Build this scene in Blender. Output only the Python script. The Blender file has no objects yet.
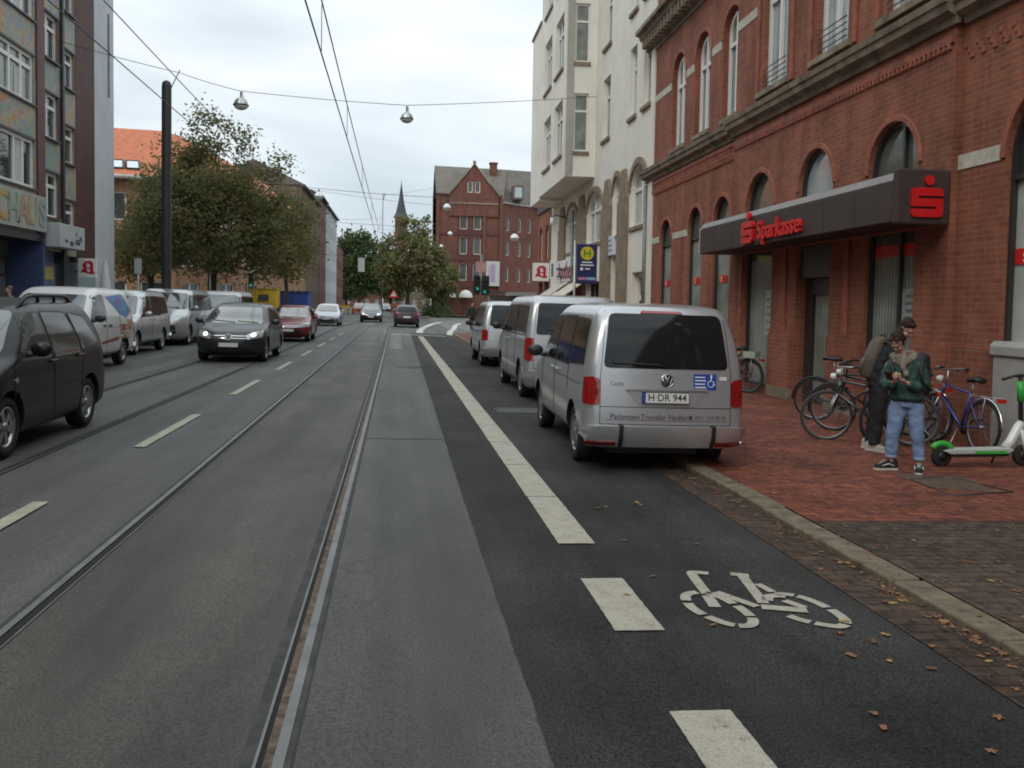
import bpy, bmesh, math, random
from mathutils import Vector, Matrix, Euler
from mathutils.bvhtree import BVHTree
from mathutils.geometry import tessellate_polygon
S = bpy.context.scene
COL = S.collection
PI = math.pi
R = math.radians
random.seed(7)
TILT = 0.013
def gz(x): return -TILT * x                      # the carriageway falls gently to the right
def sz(x): return -TILT * x + 0.047              # the right pavement

# ------------------------------------------------------------------ object helpers
def tag(o, label=None, cat=None, group=None, kind=None):
    if label: o['label'] = label
    if cat: o['category'] = cat
    if group: o['group'] = group
    if kind: o['kind'] = kind
    return o
def thing(name, label, cat, loc=(0, 0, 0), rot=(0, 0, 0), group=None, kind=None):
    o = bpy.data.objects.new(name, None)
    o.empty_display_size = 0.2
    COL.objects.link(o)
    o.location = loc
    o.rotation_euler = rot if hasattr(rot, '__len__') else (0, 0, rot)
    return tag(o, label, cat, group, kind)
def copy_tree(o, parent=None):
    c = o.copy(); COL.objects.link(c); c.parent = parent
    for ch in list(o.children): copy_tree(ch, c)
    return c

class MB:
    def __init__(s): s.v = []; s.f = []; s.mi = []; s.sm = []
    def add(s, vs, fs, m=0, T=None, smooth=False):
        b = len(s.v)
        s.v += [tuple(T @ Vector(p)) if T else tuple(p) for p in vs]
        for f in fs:
            s.f.append([b + i for i in f]); s.mi.append(m); s.sm.append(smooth)
        return s
    def box(s, x0, x1, y0, y1, z0, z1, m=0, T=None):
        vs = [(x, y, z) for z in (z0, z1) for y in (y0, y1) for x in (x0, x1)]
        return s.add(vs, [(0, 2, 3, 1), (4, 5, 7, 6), (0, 1, 5, 4), (2, 6, 7, 3), (0, 4, 6, 2), (1, 3, 7, 5)], m, T)
    def cbox(s, c, d, m=0, rot=None):
        T = Matrix.Translation(c)
        if rot is not None: T = T @ Euler(rot).to_matrix().to_4x4()
        return s.box(-d[0]/2, d[0]/2, -d[1]/2, d[1]/2, -d[2]/2, d[2]/2, m, T)
    def tube(s, pts, r, n=8, m=0, caps=True, closed=False):
        pts = [Vector(p) for p in pts]; k = len(pts)
        rs = r if hasattr(r, '__len__') else [r] * k
        vs = []; fs = []; ref = None
        for i, p in enumerate(pts):
            if closed: t = (pts[(i+1) % k] - pts[i-1])
            elif i == 0: t = pts[1] - p
            elif i == k-1: t = p - pts[i-1]
            else: t = pts[i+1] - pts[i-1]
            t.normalize()
            if ref is None: ref = t.orthogonal().normalized()
            a = (ref - t * ref.dot(t))
            a = a.normalized() if a.length > 1e-6 else t.orthogonal().normalized()
            ref = a; b = t.cross(a)
            for j in range(n):
                q = 2 * PI * j / n
                vs.append(p + (a * math.cos(q) + b * math.sin(q)) * rs[i])
        for i in range(k if closed else k-1):
            for j in range(n):
                a0 = i*n + j; a1 = i*n + (j+1) % n; b0 = ((i+1) % k)*n + j; b1 = ((i+1) % k)*n + (j+1) % n
                fs.append((a0, a1, b1, b0))
        if caps and not closed:
            fs.append(tuple(range(n-1, -1, -1))); fs.append(tuple(range((k-1)*n, k*n)))
        return s.add(vs, fs, m, None, True)
    def lathe(s, prof, n=16, m=0, T=None, smooth=True, a0=0, a1=2*PI):
        vs = []; fs = []; full = abs(a1-a0-2*PI) < 1e-6
        nn = n if full else n + 1
        for (r, z) in prof:
            for j in range(nn):
                q = a0 + (a1-a0) * j / n
                vs.append((r*math.cos(q), r*math.sin(q), z))
        for i in range(len(prof)-1):
            for j in range(n):
                j1 = (j+1) % nn
                fs.append((i*nn+j, i*nn+j1, (i+1)*nn+j1, (i+1)*nn+j))
        return s.add(vs, fs, m, T, smooth)
    def poly(s, pts, m=0):
        return s.add(pts, [tuple(range(len(pts)))], m)
    def prism(s, poly, y0, y1, m=0, T=None):
        """polygon in (x,z) extruded along y"""
        n = len(poly)
        A = sum(poly[i][0]*poly[(i+1) % n][1] - poly[(i+1) % n][0]*poly[i][1] for i in range(n))
        if A < 0: poly = poly[::-1]
        vs = [(p[0], y0, p[1]) for p in poly] + [(p[0], y1, p[1]) for p in poly]
        tri = tessellate_polygon([[Vector((p[0], p[1], 0)) for p in poly]])
        fs = []
        for t in tri:
            a, b, c = [poly[i] for i in t]
            ar = (b[0]-a[0])*(c[1]-a[1]) - (c[0]-a[0])*(b[1]-a[1])
            t = tuple(t) if ar > 0 else tuple(reversed(t))
            fs.append(t); fs.append(tuple(n+i for i in reversed(t)))
        for i in range(n):
            j = (i+1) % n
            fs.append((i, i+n, j+n, j))
        return s.add(vs, fs, m, T)
    def build(s, name, mats, parent=None, loc=(0, 0, 0), rot=(0, 0, 0), bevel=0, recalc=False, mods=None):
        me = bpy.data.meshes.new(name)
        me.from_pydata(s.v, [], s.f)
        if not isinstance(mats, (list, tuple)): mats = [mats]
        for mt in mats: me.materials.append(mt)
        me.polygons.foreach_set('material_index', s.mi)
        me.polygons.foreach_set('use_smooth', s.sm)
        me.update()
        if recalc:
            bm = bmesh.new(); bm.from_mesh(me); bmesh.ops.remove_doubles(bm, verts=bm.verts, dist=1e-5)
            bmesh.ops.recalc_face_normals(bm, faces=bm.faces); bm.to_mesh(me); bm.free()
        o = bpy.data.objects.new(name, me); COL.objects.link(o)
        o.location = loc; o.rotation_euler = rot; o.parent = parent
        if bevel:
            bv = o.modifiers.new('bevel', 'BEVEL'); bv.width = bevel; bv.segments = 2; bv.limit_method = 'ANGLE'
        return o

def split_loose(o):
    """give every loose piece of a part an object of its own"""
    bm = bmesh.new(); bm.from_mesh(o.data); seen = set(); groups = []
    for f in bm.faces:
        if f in seen: continue
        st_ = [f]; seen.add(f); g = []
        while st_:
            q = st_.pop(); g.append(q.index)
            for v in q.verts:
                for k in v.link_faces:
                    if k not in seen: seen.add(k); st_.append(k)
        groups.append(sorted(g))
    bm.free()
    if len(groups) < 2: return [o]
    me = o.data; out = []
    for g in groups:
        ix = {}; vs = []; fs = []
        for fi in g:
            p = me.polygons[fi]; f = []
            for vi in p.vertices:
                if vi not in ix: ix[vi] = len(vs); vs.append(tuple(me.vertices[vi].co))
                f.append(ix[vi])
            fs.append(f)
        m2 = bpy.data.meshes.new(me.name); m2.from_pydata(vs, [], fs)
        for mt in me.materials: m2.materials.append(mt)
        m2.polygons.foreach_set('material_index', [me.polygons[fi].material_index for fi in g]); m2.polygons.foreach_set('use_smooth', [me.polygons[fi].use_smooth for fi in g])
        c = o.copy(); c.data = m2; COL.objects.link(c); out.append(c)
    nm = o.name; bpy.data.objects.remove(o); out[0].name = nm.split('.')[0]
    return out
def bake(o):
    """apply the object's modifiers"""
    dg = bpy.context.evaluated_depsgraph_get(); dg.update()
    me = bpy.data.meshes.new_from_object(o.evaluated_get(dg))
    o.modifiers.clear(); o.data = me
    return o
_tc = {}
def text_mesh(txt, size=1.0, bold=0.0, align='CENTER'):
    k = (txt, bold, align)
    if k not in _tc:
        cu = bpy.data.curves.new('lettering', 'FONT'); cu.body = txt; cu.align_x = align; cu.align_y = 'CENTER'
        cu.offset = bold; cu.resolution_u = 3
        o = bpy.data.objects.new('lettering', cu); COL.objects.link(o)
        bpy.context.view_layer.update()
        me = bpy.data.meshes.new_from_object(o.evaluated_get(bpy.context.evaluated_depsgraph_get()))
        _tc[k] = ([tuple(v.co) for v in me.vertices], [tuple(p.vertices) for p in me.polygons])
        bpy.data.objects.remove(o); bpy.data.meshes.remove(me); bpy.data.curves.remove(cu)
    vs, fs = _tc[k]
    return [(v[0]*size, v[1]*size, 0) for v in vs], fs
def put_text(mb, txt, size, T, m=0, bold=0.0, align='CENTER', depth=0.004):
    """lettering as thin solid letters: front sheet raised by depth plus edge walls"""
    vs, fs = text_mesh(txt, size, bold, align)
    n = len(vs); V2 = [(v[0], v[1], depth) for v in vs] + [(v[0], v[1], 0) for v in vs]
    F = list(fs); cnt = {}
    for f in fs:
        for i in range(len(f)):
            e = (f[i], f[(i+1) % len(f)]); cnt[e] = 1
    for (a, b) in list(cnt):
        if (b, a) not in cnt: F.append((a, a+n, b+n, b))
    mb.add(V2, F, m, T)
    return mb
def plane_T(o, x, y):
    x = Vector(x).normalized(); y = Vector(y).normalized(); z = x.cross(y)
    T = Matrix((x, y, z)).transposed().to_4x4(); T.translation = Vector(o)
    return T

# ------------------------------------------------------------------ materials
_mc = {}
def mat(name, col, rough=0.6, metal=0.0, var=0.0, scale=6.0, bump=0.0, bscale=None, spec=0.5, coat=0.0, emit=None, es=1.0, col2=None, detail=4):
    if name in _mc: return _mc[name]
    m = bpy.data.materials.new(name); m.use_nodes = True; nt = m.node_tree; N = nt.nodes; L = nt.links
    b = N['Principled BSDF']
    b.inputs['Base Color'].default_value = (*col, 1); b.inputs['Roughness'].default_value = rough
    b.inputs['Metallic'].default_value = metal
    b.inputs['Specular IOR Level'].default_value = spec
    b.inputs['Coat Weight'].default_value = coat; b.inputs['Coat Roughness'].default_value = 0.06
    if emit: b.inputs['Emission Color'].default_value = (*emit, 1); b.inputs['Emission Strength'].default_value = es
    if var or bump or col2:
        tc = N.new('ShaderNodeTexCoord')
    if var or col2:
        nz = N.new('ShaderNodeTexNoise'); nz.inputs['Scale'].default_value = scale; nz.inputs['Detail'].default_value = detail
        nz.inputs['Roughness'].default_value = 0.65
        L.new(tc.outputs['Object'], nz.inputs['Vector'])
        rp = N.new('ShaderNodeValToRGB'); e = rp.color_ramp.elements
        e[0].position = 0.3; e[1].position = 0.72
        c2 = col2 or tuple(min(1, c*(1+var)) for c in col)
        e[0].color = (*[c*(1-var) for c in col], 1); e[1].color = (*c2, 1)
        L.new(nz.outputs['Fac'], rp.inputs['Fac']); L.new(rp.outputs['Color'], b.inputs['Base Color'])
    if bump:
        nb = N.new('ShaderNodeTexNoise'); nb.inputs['Scale'].default_value = bscale or scale*4; nb.inputs['Detail'].default_value = 3
        L.new(tc.outputs['Object'], nb.inputs['Vector'])
        bp = N.new('ShaderNodeBump'); bp.inputs['Strength'].default_value = bump; bp.inputs['Distance'].default_value = 0.02
        L.new(nb.outputs['Fac'], bp.inputs['Height']); L.new(bp.outputs['Normal'], b.inputs['Normal'])
    _mc[name] = m
    return m
def brick_mat(name, c1, c2, mortar, bw=0.25, rh=0.077, ms=0.010, rough=0.85, flat=False, stain=0.35, mort_bump=0.4):
    """brickwork; on walls it runs along local x (and y in reveals) and up z, flat=True lays it in the ground plane"""
    m = bpy.data.materials.new(name); m.use_nodes = True; nt = m.node_tree; N = nt.nodes; L = nt.links
    b = N['Principled BSDF']; b.inputs['Roughness'].default_value = rough
    b.inputs['Specular IOR Level'].default_value = 0.3
    tc = N.new('ShaderNodeTexCoord')
    if flat: vec = tc.outputs['Object']
    else:
        sp = N.new('ShaderNodeSeparateXYZ'); L.new(tc.outputs['Object'], sp.inputs[0])
        ad = N.new('ShaderNodeMath'); ad.operation = 'ADD'; L.new(sp.outputs[0], ad.inputs[0]); L.new(sp.outputs[1], ad.inputs[1])
        cb = N.new('ShaderNodeCombineXYZ'); L.new(ad.outputs[0], cb.inputs[0]); L.new(sp.outputs[2], cb.inputs[1]); vec = cb.outputs[0]
    br = N.new('ShaderNodeTexBrick')
    br.inputs['Scale'].default_value = 1.0; br.inputs['Brick Width'].default_value = bw; br.inputs['Row Height'].default_value = rh
    br.inputs['Mortar Size'].default_value = ms; br.inputs['Mortar Smooth'].default_value = 0.2; br.inputs['Bias'].default_value = 0.0
    br.inputs['Color1'].default_value = (*c1, 1); br.inputs['Color2'].default_value = (*c2, 1); br.inputs['Mortar'].default_value = (*mortar, 1)
    L.new(vec, br.inputs['Vector'])
    nz = N.new('ShaderNodeTexNoise'); nz.inputs['Scale'].default_value = 0.9; nz.inputs['Detail'].default_value = 7; nz.inputs['Roughness'].default_value = 0.7
    ms_ = N.new('ShaderNodeMapping'); ms_.inputs['Scale'].default_value = (1, 1, 1) if flat else (1.6, 1.6, .45)
    L.new(tc.outputs['Object'], ms_.inputs['Vector']); L.new(ms_.outputs[0], nz.inputs['Vector'])
    rp = N.new('ShaderNodeValToRGB'); e = rp.color_ramp.elements
    e[0].position = 0.34; e[1].position = 0.62
    e[0].color = (1-stain, 1-stain, 1-stain, 1); e[1].color = (1.0, 1.0, 1.0, 1)
    L.new(nz.outputs['Fac'], rp.inputs['Fac'])
    mx = N.new('ShaderNodeMixRGB'); mx.blend_type = 'MULTIPLY'; mx.inputs[0].default_value = 1.0
    L.new(br.outputs['Color'], mx.inputs[1]); L.new(rp.outputs['Color'], mx.inputs[2])
    L.new(mx.outputs[0], b.inputs['Base Color'])
    if flat:
        n5 = N.new('ShaderNodeTexNoise'); n5.inputs['Scale'].default_value = 9; n5.inputs['Detail'].default_value = 5; n5.inputs['Roughness'].default_value = .7
        L.new(tc.outputs['Object'], n5.inputs['Vector'])
        r5 = N.new('ShaderNodeValToRGB'); q = r5.color_ramp.elements; q[0].position = .36; q[0].color = (.52, .52, .52, 1); q[1].position = .64; q[1].color = (1.35, 1.3, 1.25, 1); L.new(n5.outputs['Fac'], r5.inputs['Fac'])
        m5 = N.new('ShaderNodeMixRGB'); m5.blend_type = 'MULTIPLY'; m5.inputs[0].default_value = 1; L.new(mx.outputs[0], m5.inputs[1]); L.new(r5.outputs['Color'], m5.inputs[2]); L.new(m5.outputs[0], b.inputs['Base Color'])
    bp = N.new('ShaderNodeBump'); bp.inputs['Strength'].default_value = mort_bump; bp.inputs['Distance'].default_value = 0.006; bp.invert = True
    L.new(br.outputs['Fac'], bp.inputs['Height']); L.new(bp.outputs['Normal'], b.inputs['Normal'])
    _mc[name] = m
    return m
def asphalt_mat(name, col,  speck=0.5, patch=0.35, warm=None, rough=0.8, stretch=(1, 1, 1), pscale=0.5, cracks=.45, spec=.4):
    m = bpy.data.materials.new(name); m.use_nodes = True; nt = m.node_tree; N = nt.nodes; L = nt.links
    b = N['Principled BSDF']; b.inputs['Roughness'].default_value = rough; b.inputs['Specular IOR Level'].default_value = spec
    tc = N.new('ShaderNodeTexCoord')
    n1 = N.new('ShaderNodeTexNoise'); n1.inputs['Scale'].default_value = 75; n1.inputs['Detail'].default_value = 4; n1.inputs['Roughness'].default_value = .75
    L.new(tc.outputs['Object'], n1.inputs['Vector'])
    mp = N.new('ShaderNodeMapping'); mp.inputs['Scale'].default_value = stretch; L.new(tc.outputs['Object'], mp.inputs['Vector'])
    n2 = N.new('ShaderNodeTexNoise'); n2.inputs['Scale'].default_value = pscale; n2.inputs['Detail'].default_value = 8; n2.inputs['Roughness'].default_value = 0.62
    L.new(mp.outputs[0], n2.inputs['Vector'])
    r2 = N.new('ShaderNodeValToRGB'); e = r2.color_ramp.elements; e[0].position = 0.3; e[1].position = 0.7
    e[0].color = (*[c*(1-patch) for c in col], 1); e[1].color = (*(warm or [c*(1+patch) for c in col]), 1)
    L.new(n2.outputs['Fac'], r2.inputs['Fac'])
    r1 = N.new('ShaderNodeValToRGB'); e = r1.color_ramp.elements; e[0].position = 0.37; e[1].position = 0.63
    e[0].color = (1-speck, 1-speck, 1-speck, 1); e[1].color = (1+speck, 1+speck, 1+speck, 1)
    L.new(n1.outputs['Fac'], r1.inputs['Fac'])
    mx = N.new('ShaderNodeMixRGB'); mx.blend_type = 'MULTIPLY'; mx.inputs[0].default_value = 1
    L.new(r2.outputs['Color'], mx.inputs[1]); L.new(r1.outputs['Color'], mx.inputs[2])
    # light grit
    vo = N.new('ShaderNodeTexVoronoi'); vo.inputs['Scale'].default_value = 26; L.new(tc.outputs['Object'], vo.inputs['Vector'])
    r3 = N.new('ShaderNodeValToRGB'); e = r3.color_ramp.elements; e[0].position = 0.0; e[1].position = 0.10
    e[0].color = (0.5, 0.5, 0.5, 1); e[1].color = (0, 0, 0, 1)
    L.new(vo.outputs['Distance'], r3.inputs['Fac'])
    n4 = N.new('ShaderNodeTexNoise'); n4.inputs['Scale'].default_value = 9; L.new(tc.outputs['Object'], n4.inputs['Vector'])
    r4 = N.new('ShaderNodeValToRGB'); e = r4.color_ramp.elements; e[0].position = 0.57; e[1].position = 0.62
    e[0].color = (0, 0, 0, 1); e[1].color = (1, 1, 1, 1); L.new(n4.outputs['Fac'], r4.inputs['Fac'])
    ml = N.new('ShaderNodeMixRGB'); ml.blend_type = 'MULTIPLY'; ml.inputs[0].default_value = 1
    L.new(r3.outputs['Color'], ml.inputs[1]); L.new(r4.outputs['Color'], ml.inputs[2])
    m2 = N.new('ShaderNodeMixRGB'); m2.blend_type = 'MIX'; m2.inputs[2].default_value = (0.24, 0.24, 0.23, 1)
    L.new(ml.outputs['Color'], m2.inputs[0]); L.new(mx.outputs[0], m2.inputs[1])
    ms = N.new('ShaderNodeMapping'); ms.inputs['Scale'].default_value = (2.2, .05, 1); L.new(tc.outputs['Object'], ms.inputs['Vector'])
    n6 = N.new('ShaderNodeTexNoise'); n6.inputs['Scale'].default_value = 1.0; n6.inputs['Detail'].default_value = 5; L.new(ms.outputs[0], n6.inputs['Vector'])
    r6 = N.new('ShaderNodeValToRGB'); e = r6.color_ramp.elements; e[0].position = .34; e[1].position = .66; e[0].color = (.72, .72, .72, 1); e[1].color = (1.2, 1.2, 1.19, 1); L.new(n6.outputs['Fac'], r6.inputs['Fac'])
    m6 = N.new('ShaderNodeMixRGB'); m6.blend_type = 'MULTIPLY'; m6.inputs[0].default_value = 1; L.new(m2.outputs[0], m6.inputs[1]); L.new(r6.outputs['Color'], m6.inputs[2])
    nd = N.new('ShaderNodeTexNoise'); nd.inputs['Scale'].default_value = 1.6; nd.inputs['Detail'].default_value = 6; L.new(tc.outputs['Object'], nd.inputs['Vector'])
    mxv = N.new('ShaderNodeMixRGB'); mxv.inputs[0].default_value = .35; L.new(tc.outputs['Object'], mxv.inputs[1]); L.new(nd.outputs['Color'], mxv.inputs[2])
    vc = N.new('ShaderNodeTexVoronoi'); vc.feature = 'DISTANCE_TO_EDGE'; vc.inputs['Scale'].default_value = .75; L.new(mxv.outputs[0], vc.inputs['Vector'])
    rc = N.new('ShaderNodeValToRGB'); e = rc.color_ramp.elements; e[0].position = .004; e[1].position = .012; e[0].color = (1, 1, 1, 1); e[1].color = (0, 0, 0, 1); L.new(vc.outputs['Distance'], rc.inputs['Fac'])
    nm = N.new('ShaderNodeTexNoise'); nm.inputs['Scale'].default_value = .32; nm.inputs['Detail'].default_value = 3; L.new(tc.outputs['Object'], nm.inputs['Vector'])
    rm = N.new('ShaderNodeValToRGB'); e = rm.color_ramp.elements; e[0].position = .52; e[1].position = .60; e[0].color = (0, 0, 0, 1); e[1].color = (cracks, cracks, cracks, 1); L.new(nm.outputs['Fac'], rm.inputs['Fac'])
    mc = N.new('ShaderNodeMixRGB'); mc.blend_type = 'MULTIPLY'; mc.inputs[0].default_value = 1; L.new(rc.outputs['Color'], mc.inputs[1]); L.new(rm.outputs['Color'], mc.inputs[2])
    md = N.new('ShaderNodeMixRGB'); md.inputs[2].default_value = (.022, .021, .02, 1); L.new(mc.outputs[0], md.inputs[0]); L.new(m6.outputs[0], md.inputs[1])
    L.new(md.outputs[0], b.inputs['Base Color'])
    bp = N.new('ShaderNodeBump'); bp.inputs['Strength'].default_value = 0.5; bp.inputs['Distance'].default_value = 0.006
    L.new(n1.outputs['Fac'], bp.inputs['Height']); L.new(bp.outputs['Normal'], b.inputs['Normal'])
    _mc[name] = m
    return m

M_ = mat
def blind_mat():
    """shop glass with pale vertical blinds close behind it"""
    m = M_('blinds behind shop glass', (.33, .385, .34), .14, spec=.6); nt = m.node_tree; N = nt.nodes; L = nt.links; b = N['Principled BSDF']
    tc = N.new('ShaderNodeTexCoord'); sp = N.new('ShaderNodeSeparateXYZ'); L.new(tc.outputs['Object'], sp.inputs[0])
    wv = N.new('ShaderNodeTexWave'); wv.wave_type = 'BANDS'; wv.bands_direction = 'X'; wv.inputs['Scale'].default_value = 3.4; wv.inputs['Distortion'].default_value = .6; wv.inputs['Detail'].default_value = 2; wv.inputs['Detail Scale'].default_value = .4
    L.new(tc.outputs['Object'], wv.inputs['Vector'])
    rp = N.new('ShaderNodeValToRGB'); e = rp.color_ramp.elements; e[0].color = (.20, .245, .215, 1); e[1].color = (.37, .42, .375, 1); e[0].position = .05; e[1].position = .6
    L.new(wv.outputs['Fac'], rp.inputs['Fac'])
    nz = N.new('ShaderNodeTexNoise'); nz.inputs['Scale'].default_value = 1.1; nz.inputs['Detail'].default_value = 3; L.new(tc.outputs['Object'], nz.inputs['Vector'])
    r2 = N.new('ShaderNodeValToRGB'); q = r2.color_ramp.elements; q[0].position = .35; q[0].color = (.6, .6, .6, 1); q[1].position = .6; q[1].color = (1, 1, 1, 1); L.new(nz.outputs['Fac'], r2.inputs['Fac'])
    mx = N.new('ShaderNodeMixRGB'); mx.blend_type = 'MULTIPLY'; mx.inputs[0].default_value = 1; L.new(rp.outputs['Color'], mx.inputs[1]); L.new(r2.outputs['Color'], mx.inputs[2]); L.new(mx.outputs[0], b.inputs['Base Color'])
    return m
BRICK = brick_mat('red facade brick', (0.36, 0.124, 0.073), (0.265, 0.088, 0.055), (0.31, 0.165, 0.112), 0.26, 0.08, 0.009, stain=0.46)
BRICK_TRIM = M_('moulded red brick', (0.29, 0.096, 0.058), 0.8, var=0.35, scale=5, bump=0.2)
BRICK_FAR = brick_mat('old dark red brick', (0.225, 0.085, 0.060), (0.165, 0.062, 0.046), (0.18, 0.10, 0.075), 0.3, 0.1, 0.012, stain=0.35)
BRICK_OCHRE = brick_mat('ochre brick', (0.37, 0.20, 0.11), (0.31, 0.16, 0.085), (0.32, 0.2, 0.13), 0.3, 0.1, 0.012)
BRICK_GREY = brick_mat('grey brown brick', (0.20, 0.145, 0.10), (0.16, 0.11, 0.08), (0.18, 0.14, 0.11), 0.3, 0.1, 0.012)
STONE_BAND = M_('weathered pale stone', (0.50, 0.47, 0.39), 0.85, var=0.25, scale=5, bump=0.2)
STONE_DARK = M_('soot darkened sandstone', (0.225, 0.18, 0.13), 0.9, var=0.6, scale=2.6, bump=0.3, detail=8)
STONE_BROWN = M_('brown sandstone', (0.24, 0.185, 0.125), 0.9, var=0.3, scale=4, bump=0.25)
CREAM = M_('cream render', (0.76, 0.73, 0.645), 0.9, var=0.10, scale=0.7, bump=0.08, bscale=30, detail=8)
CREAM_TRIM = M_('cream painted trim', (0.66, 0.63, 0.54), 0.8, var=0.1, scale=4)
WHITEF = M_('white window frame', (0.72, 0.71, 0.67), 0.45, var=0.06)
WHITE = M_('white paint', (0.78, 0.78, 0.76), 0.5, var=0.06)
DARKF = M_('dark window frame', (0.035, 0.033, 0.032), 0.4)
GLASS = M_('dark window glass', (0.035, 0.042, 0.042), 0.04, spec=0.8)
GLASS_C = M_('curtained window glass', (0.19, 0.21, 0.19), 0.07, var=0.35, scale=2.2, spec=0.8)
GLASS_B = M_('pale blue window glass', (.36, .42, .425), 0.06, var=0.25, scale=1.5, spec=0.8)
FROST = blind_mat()
STEEL = M_('galvanised steel', (0.42, 0.43, 0.43), 0.45, 0.8, var=0.15)
DSTEEL = M_('dark painted steel', (0.028, 0.028, 0.03), 0.5, var=0.2, scale=3)
BLACKP = M_('black plastic', (0.018, 0.018, 0.019), 0.45)
RUBBER = M_('tyre rubber', (0.016, 0.016, 0.016), 0.85, bump=0.1)
RED = M_('signal red', (0.62, 0.016, 0.016), 0.4)
WIRE = M_('wire', (0.05, 0.05, 0.055), 0.5)
CHROME = M_('chrome', (0.72, 0.72, 0.72), 0.12, 1.0)
ALU = M_('alloy wheel', (0.45, 0.46, 0.47), 0.3, 0.9)
# ------------------------------------------------------------------ walls and windows
# a facade frame: local x runs along the wall, z up, +y points out to the street
def open_poly(o, n=14):
    u, w, z0, z1 = o['u'], o['w'], o['z0'], o['z1']
    if o.get('arch'):
        rise = o.get('rise', w)
        zs = z1 - rise
        pts = [(u-w, z0), (u+w, z0), (u+w, zs)]
        for i in range(1, n): q = PI*i/n; pts.append((u + w*math.cos(q), zs + rise*math.sin(q)))
        pts.append((u-w, zs)); return pts
    return [(u-w, z0), (u+w, z0), (u+w, z1), (u-w, z1)]
def wall(mb, outline, opens, y=0.0, depth=0.3, m=0, rm=None):
    loops = [[Vector((p[0], p[1], 0)) for p in outline]] + [[Vector((p[0], p[1], 0)) for p in open_poly(o)] for o in opens]
    flat = [p for l in loops for p in l]
    tri = tessellate_polygon(loops)
    fs = []
    for t in tri:
        a, b, c = [flat[i] for i in t]
        ar = (b-a).cross(c-a).z
        fs.append(tuple(reversed(t)) if ar > 0 else tuple(t))
    mb.add([(p.x, y, p.y) for p in flat], fs, m)
    for o in opens:
        P = open_poly(o); n = len(P); d = o.get('d', depth)
        vs = [(p[0], y, p[1]) for p in P] + [(p[0], y-d, p[1]) for p in P]
        mb.add(vs, [(i, i+n, (i+1) % n + n, (i+1) % n) for i in range(n)], m if rm is None else rm)
    n = len(outline)
    vs = [(p[0], y, p[1]) for p in outline] + [(p[0], y-depth-0.05, p[1]) for p in outline]
    mb.add(vs, [(i, (i+1) % n, (i+1) % n + n, i+n) for i in range(n)], m)
def inset(o, b):
    q = dict(o); q['w'] = o['w']-b; q['z0'] = o['z0']+b; q['z1'] = o['z1']-b
    if o.get('arch'): q['rise'] = max(0.01, o.get('rise', o['w'])-b)
    return q
def add_window(par, o, y, fm, gm, bar=0.07, mull=(), trans=(), td=0.07, sill=None, sillm=None, low=None, lowm=None, name='window'):
    """frame mesh (part) with its glass (sub-part)"""
    mb = MB()
    P = open_poly(o); Q = open_poly(inset(o, bar)); n = len(P)
    ya = y - 0.005; yb = y - td
    vs = [(p[0], ya, p[1]) for p in P] + [(p[0], ya, p[1]) for p in Q] + [(p[0], yb, p[1]) for p in Q]
    fs = []
    for i in range(n):
        j = (i+1) % n
        fs.append((i+n, j+n, j, i)); fs.append((i+n, i+2*n, j+2*n, j+n))
    mb.add(vs, fs, 0)
    for t in mull:
        u = o['u'] + t*o['w']; hb = bar*0.55
        dz = 0 if not o.get('arch') else o.get('rise', o['w'])*(1-math.sqrt(max(0, 1-t*t)))
        mb.box(u-hb, u+hb, yb, ya-0.004, o['z0']+bar*.9, o['z1']-dz-bar*.9)
    for z in trans:
        mb.box(o['u']-o['w']+bar*.9, o['u']+o['w']-bar*.9, yb, ya-0.008, z-bar*.6, z+bar*.6)
    if sill: mb.box(o['u']-o['w']-sill[0], o['u']+o['w']+sill[0], y-0.02, sill[1], o['z0']-sill[2], o['z0']-0.002, 1)
    f = mb.build(name, [fm, sillm or fm], par)
    g = MB(); q = inset(o, bar*0.8)
    if low is not None:
        lo = dict(u=q['u'], w=q['w'], z0=q['z0'], z1=low); g.add([(p[0], yb-0.006, p[1]) for p in open_poly(lo)], [(3, 2, 1, 0)], 1)
        q['z0'] = low
    PP = open_poly(q); g.add([(p[0], yb-0.006, p[1]) for p in PP], [tuple(range(len(PP)-1, -1, -1))], 0)
    g.build('pane', [gm, lowm or gm], f)
    return f
def arch_trim(mb, o, y0, y1, wd, m=0, n=18, legs=True):
    """a moulded strip following an arched opening"""
    u, w, z0, z1 = o['u'], o['w'], o['z0'], o['z1']; rise = o.get('rise', w); zs = z1-rise
    P = ([(u+w, z0)] if legs else []) + [(u+w*math.cos(PI*i/n), zs+rise*math.sin(PI*i/n)) for i in range(n+1)] + ([(u-w, z0)] if legs else [])
    Q = ([(u+w+wd, z0)] if legs else []) + [(u+(w+wd)*math.cos(PI*i/n), zs+(rise+wd)*math.sin(PI*i/n)) for i in range(n+1)] + ([(u-w-wd, z0)] if legs else [])
    k = len(P); vs = [(p[0], y1, p[1]) for p in P] + [(p[0], y1, p[1]) for p in Q] + [(p[0], y0, p[1]) for p in Q] + [(p[0], y0, p[1]) for p in P]
    fs = []
    for i in range(k-1):
        fs += [(i, i+1, i+1+k, i+k), (i+k, i+1+k, i+1+2*k, i+2*k), (i+3*k, i+1+3*k, i+1, i)]
    mb.add(vs, fs, m)

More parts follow.
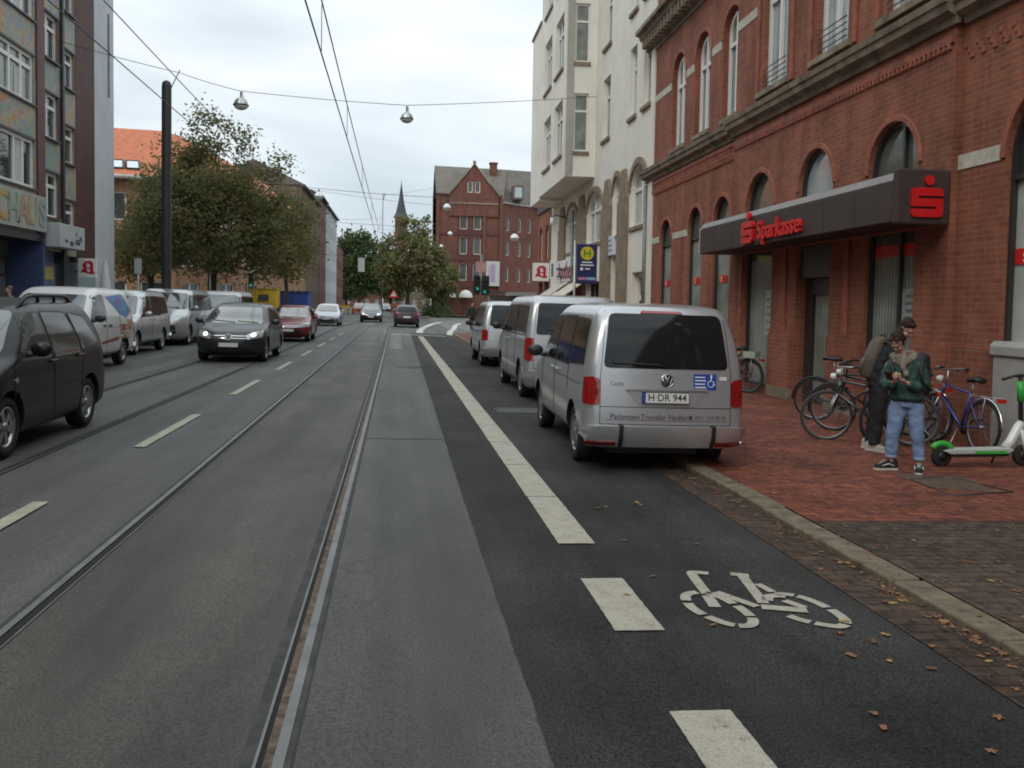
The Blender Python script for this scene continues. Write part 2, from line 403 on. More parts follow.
# ================================================================== 1  the brick bank building on the right
bank = thing('brick_building', 'ornate red brick building with tall arched windows and a dark shop canopy beside the pavement', 'building', (7.65, 11.0, 0), (0, 0, PI/2 - 0.0144))
GLASS_D = M_('dim shop glass', (.10, .115, .10), .08, var=.3, scale=2, spec=.8)
GLASS_W = M_('white curtained glass', (.42, .43, .39), .12, var=.2, scale=1.6, spec=.6)
gl = [dict(u=14.95, w=.56, z0=.55, z1=4.28, arch=True), dict(u=12.2, w=.57, z0=.55, z1=4.36, arch=True), dict(u=10.13, w=.60, z0=.55, z1=4.40, arch=True),
      dict(u=7.52, w=.76, z0=.06, z1=4.60, arch=True), dict(u=4.87, w=.70, z0=-.10, z1=4.66, arch=True), dict(u=2.20, w=.72, z0=.55, z1=4.62, arch=True)]
gr = [dict(u=-1.18, w=.82, z0=1.29, z1=4.50, arch=True), dict(u=-3.9, w=.72, z0=1.29, z1=4.5, arch=True)]
ua = [dict(u=14.02, w=.62, z0=6.2, z1=8.88, arch=True), dict(u=11.93, w=.62, z0=6.2, z1=8.85, arch=True), dict(u=9.78, w=.62, z0=6.2, z1=8.82, arch=True)]
ur = [dict(u=6.95, w=.60, z0=6.25, z1=8.9), dict(u=4.40, w=.58, z0=6.25, z1=8.9), dict(u=1.95, w=.58, z0=6.25, z1=8.9)]
uq = [dict(u=-1.22, w=.6, z0=6.25, z1=8.9), dict(u=-3.9, w=.6, z0=6.25, z1=8.9)]
mb = MB()
B0 = 9.15; B1 = .66                                            # central section stands 10 cm proud
wall(mb, [(B0, -.3), (17.25, -.3), (17.25, 14), (B0, 14)], gl[:3] + ua, 0, .34)
wall(mb, [(B1, -.3), (B0, -.3), (B0, 14), (B1, 14)], gl[3:] + ur, .10, .44)
wall(mb, [(-6.2, -.3), (B1, -.3), (B1, 14), (-6.2, 14)], gr + uq, 0, .34)
mb.box(-6.2, 17.25, -9, -.5, 0, 13.9)
mb.build('wall', BRICK, bank)
tr = MB()
for o in gl[:3] + gr: arch_trim(tr, o, -.10, .035, .10, legs=False)
for o in gl[3:]: arch_trim(tr, o, 0.0, .135, .10, legs=False)
for o in ua: arch_trim(tr, o, -.10, .03, .09, legs=False); arch_trim(tr, o, -.34, -.10, -.09)
for o in ur: tr.box(o['u']-o['w']-.34, o['u']-o['w']-.22, .10, .15, 6.2, 9.3); tr.box(o['u']+o['w']+.22, o['u']+o['w']+.34, .10, .15, 6.2, 9.3)
# moulded piers beside doors and windows, plinth corbels
for u in (8.45, 3.53, 6.08): tr.box(u-.09, u+.09, .10, .145, 1.2, 3.6)
tr.box(B1+.02, 8.7, .10, .16, 2.9, 2.97)
tr.build('brick_moulding', BRICK_TRIM, bank, bevel=.012)
# brick frieze under the string course
fr = MB()
u = 9.3
while u < 17.1:
    fr.box(u, u+.10, 0, .05, 5.18, 5.30); fr.box(u+.10, u+.20, 0, .05, 5.36, 5.46); u += .20
fr.box(9.25, 17.2, 0, .04, 5.30, 5.36); fr.box(9.25, 17.2, 0, .05, 5.48, 5.58)
u = .75
while u < 9.05: fr.box(u, u+.06, .10, .145, 5.33, 5.41); u += .12
fr.box(B1+.03, 9.1, .10, .14, 5.41, 5.52)
u = -6.1
while u < .55: fr.box(u, u+.09, 0, .022, 5.14, 5.22); fr.box(u+.12, u+.21, 0, .022, 5.30, 5.38); fr.box(u+.06, u+.15, 0, .018, 5.22, 5.30); u += .24
fr.build('brick_pattern', BRICK_TRIM, bank)
# stone string course with its profile, in three runs
st = MB()
def course(a, b, y, z, prof, m=0):
    P = [(y+p[0], z+p[1]) for p in prof]; n = len(P)
    vs = [(a, p[0], p[1]) for p in P] + [(b, p[0], p[1]) for p in P]
    fs = [(i, i+1, i+1+n, i+n) for i in range(n-1)] + [tuple(range(n-1, -1, -1)), tuple(range(n, 2*n))]
    st.add(vs, fs, m)
PROF = [(0, 0), (.06, 0), (.08, .09), (.20, .15), (.22, .26), (.25, .27), (.27, .37), (.20, .40), (.04, .50), (0, .50)]
course(B0, 17.3, 0, 5.62, PROF); course(B1-.1, B0+.1, .10, 5.64, PROF); course(-6.2, B1-.1, 0, 5.62, PROF)
st.build('string_course', STONE_DARK, bank)
st = MB()
PROF2 = [(0, 0), (.05, .02), (.05, .12), (.14, .15), (.14, .42), (.34, .48), (.38, .60), (.5, .64), (.5, .76), (0, .9)]
course(9.0, 17.3, 0, 9.62, PROF2)
u = 9.1
while u < 17.2: st.box(u, u+.16, .14, .33, 9.80, 10.08); u += .34
course(-6.2, 9.0, .1, 9.62, PROF2)
st.build('cornice', STONE_DARK, bank)
# pale stone bands broken by the windows
sb = MB()
def bands(z0, z1, y, a, b, opens):
    x = a
    for o in sorted(opens, key=lambda q: q['u']):
        w = o['w'] + (.10 if o.get('arch') else .34)
        if o['u']-w > x: sb.box(x, o['u']-w, y-.02, y+.012, z0, z1)
        x = o['u']+w
    if x < b: sb.box(x, b, y-.02, y+.012, z0, z1)
bands(3.66, 3.84, 0, B0+.01, 17.24, gl[:3]); bands(3.66, 3.86, 0, -6.2, B1-.01, gr)
bands(8.02, 8.22, 0, B0+.01, 17.24, ua); bands(8.02, 8.22, .1, B1+.01, B0-.01, ur)
split_loose(sb.build('stone_band', STONE_BAND, bank))
pl = MB()
pl.box(B0, 17.24, .0, .07, -.3, .5); 
for a, b in ((B1, 1.40), (2.98, 4.10), (5.64, 6.70), (8.34, B0)): pl.box(a, b, .1, .17, -.3, 1.22); pl.prism([(a, 1.22), (b, 1.22), (b-.02, 1.31), (a+.02, 1.31)], .1, .15)
pl.box(-6.2, B1-.002, 0, .07, -.3, 1.24)
split_loose(pl.build('plinth', BRICK, bank))
sk = MB()
for a, b in ((B1, 1.40), (2.98, 4.10), (5.64, 6.70), (8.34, B0)): sk.box(a-.005, b+.005, .1, .185, -.3, .16)
split_loose(sk.build('base_course', STONE_DARK, bank))
# windows
def sticker(f, u, z, y, w=.62, h=.19):
    s = MB(); s.box(u-w/2, u+w/2, y, y+.006, z-h/2, z+h/2, 0)
    T = plane_T((u+w*.22, y+.007, z-.02), (-1, 0, 0), (0, 0, 1))
    put_text(s, 'S', .17, T, 1, .012); s.cbox((u+w*.22, y+.009, z+.065), (.035, .004, .035), 1)
    s.build('window_sticker', [RED, WHITE], f)
for i, o in enumerate(gl[:3]):
    f = add_window(bank, o, -.05, DARKF, GLASS_D, .05, trans=(3.55,), low=3.5, lowm=FROST)
    sticker(f, o['u']+.12, 2.42, -.115, .52)
f = add_window(bank, gl[3], .04, DARKF, GLASS_D, .06, trans=(3.0,), low=2.75, lowm=FROST)
ps = MB(); ps.box(7.02, 7.36, -.028, -.023, 1.15, 2.1, 0)
for k in range(5): ps.box(7.06, 7.30-.03*(k % 2), -.023, -.02, 1.25+.16*k, 1.29+.16*k, 1)
ps.build('poster', [M_('pale poster', (.40, .45, .42), .6, var=.3, scale=9), M_('grey print', (.16, .19, .20), .6)], f)
f = add_window(bank, gl[5], .04, DARKF, GLASS_D, .06, mull=(-.25,), trans=(2.95,), low=2.72, lowm=FROST)
sg = MB(); sg.box(1.56, 2.84, -.022, -.015, 2.55, 2.74, 0); sg.build('red_strip', RED, f)
ps = MB(); ps.box(1.55, 1.98, -.024, -.020, 1.5, 2.05, 0)
for k in range(4): ps.box(1.6, 1.9-.04*(k % 2), -.020, -.017, 1.58+.11*k, 1.63+.11*k, 1)
ps.build('poster', [_mc['pale poster'], _mc['grey print']], f)
for o in gr:
    f = add_window(bank, o, -.07, DARKF, GLASS, .055, trans=(3.42,), low=3.4, lowm=M_('pale shop glass', (.42, .45, .40), .12, var=.15, scale=1.2))
    sticker(f, o['u']+.40, 2.42, -.135, .7, .2)
# recessed entrance
en = MB(); o = gl[4]
en.box(o['u']-o['w'], o['u']+o['w'], -.30, .03, 2.303, 2.9, 1)
en.build('door_lintel', [DARKF, DARKF], bank)
door = MB()
dx0, dx1 = o['u']-o['w'], o['u']+o['w']
door.box(dx0, dx0+.30, -.22, -.10, -.05, 2.3); door.box(dx1-.30, dx1, -.22, -.10, -.05, 2.3); door.box(dx0, dx1, -.215, -.105, 2.0, 2.3)
door.box(dx0+.30, dx1-.30, -.21, -.12, -.05, .06)
dr = door.build('door', DARKF, bank)
g = MB(); g.box(dx0+.28, dx1-.28, -.18, -.17, .0, 2.02); g.build('pane', FROST, dr)
h = MB(); h.tube([(dx0+.26, -.05, .9), (dx0+.26, -.05, 1.3)], .016); h.box(dx0+.245, dx0+.275, -.10, -.05, .93, .96); h.box(dx0+.245, dx0+.275, -.10, -.05, 1.24, 1.27); h.build('handle', STEEL, dr)
add_window(bank, dict(u=o['u'], w=o['w'], z0=2.92, z1=4.66, arch=True), .04, DARKF, GLASS_B, .06)
for i, o in enumerate(ua):
    add_window(bank, o | dict(w=.50, z1=o['z1']-.10, z0=6.26), -.10, WHITEF, GLASS_C, .075, mull=(0,), trans=(8.0,), sill=(.16, .07, .11), sillm=STONE_DARK)
for i, o in enumerate(ur + uq):
    y = .1 if o in ur else 0
    f = add_window(bank, o | dict(z0=6.30), y-.09, WHITEF, GLASS_B, .085, mull=(0,), trans=(8.15,), sill=(.2, y+.10, .11), sillm=STONE_DARK)
    if o in ur:
        b = MB()
        for k in range(4): b.tube([(o['u']-o['w']+.02, y+.02, 6.42+.11*k), (o['u']+o['w']-.02, y+.02, 6.42+.11*k)], .011, 6)
        b.build('railing', DSTEEL, f)
# downpipe at the far corner
dp = MB(); dp.tube([(17.05, .10, 0), (17.05, .10, 5.55)], .06, 10)
dp.build('downpipe', M_('zinc', (.20, .20, .19), .5, .4, var=.3), bank)

# ---- the shop canopy with its lettering
can = thing('shop_canopy', 'long dark brown metal canopy with red lettering above the bank entrance', 'canopy', (7.65, 11.0, 0), (0, 0, PI/2 - 0.0144))
CANM = M_('dark brown metal', (0.060, 0.041, 0.037), 0.6, var=0.12, scale=3, spec=.3)
CANE = M_('pale canopy edge', (0.21, 0.19, 0.18), 0.5, var=0.2, scale=3)  # slanted top strip, paler than the fascia
c = MB()
c.box(.74, 9.06, .175, .90, 2.93, 3.50)
c.build('fascia', CANM, can, bevel=.02)
c = MB(); c.prism([(.175, 3.503), (.90, 3.503), (.80, 3.63), (.175, 3.63)], .75, 9.05, 0, Matrix.Rotation(PI/2, 4, 'Z') @ Matrix.Diagonal((1, -1, 1, 1)))
c.build('roof_edge', CANE, can)
for k in range(8):
    pass
c = MB()
for k in range(1, 8): c.box(.74+k*1.04-.005, .74+k*1.04+.005, .898, .9025, 2.94, 3.49)
c.box(9.063, 9.08, .18, .90, 2.94, 3.52, 1)
c.build('panel_joint', [BLACKP, WHITE], can)
def s_logo(mb, T, w, h, d=.03):
    """rounded red S with a dot: three bars joined left and right, in the local x,y plane"""
    def rbox(x0, x1, y0, y1, rad, corners):
        P = []
        for (cx, cy, a, on) in ((x1, y1, 0, corners[0]), (x0, y1, 90, corners[1]), (x0, y0, 180, corners[2]), (x1, y0, 270, corners[3])):
            if on:
                ox = cx - rad if cx == x1 else cx + rad; oy = cy - rad if cy == y1 else cy + rad
                P += [(ox + rad*math.cos(R(a+k*18)), oy + rad*math.sin(R(a+k*18))) for k in range(6)]
            else: P.append((cx, cy))
        return P
    Tz = T @ Matrix(((1, 0, 0, 0), (0, 0, 1, 0), (0, 1, 0, 0), (0, 0, 0, 1)))
    g = h*.085; bh = (h - 2*g)/3
    y0 = -h/2
    mb.prism(rbox(-w/2, w/2, y0, y0+bh, w*.14, (0, 0, 1, 1)), 0, d, 0, Tz)
    mb.prism(rbox(-w/2, w/2, y0+bh+g, y0+2*bh+g, w*.05, (0, 0, 0, 0)), 0, d, 0, Tz)
    mb.prism(rbox(-w/2, w/2, y0+2*bh+2*g, h/2, w*.14, (1, 1, 0, 0)), 0, d, 0, Tz)
    mb.prism([(w*.28, y0+bh-.001), (w/2, y0+bh-.001), (w/2, y0+bh+g+.001), (w*.28, y0+bh+g+.001)], 0, d, 0, Tz)
    mb.prism([(-w/2, y0+2*bh+g-.001), (-w*.28, y0+2*bh+g-.001), (-w*.28, y0+2*bh+2*g+.001), (-w/2, y0+2*bh+2*g+.001)], 0, d, 0, Tz)
    rr = h*.17
    mb.prism([(w*.06+rr*math.cos(q*PI/10), h/2+g+rr+rr*math.sin(q*PI/10)) for q in range(20)], 0, d, 0, Tz)
c = MB()
T = plane_T((5.98, .902, 3.19), (-1, 0, 0), (0, 0, 1)); s_logo(c, T, .56, .42, .07); c.build('logo', M_('red sign plastic', (.60, .012, .014), .35), can); c = MB()
T = plane_T((4.53, .902, 3.17), (-1, 0, 0), (0, 0, 1)); put_text(c, 'Sparkasse', .485, T, 0, .012, depth=.06)
c.build('lettering', M_('red sign plastic', (.60, .012, .014), .35), can)
bx = MB(); bx.box(.62, .738, .115, .905, 2.90, 3.66); bxo = bx.build('sign_box', CANM, can, bevel=.03)
c = MB(); T = plane_T((.62, .47, 3.20), (0, -1, 0), (0, 0, 1)); s_logo(c, T, .46, .40, .035); c.build('logo', _mc['red sign plastic'], bxo)

# ================================================================== 2  cream building with bays
cre = thing('cream_building', 'tall cream rendered building with projecting bay windows and arched brown stone ground floor', 'building', (7.85, 28.6, 0), (0, 0, PI/2 - 0.0144))
X0 = 28.6
ca = [dict(u=.55, w=1.05, z0=4.38, z1=6.42, arch=True, rise=.8), dict(u=3.63, w=.66, z0=4.28, z1=6.42, arch=True, rise=.6), dict(u=7.6, w=1.5, z0=4.28, z1=6.36, arch=True, rise=.75), dict(u=12.85, w=1.42, z0=4.2, z1=6.3, arch=True, rise=.75)]
cg = [dict(u=.3, w=.85, z0=0, z1=2.85), dict(u=3.65, w=.62, z0=0, z1=3.55), dict(u=7.7, w=1.4, z0=.3, z1=2.7), dict(u=12.8, w=1.5, z0=.3, z1=2.7)]
cu = []
for k in range(4):
    zz = 8.15 + 3.55*k
    cu += [dict(u=-.22, w=.44, z0=zz, z1=zz+2.35), dict(u=1.62, w=.46, z0=zz, z1=zz+2.35), dict(u=5.8, w=.62, z0=zz, z1=zz+2.35)]
mb = MB(); wall(mb, [(-1.1, -.2), (19.0, -.2), (19.0, 21), (-1.1, 21)], ca + cg + cu, 0, .32); mb.box(-1.1, 19.0, -9, -.5, 0, 20.9)
mb.build('wall', CREAM, cre)
for o in cu: add_window(cre, o, -.13, WHITEF, GLASS_C, .07, mull=(0,), trans=(o['z1']-.7,), sill=(.1, .09, .12), sillm=STONE_BROWN)
for o in ca: add_window(cre, o, -.12, WHITEF, GLASS_W, .10, mull=(0,) if o['w'] < 1.2 else (-.4, .4), trans=(o['z1']-o['rise'],), sill=(.06, .07, .12), sillm=STONE_BROWN)
add_window(cre, cg[0], -.2, WHITEF, GLASS, .16, mull=(0,), trans=(2.0,), name='door')
add_window(cre, cg[1], -.6, M_('brown door wood', (.09, .06, .035), .6), GLASS, .16, mull=(0,), trans=(2.3,), name='door')
for o in cg[2:]: add_window(cre, o, -.2, DARKF, GLASS, .08, mull=(-.33, .33), name='shop_window')
tb = MB()
for u, hw in ((2.46, .62), (5.14, .72), (10.3, .95), (15.25, .82)):
    tb.box(u-hw, u+hw, 0, .14, -.2, 5.4); tb.prism([(u-hw, 5.403), (u+hw, 5.403), (u+hw*.45, 6.5), (u-hw*.45, 6.5)], 0, .10)
split_loose(tb.build('pilaster', STONE_BROWN, cre, bevel=.03))
for o in ca:
    t = MB(); arch_trim(t, o, -.02, .07, .20, legs=False); t.build('window_arch', STONE_BROWN, cre)
# the big projecting bay: floor slab at 6.5 m, two windows per storey on the street face, one on the near cheek
by0, by1, bp = 7.9, 15.45, 1.2
bo = []; bs = []
for k in range(4):
    zz = 8.05 + 3.6*k
    bo += [dict(u=10.0, w=1.05, z0=zz, z1=zz+2.3), dict(u=13.2, w=1.05, z0=zz, z1=zz+2.3)]
    bs += [dict(u=.60, w=.30, z0=zz-.05, z1=zz+2.3)]
by = MB(); wall(by, [(by0, 7.0), (by1, 7.0), (by1, 21), (by0, 21)], bo, bp, .25)
cheek = MB(); wall(cheek, [(0, 6.985), (bp, 6.985), (bp, 21), (0, 21)], bs, 0, .22)
# near cheek: local x along the building's y, facing back towards the viewer
Tc = Matrix(((0, -1, 0, by0), (1, 0, 0, 0), (0, 0, 1, 0), (0, 0, 0, 1)))
by.add(cheek.v, cheek.f, 0, Tc @ Matrix.Diagonal((1, 1, 1, 1)))
by.add([(by0, 0, 6.97), (by0, bp, 6.985), (by1, bp, 6.985), (by1, 0, 6.97)], [(0, 1, 2, 3)])
by.add([(by0, bp, 6.985), (by1, bp, 6.985), (by1, bp, 7.0), (by0, bp, 7.0)], [(3, 2, 1, 0)])
by.add([(by1, 0, 6.97), (by1, bp, 6.985), (by1, bp, 21), (by1, 0, 21)], [(0, 1, 2, 3)])
bay = by.build('bay', CREAM, cre)
for o in bo: add_window(bay, o, bp-.12, WHITEF, GLASS_C, .08, mull=(-.36, .36), trans=(o['z1']-.65,), sill=(.08, bp+.08, .12), sillm=STONE_BROWN)
cw = MB(); cp = MB()
for o in bs:
    f = MB()
    for (a, b, c2, d2) in ((.30, .37, o['z0'], o['z1']), (.83, .90, o['z0'], o['z1']), (.37, .83, o['z0'], o['z0']+.08), (.37, .83, o['z1']-.08, o['z1']), (.37, .83, o['z1']-.75, o['z1']-.67)):
        f.box(by0+.08, by0+.13, a, b, c2, d2)
    f.box(by0-.07, by0+.1, .26, .94, o['z0']-.14, o['z0']-.002, 1)
    fo = f.build('window', [WHITEF, STONE_BROWN], bay)
    g = MB(); g.box(by0+.115, by0+.122, .34, .86, o['z0'], o['z1']); g.build('pane', GLASS_C, fo)
b2 = MB(); b2.box(15.46, 18.7, 0, 1.2, 6.85, 15.4); b2.box(15.5, 18.76, 0, 1.27, 15.403, 15.55, 1)
b2.build('lower_bay', [CREAM, STONE_BROWN], cre)
dp = MB(); dp.tube([(11.5, .22, 0), (11.5, .22, 6.0)], .06, 10); split_loose(dp.build('downpipe', _mc['zinc'], cre))
lm = MB(); lm.tube([(14.0, .1, 5.9), (14.0, .6, 6.0), (14.0, .75, 5.9)], .03, 6); lm.lathe([(0, 0), (.09, -.02), (.12, -.35), (0, -.4)], 10, 1, Matrix.Translation((14.0, .75, 5.9))); lm.build('wall_lamp', [DSTEEL, WHITE], cre)

# shop signs and awnings along the cream building
def pharm(mb, T, s, m=1):
    """the gothic red A of a pharmacy in a square of side s"""
    def q(pts): 
        Tz = T @ Matrix(((1, 0, 0, 0), (0, 0, 1, 0), (0, 1, 0, 0), (0, 0, 0, 1)))
        mb.prism([(p[0]*s, p[1]*s) for p in pts], .002, .012, m, Tz)
    q([(.10, -.30), (.30, -.30), (.30, -.20), (.25, -.18), (.25, .16), (.10, .16)])
    q([(-.24, .12), (-.10, .30), (.12, .32), (.25, .22), (.25, .14), (.10, .16), (-.02, .22), (-.12, .10), (-.20, .04)])
    q([(-.12, .10), (.0, .14), (-.08, -.02), (-.02, -.16), (-.16, -.2), (-.30, -.26), (-.28, -.14), (-.2, -.08), (-.2, .04)])
    q([(-.10, -.06), (.10, -.06), (.10, .0), (-.10, .0)])
    q([(-.20, -.2), (.12, -.30), (.12, -.22), (-.1, -.14)])
PHRED = M_('pharmacy red', (.50, .012, .03), .4)
ps = thing('pharmacy_sign', 'square white pharmacy sign with a red gothic A on the cream building', 'sign', (6.86, 43.0, 2.86))
b = MB(); b.box(-.40, .40, -.07, .07, 0, .86); b.build('panel', WHITE, ps, bevel=.02)
b = MB(); pharm(b, plane_T((0, -.071, .43), (1, 0, 0), (0, 0, 1)), .95, 0); b.build('letter', PHRED, ps)
b = MB(); b.box(.40, 1.15, -.02, .02, .2, .25); b.box(.40, 1.15, -.02, .02, .6, .65); b.build('bracket', DSTEEL, ps)
ns = thing('shop_sign', 'narrow white sign standing out between the pharmacy sign and the lettered board', 'sign', (7.27, 42.0, 2.95))
b = MB(); b.box(-.14, .16, -.06, .06, 0, .85); b.build('panel', WHITE, ns, bevel=.015)
b = MB(); b.box(-.09, .02, -.065, -.06, .1, .7); b.build('stripe', M_('grey print', (.16, .19, .2)), ns)
b = MB(); b.box(.16, .80, -.02, .02, .4, .45); b.build('bracket', DSTEEL, ns)
ap = thing('fascia_board', 'long white pharmacy board with dark red lettering on the cream building', 'sign', (8.02, 41.9, 2.82), (0, 0, PI/2-.0144))
b = MB(); b.box(-2.6, 2.6, -.0, .14, 0, 1.05); b.build('panel', WHITE, ap, bevel=.02)
b = MB(); put_text(b, 'Apotheke', 1.15, plane_T((0.0, .142, .5), (-1, 0, 0), (0, 0, 1)), 0, .02, depth=.012); b.build('lettering', M_('dark red print', (.22, .02, .05), .5), ap)
us = thing('shop_sign', 'small pale blue sign above the brown doorway of the cream building', 'sign', (7.90, 32.8, 3.58), (0, 0, PI/2-.0144))
b = MB(); b.box(-.62, .62, 0, .10, 0, .72); b.build('panel', M_('pale sign white', (.62, .66, .70), .5), us, bevel=.02)
b = MB()
for k in range(3): b.box(-.4+.05*k, .42, .10, .106, .15+.18*k, .22+.18*k)
b.build('print', M_('blue grey print', (.2, .26, .36), .5), us)
AWN = M_('cream awning cloth', (.60, .56, .47), .85, var=.06, scale=8)
for i, (y, lab) in enumerate(((38.9, 'cream slanted awning nearest the bus stop sign'), (43.0, 'cream slanted awning under the narrow white sign'))):
    a = thing('awning', lab, 'awning', (7.98, y, 1.9), (0, 0, PI/2-.0144), 'awnings on the cream building')
    b = MB(); b.prism([(0, .95), (1.35, 0.0), (1.35, -.14), (1.32, -.14), (1.32, -.02), (0, .90)], -1.65, 1.65, 0, Matrix.Rotation(PI/2, 4, 'Z') @ Matrix.Diagonal((1, -1, 1, 1))); b.build('cloth', AWN, a)
    b = MB()
    for s in (-1.6, 1.6): b.tube([(s, .02, .2), (s, 1.3, .02)], .02, 6)
    b.build('arm', STEEL, a)

# brick house beyond the cream one
bh = thing('brick_house', 'low orange brick house front squeezed past the far end of the cream building', 'building', (8.1, 47.7, 0), (0, 0, PI/2))
ho = [dict(u=1.2+2.1*i, w=.5, z0=z, z1=z+1.9, arch=True, rise=.4) for i in range(2) for z in (4.2,)]
hg = [dict(u=1.2, w=.8, z0=.2, z1=3.0), dict(u=3.2, w=.8, z0=.2, z1=3.0)]
mb = MB(); wall(mb, [(0, -.2), (4.4, -.2), (4.4, 6.9), (0, 6.9)], ho + hg, 0, .25); mb.box(0, 4.4, -9, -.4, 0, 6.8); mb.box(0, 4.4, .0, .1, 3.4, 3.6); mb.build('wall', brick_mat('orange red brick', (.34, .11, .06), (.28, .085, .05), (.24, .14, .1), .3, .1, .012), bh)
for o in ho: add_window(bh, o, -.12, WHITEF, GLASS_C, .08, mull=(0,))
for o in hg: add_window(bh, o, -.12, DARKF, GLASS, .08, name='shop_window')
b = MB(); b.prism([(-.1, 6.9), (4.5, 6.9), (3.9, 7.4), (.6, 7.4)], -9, .1); b.build('roof', M_('grey roof tiles', (.085, .075, .07), .8, var=.25, scale=3, bump=.3, bscale=14), bh)

# bus stop sign on its post at the kerb
bs_ = thing('bus_stop_sign', 'dark blue bus stop sign with a yellow disc and H on a post', 'sign', (5.28, 25.0, sz(5.28)))
b = MB(); b.tube([(-.33, 0, 0), (-.33, 0, 3.55)], .04, 10); b.build('post', STEEL, bs_)
b = MB(); b.box(-.28, .30, -.05, .05, 2.34, 3.46); b.build('panel', M_('navy sign blue', (.022, .026, .10), .4), bs_, bevel=.015)
b = MB(); Tn = Matrix(((1, 0, 0, 0), (0, 1, 0, 0), (0, 0, 1, 0), (0, 0, 0, 1)))
b.prism([(.01+.19*math.cos(q*PI/14), 3.20+.19*math.sin(q*PI/14)) for q in range(28)], -.056, -.05, 0)
b.build('disc', M_('sign yellow', (.62, .50, .02), .4), bs_)
b = MB(); b.box(-.09, -.045, -.062, -.0565, 3.10, 3.30); b.box(.065, .11, -.062, -.0565, 3.10, 3.30); b.box(-.045, .065, -.062, -.0565, 3.18, 3.22); b.build('letter', M_('sign green', (.05, .28, .05), .4), bs_)
b = MB()
for (x0, x1, z) in ((-.14, .16, 2.93), (-.18, .20, 2.85), (-.04, .1, 2.745)): b.box(x0, x1, -.054, -.05, z, z+.035, 0)
b.prism([(-.14+.045*math.cos(q*PI/8), 2.76+.045*math.sin(q*PI/8)) for q in range(16)], -.054, -.05, 0)
b.box(-.24, -.02, -.054, -.05, 2.45, 2.53, 1); b.box(.0, .26, -.054, -.05, 2.45, 2.53, 2)
b.build('print', [WHITE, M_('pink print', (.5, .2, .3), .5), M_('sky blue print', (.25, .42, .55), .5)], bs_)
# ================================================================== 3  left side
# facade on the left faces +X: local x runs back towards the viewer (u = 41 - Y)
lb = thing('apartment_building', 'apartment building with colourful mosaic panels and dark red piers on the left edge', 'building', (-12.0, 41.0, 0), (0, 0, -PI/2))
LU = lambda y: 41.0 - y
def mosaic_mat():
    m = bpy.data.materials.new('mosaic panel'); m.use_nodes = True; nt = m.node_tree; N = nt.nodes; L = nt.links
    b = N['Principled BSDF']; b.inputs['Roughness'].default_value = .6
    tc = N.new('ShaderNodeTexCoord')
    sn = N.new('ShaderNodeVectorMath'); sn.operation = 'SNAP'; sn.inputs[1].default_value = (.15, 9, .15); L.new(tc.outputs['Object'], sn.inputs[0])
    vo = N.new('ShaderNodeTexWhiteNoise'); L.new(sn.outputs[0], vo.inputs['Vector'])
    sp = N.new('ShaderNodeSeparateColor'); L.new(vo.outputs['Color'], sp.inputs[0])
    nz = N.new('ShaderNodeTexNoise'); nz.inputs['Scale'].default_value = 1.25; nz.inputs['Detail'].default_value = 5; nz.inputs['Roughness'].default_value = .55; L.new(sn.outputs[0], nz.inputs['Vector'])
    md = N.new('ShaderNodeMath'); md.operation = 'MULTIPLY_ADD'; md.inputs[1].default_value = .09; L.new(sp.outputs[0], md.inputs[0])
    n2 = N.new('ShaderNodeMath'); n2.operation = 'MULTIPLY'; n2.inputs[1].default_value = 1.0; L.new(nz.outputs['Fac'], n2.inputs[0]); L.new(n2.outputs[0], md.inputs[2])
    rp = N.new('ShaderNodeValToRGB'); e = rp.color_ramp; e.interpolation = 'CONSTANT'
    cols = [(.22, .25, .26), (.20, .30, .22), (.32, .30, .20), (.22, .25, .31), (.34, .31, .23), (.46, .20, .10), (.36, .31, .16), (.26, .26, .30)]
    while len(e.elements) < len(cols): e.elements.new(.5)
    for i, (c, p) in enumerate(zip(cols, (0, .42, .47, .515, .56, .61, .65, .70))): e.elements[i].position = p; e.elements[i].color = (*c, 1)
    L.new(md.outputs[0], rp.inputs['Fac']); L.new(rp.outputs['Color'], b.inputs['Base Color'])
    return m
MOS = mosaic_mat()
PIER = M_('dark red cladding', (.105, .040, .038), .6, var=.2, scale=2)
GREYW = M_('pale grey render', (.50, .53, .56), .9, var=.10, scale=.8, detail=8)
DRED = M_('brown red trapezoid cladding', (.125, .062, .055), .55, var=.2, scale=1.5)
oA = [dict(u=LU(30.0), w=1.98, z0=5.24+2.76*k, z1=6.84+2.76*k) for k in range(6)] + [dict(u=LU(25.3), w=1.98, z0=5.24+2.76*k, z1=6.84+2.76*k) for k in range(6)]
oB = [dict(u=LU(33.5), w=.66, z0=4.45+2.72*k, z1=6.0+2.72*k) for k in range(6)]
oC = [dict(u=LU(35.28), w=.5, z0=3.85+2.72*k, z1=5.2+2.72*k) for k in range(6)]
mb = MB()
wall(mb, [(LU(32.1), 3.8), (LU(20), 3.8), (LU(20), 22), (LU(32.1), 22)], oA, 0, .2, 0)
wall(mb, [(LU(34.45), 3.3), (LU(32.75), 3.3), (LU(32.75), 22), (LU(34.45), 22)], oB, -.05, .2, 0)
wall(mb, [(LU(36.0), 3.2), (LU(34.65), 3.2), (LU(34.65), 22), (LU(36.0), 22)], oC, -.05, .2, 0)
mb.box(LU(40.4), LU(20), -10, -.4, 3.82, 21.9)
mb.build('wall', MOS, lb)
b = MB()
b.box(LU(32.74), LU(32.11), -.3, .06, 3.8, 22); b.box(LU(27.95), LU(27.4), -.3, .06, 3.8, 22)
for o in oB: b.box(o['u']-.66, o['u']+.66-1.30, -.049, -.03, o['z0']-.05, o['z1']+.1)
for o in oB: b.box(LU(34.42), o['u']-.665, -.06, -.04, o['z0']-.05, o['z1']+.05)
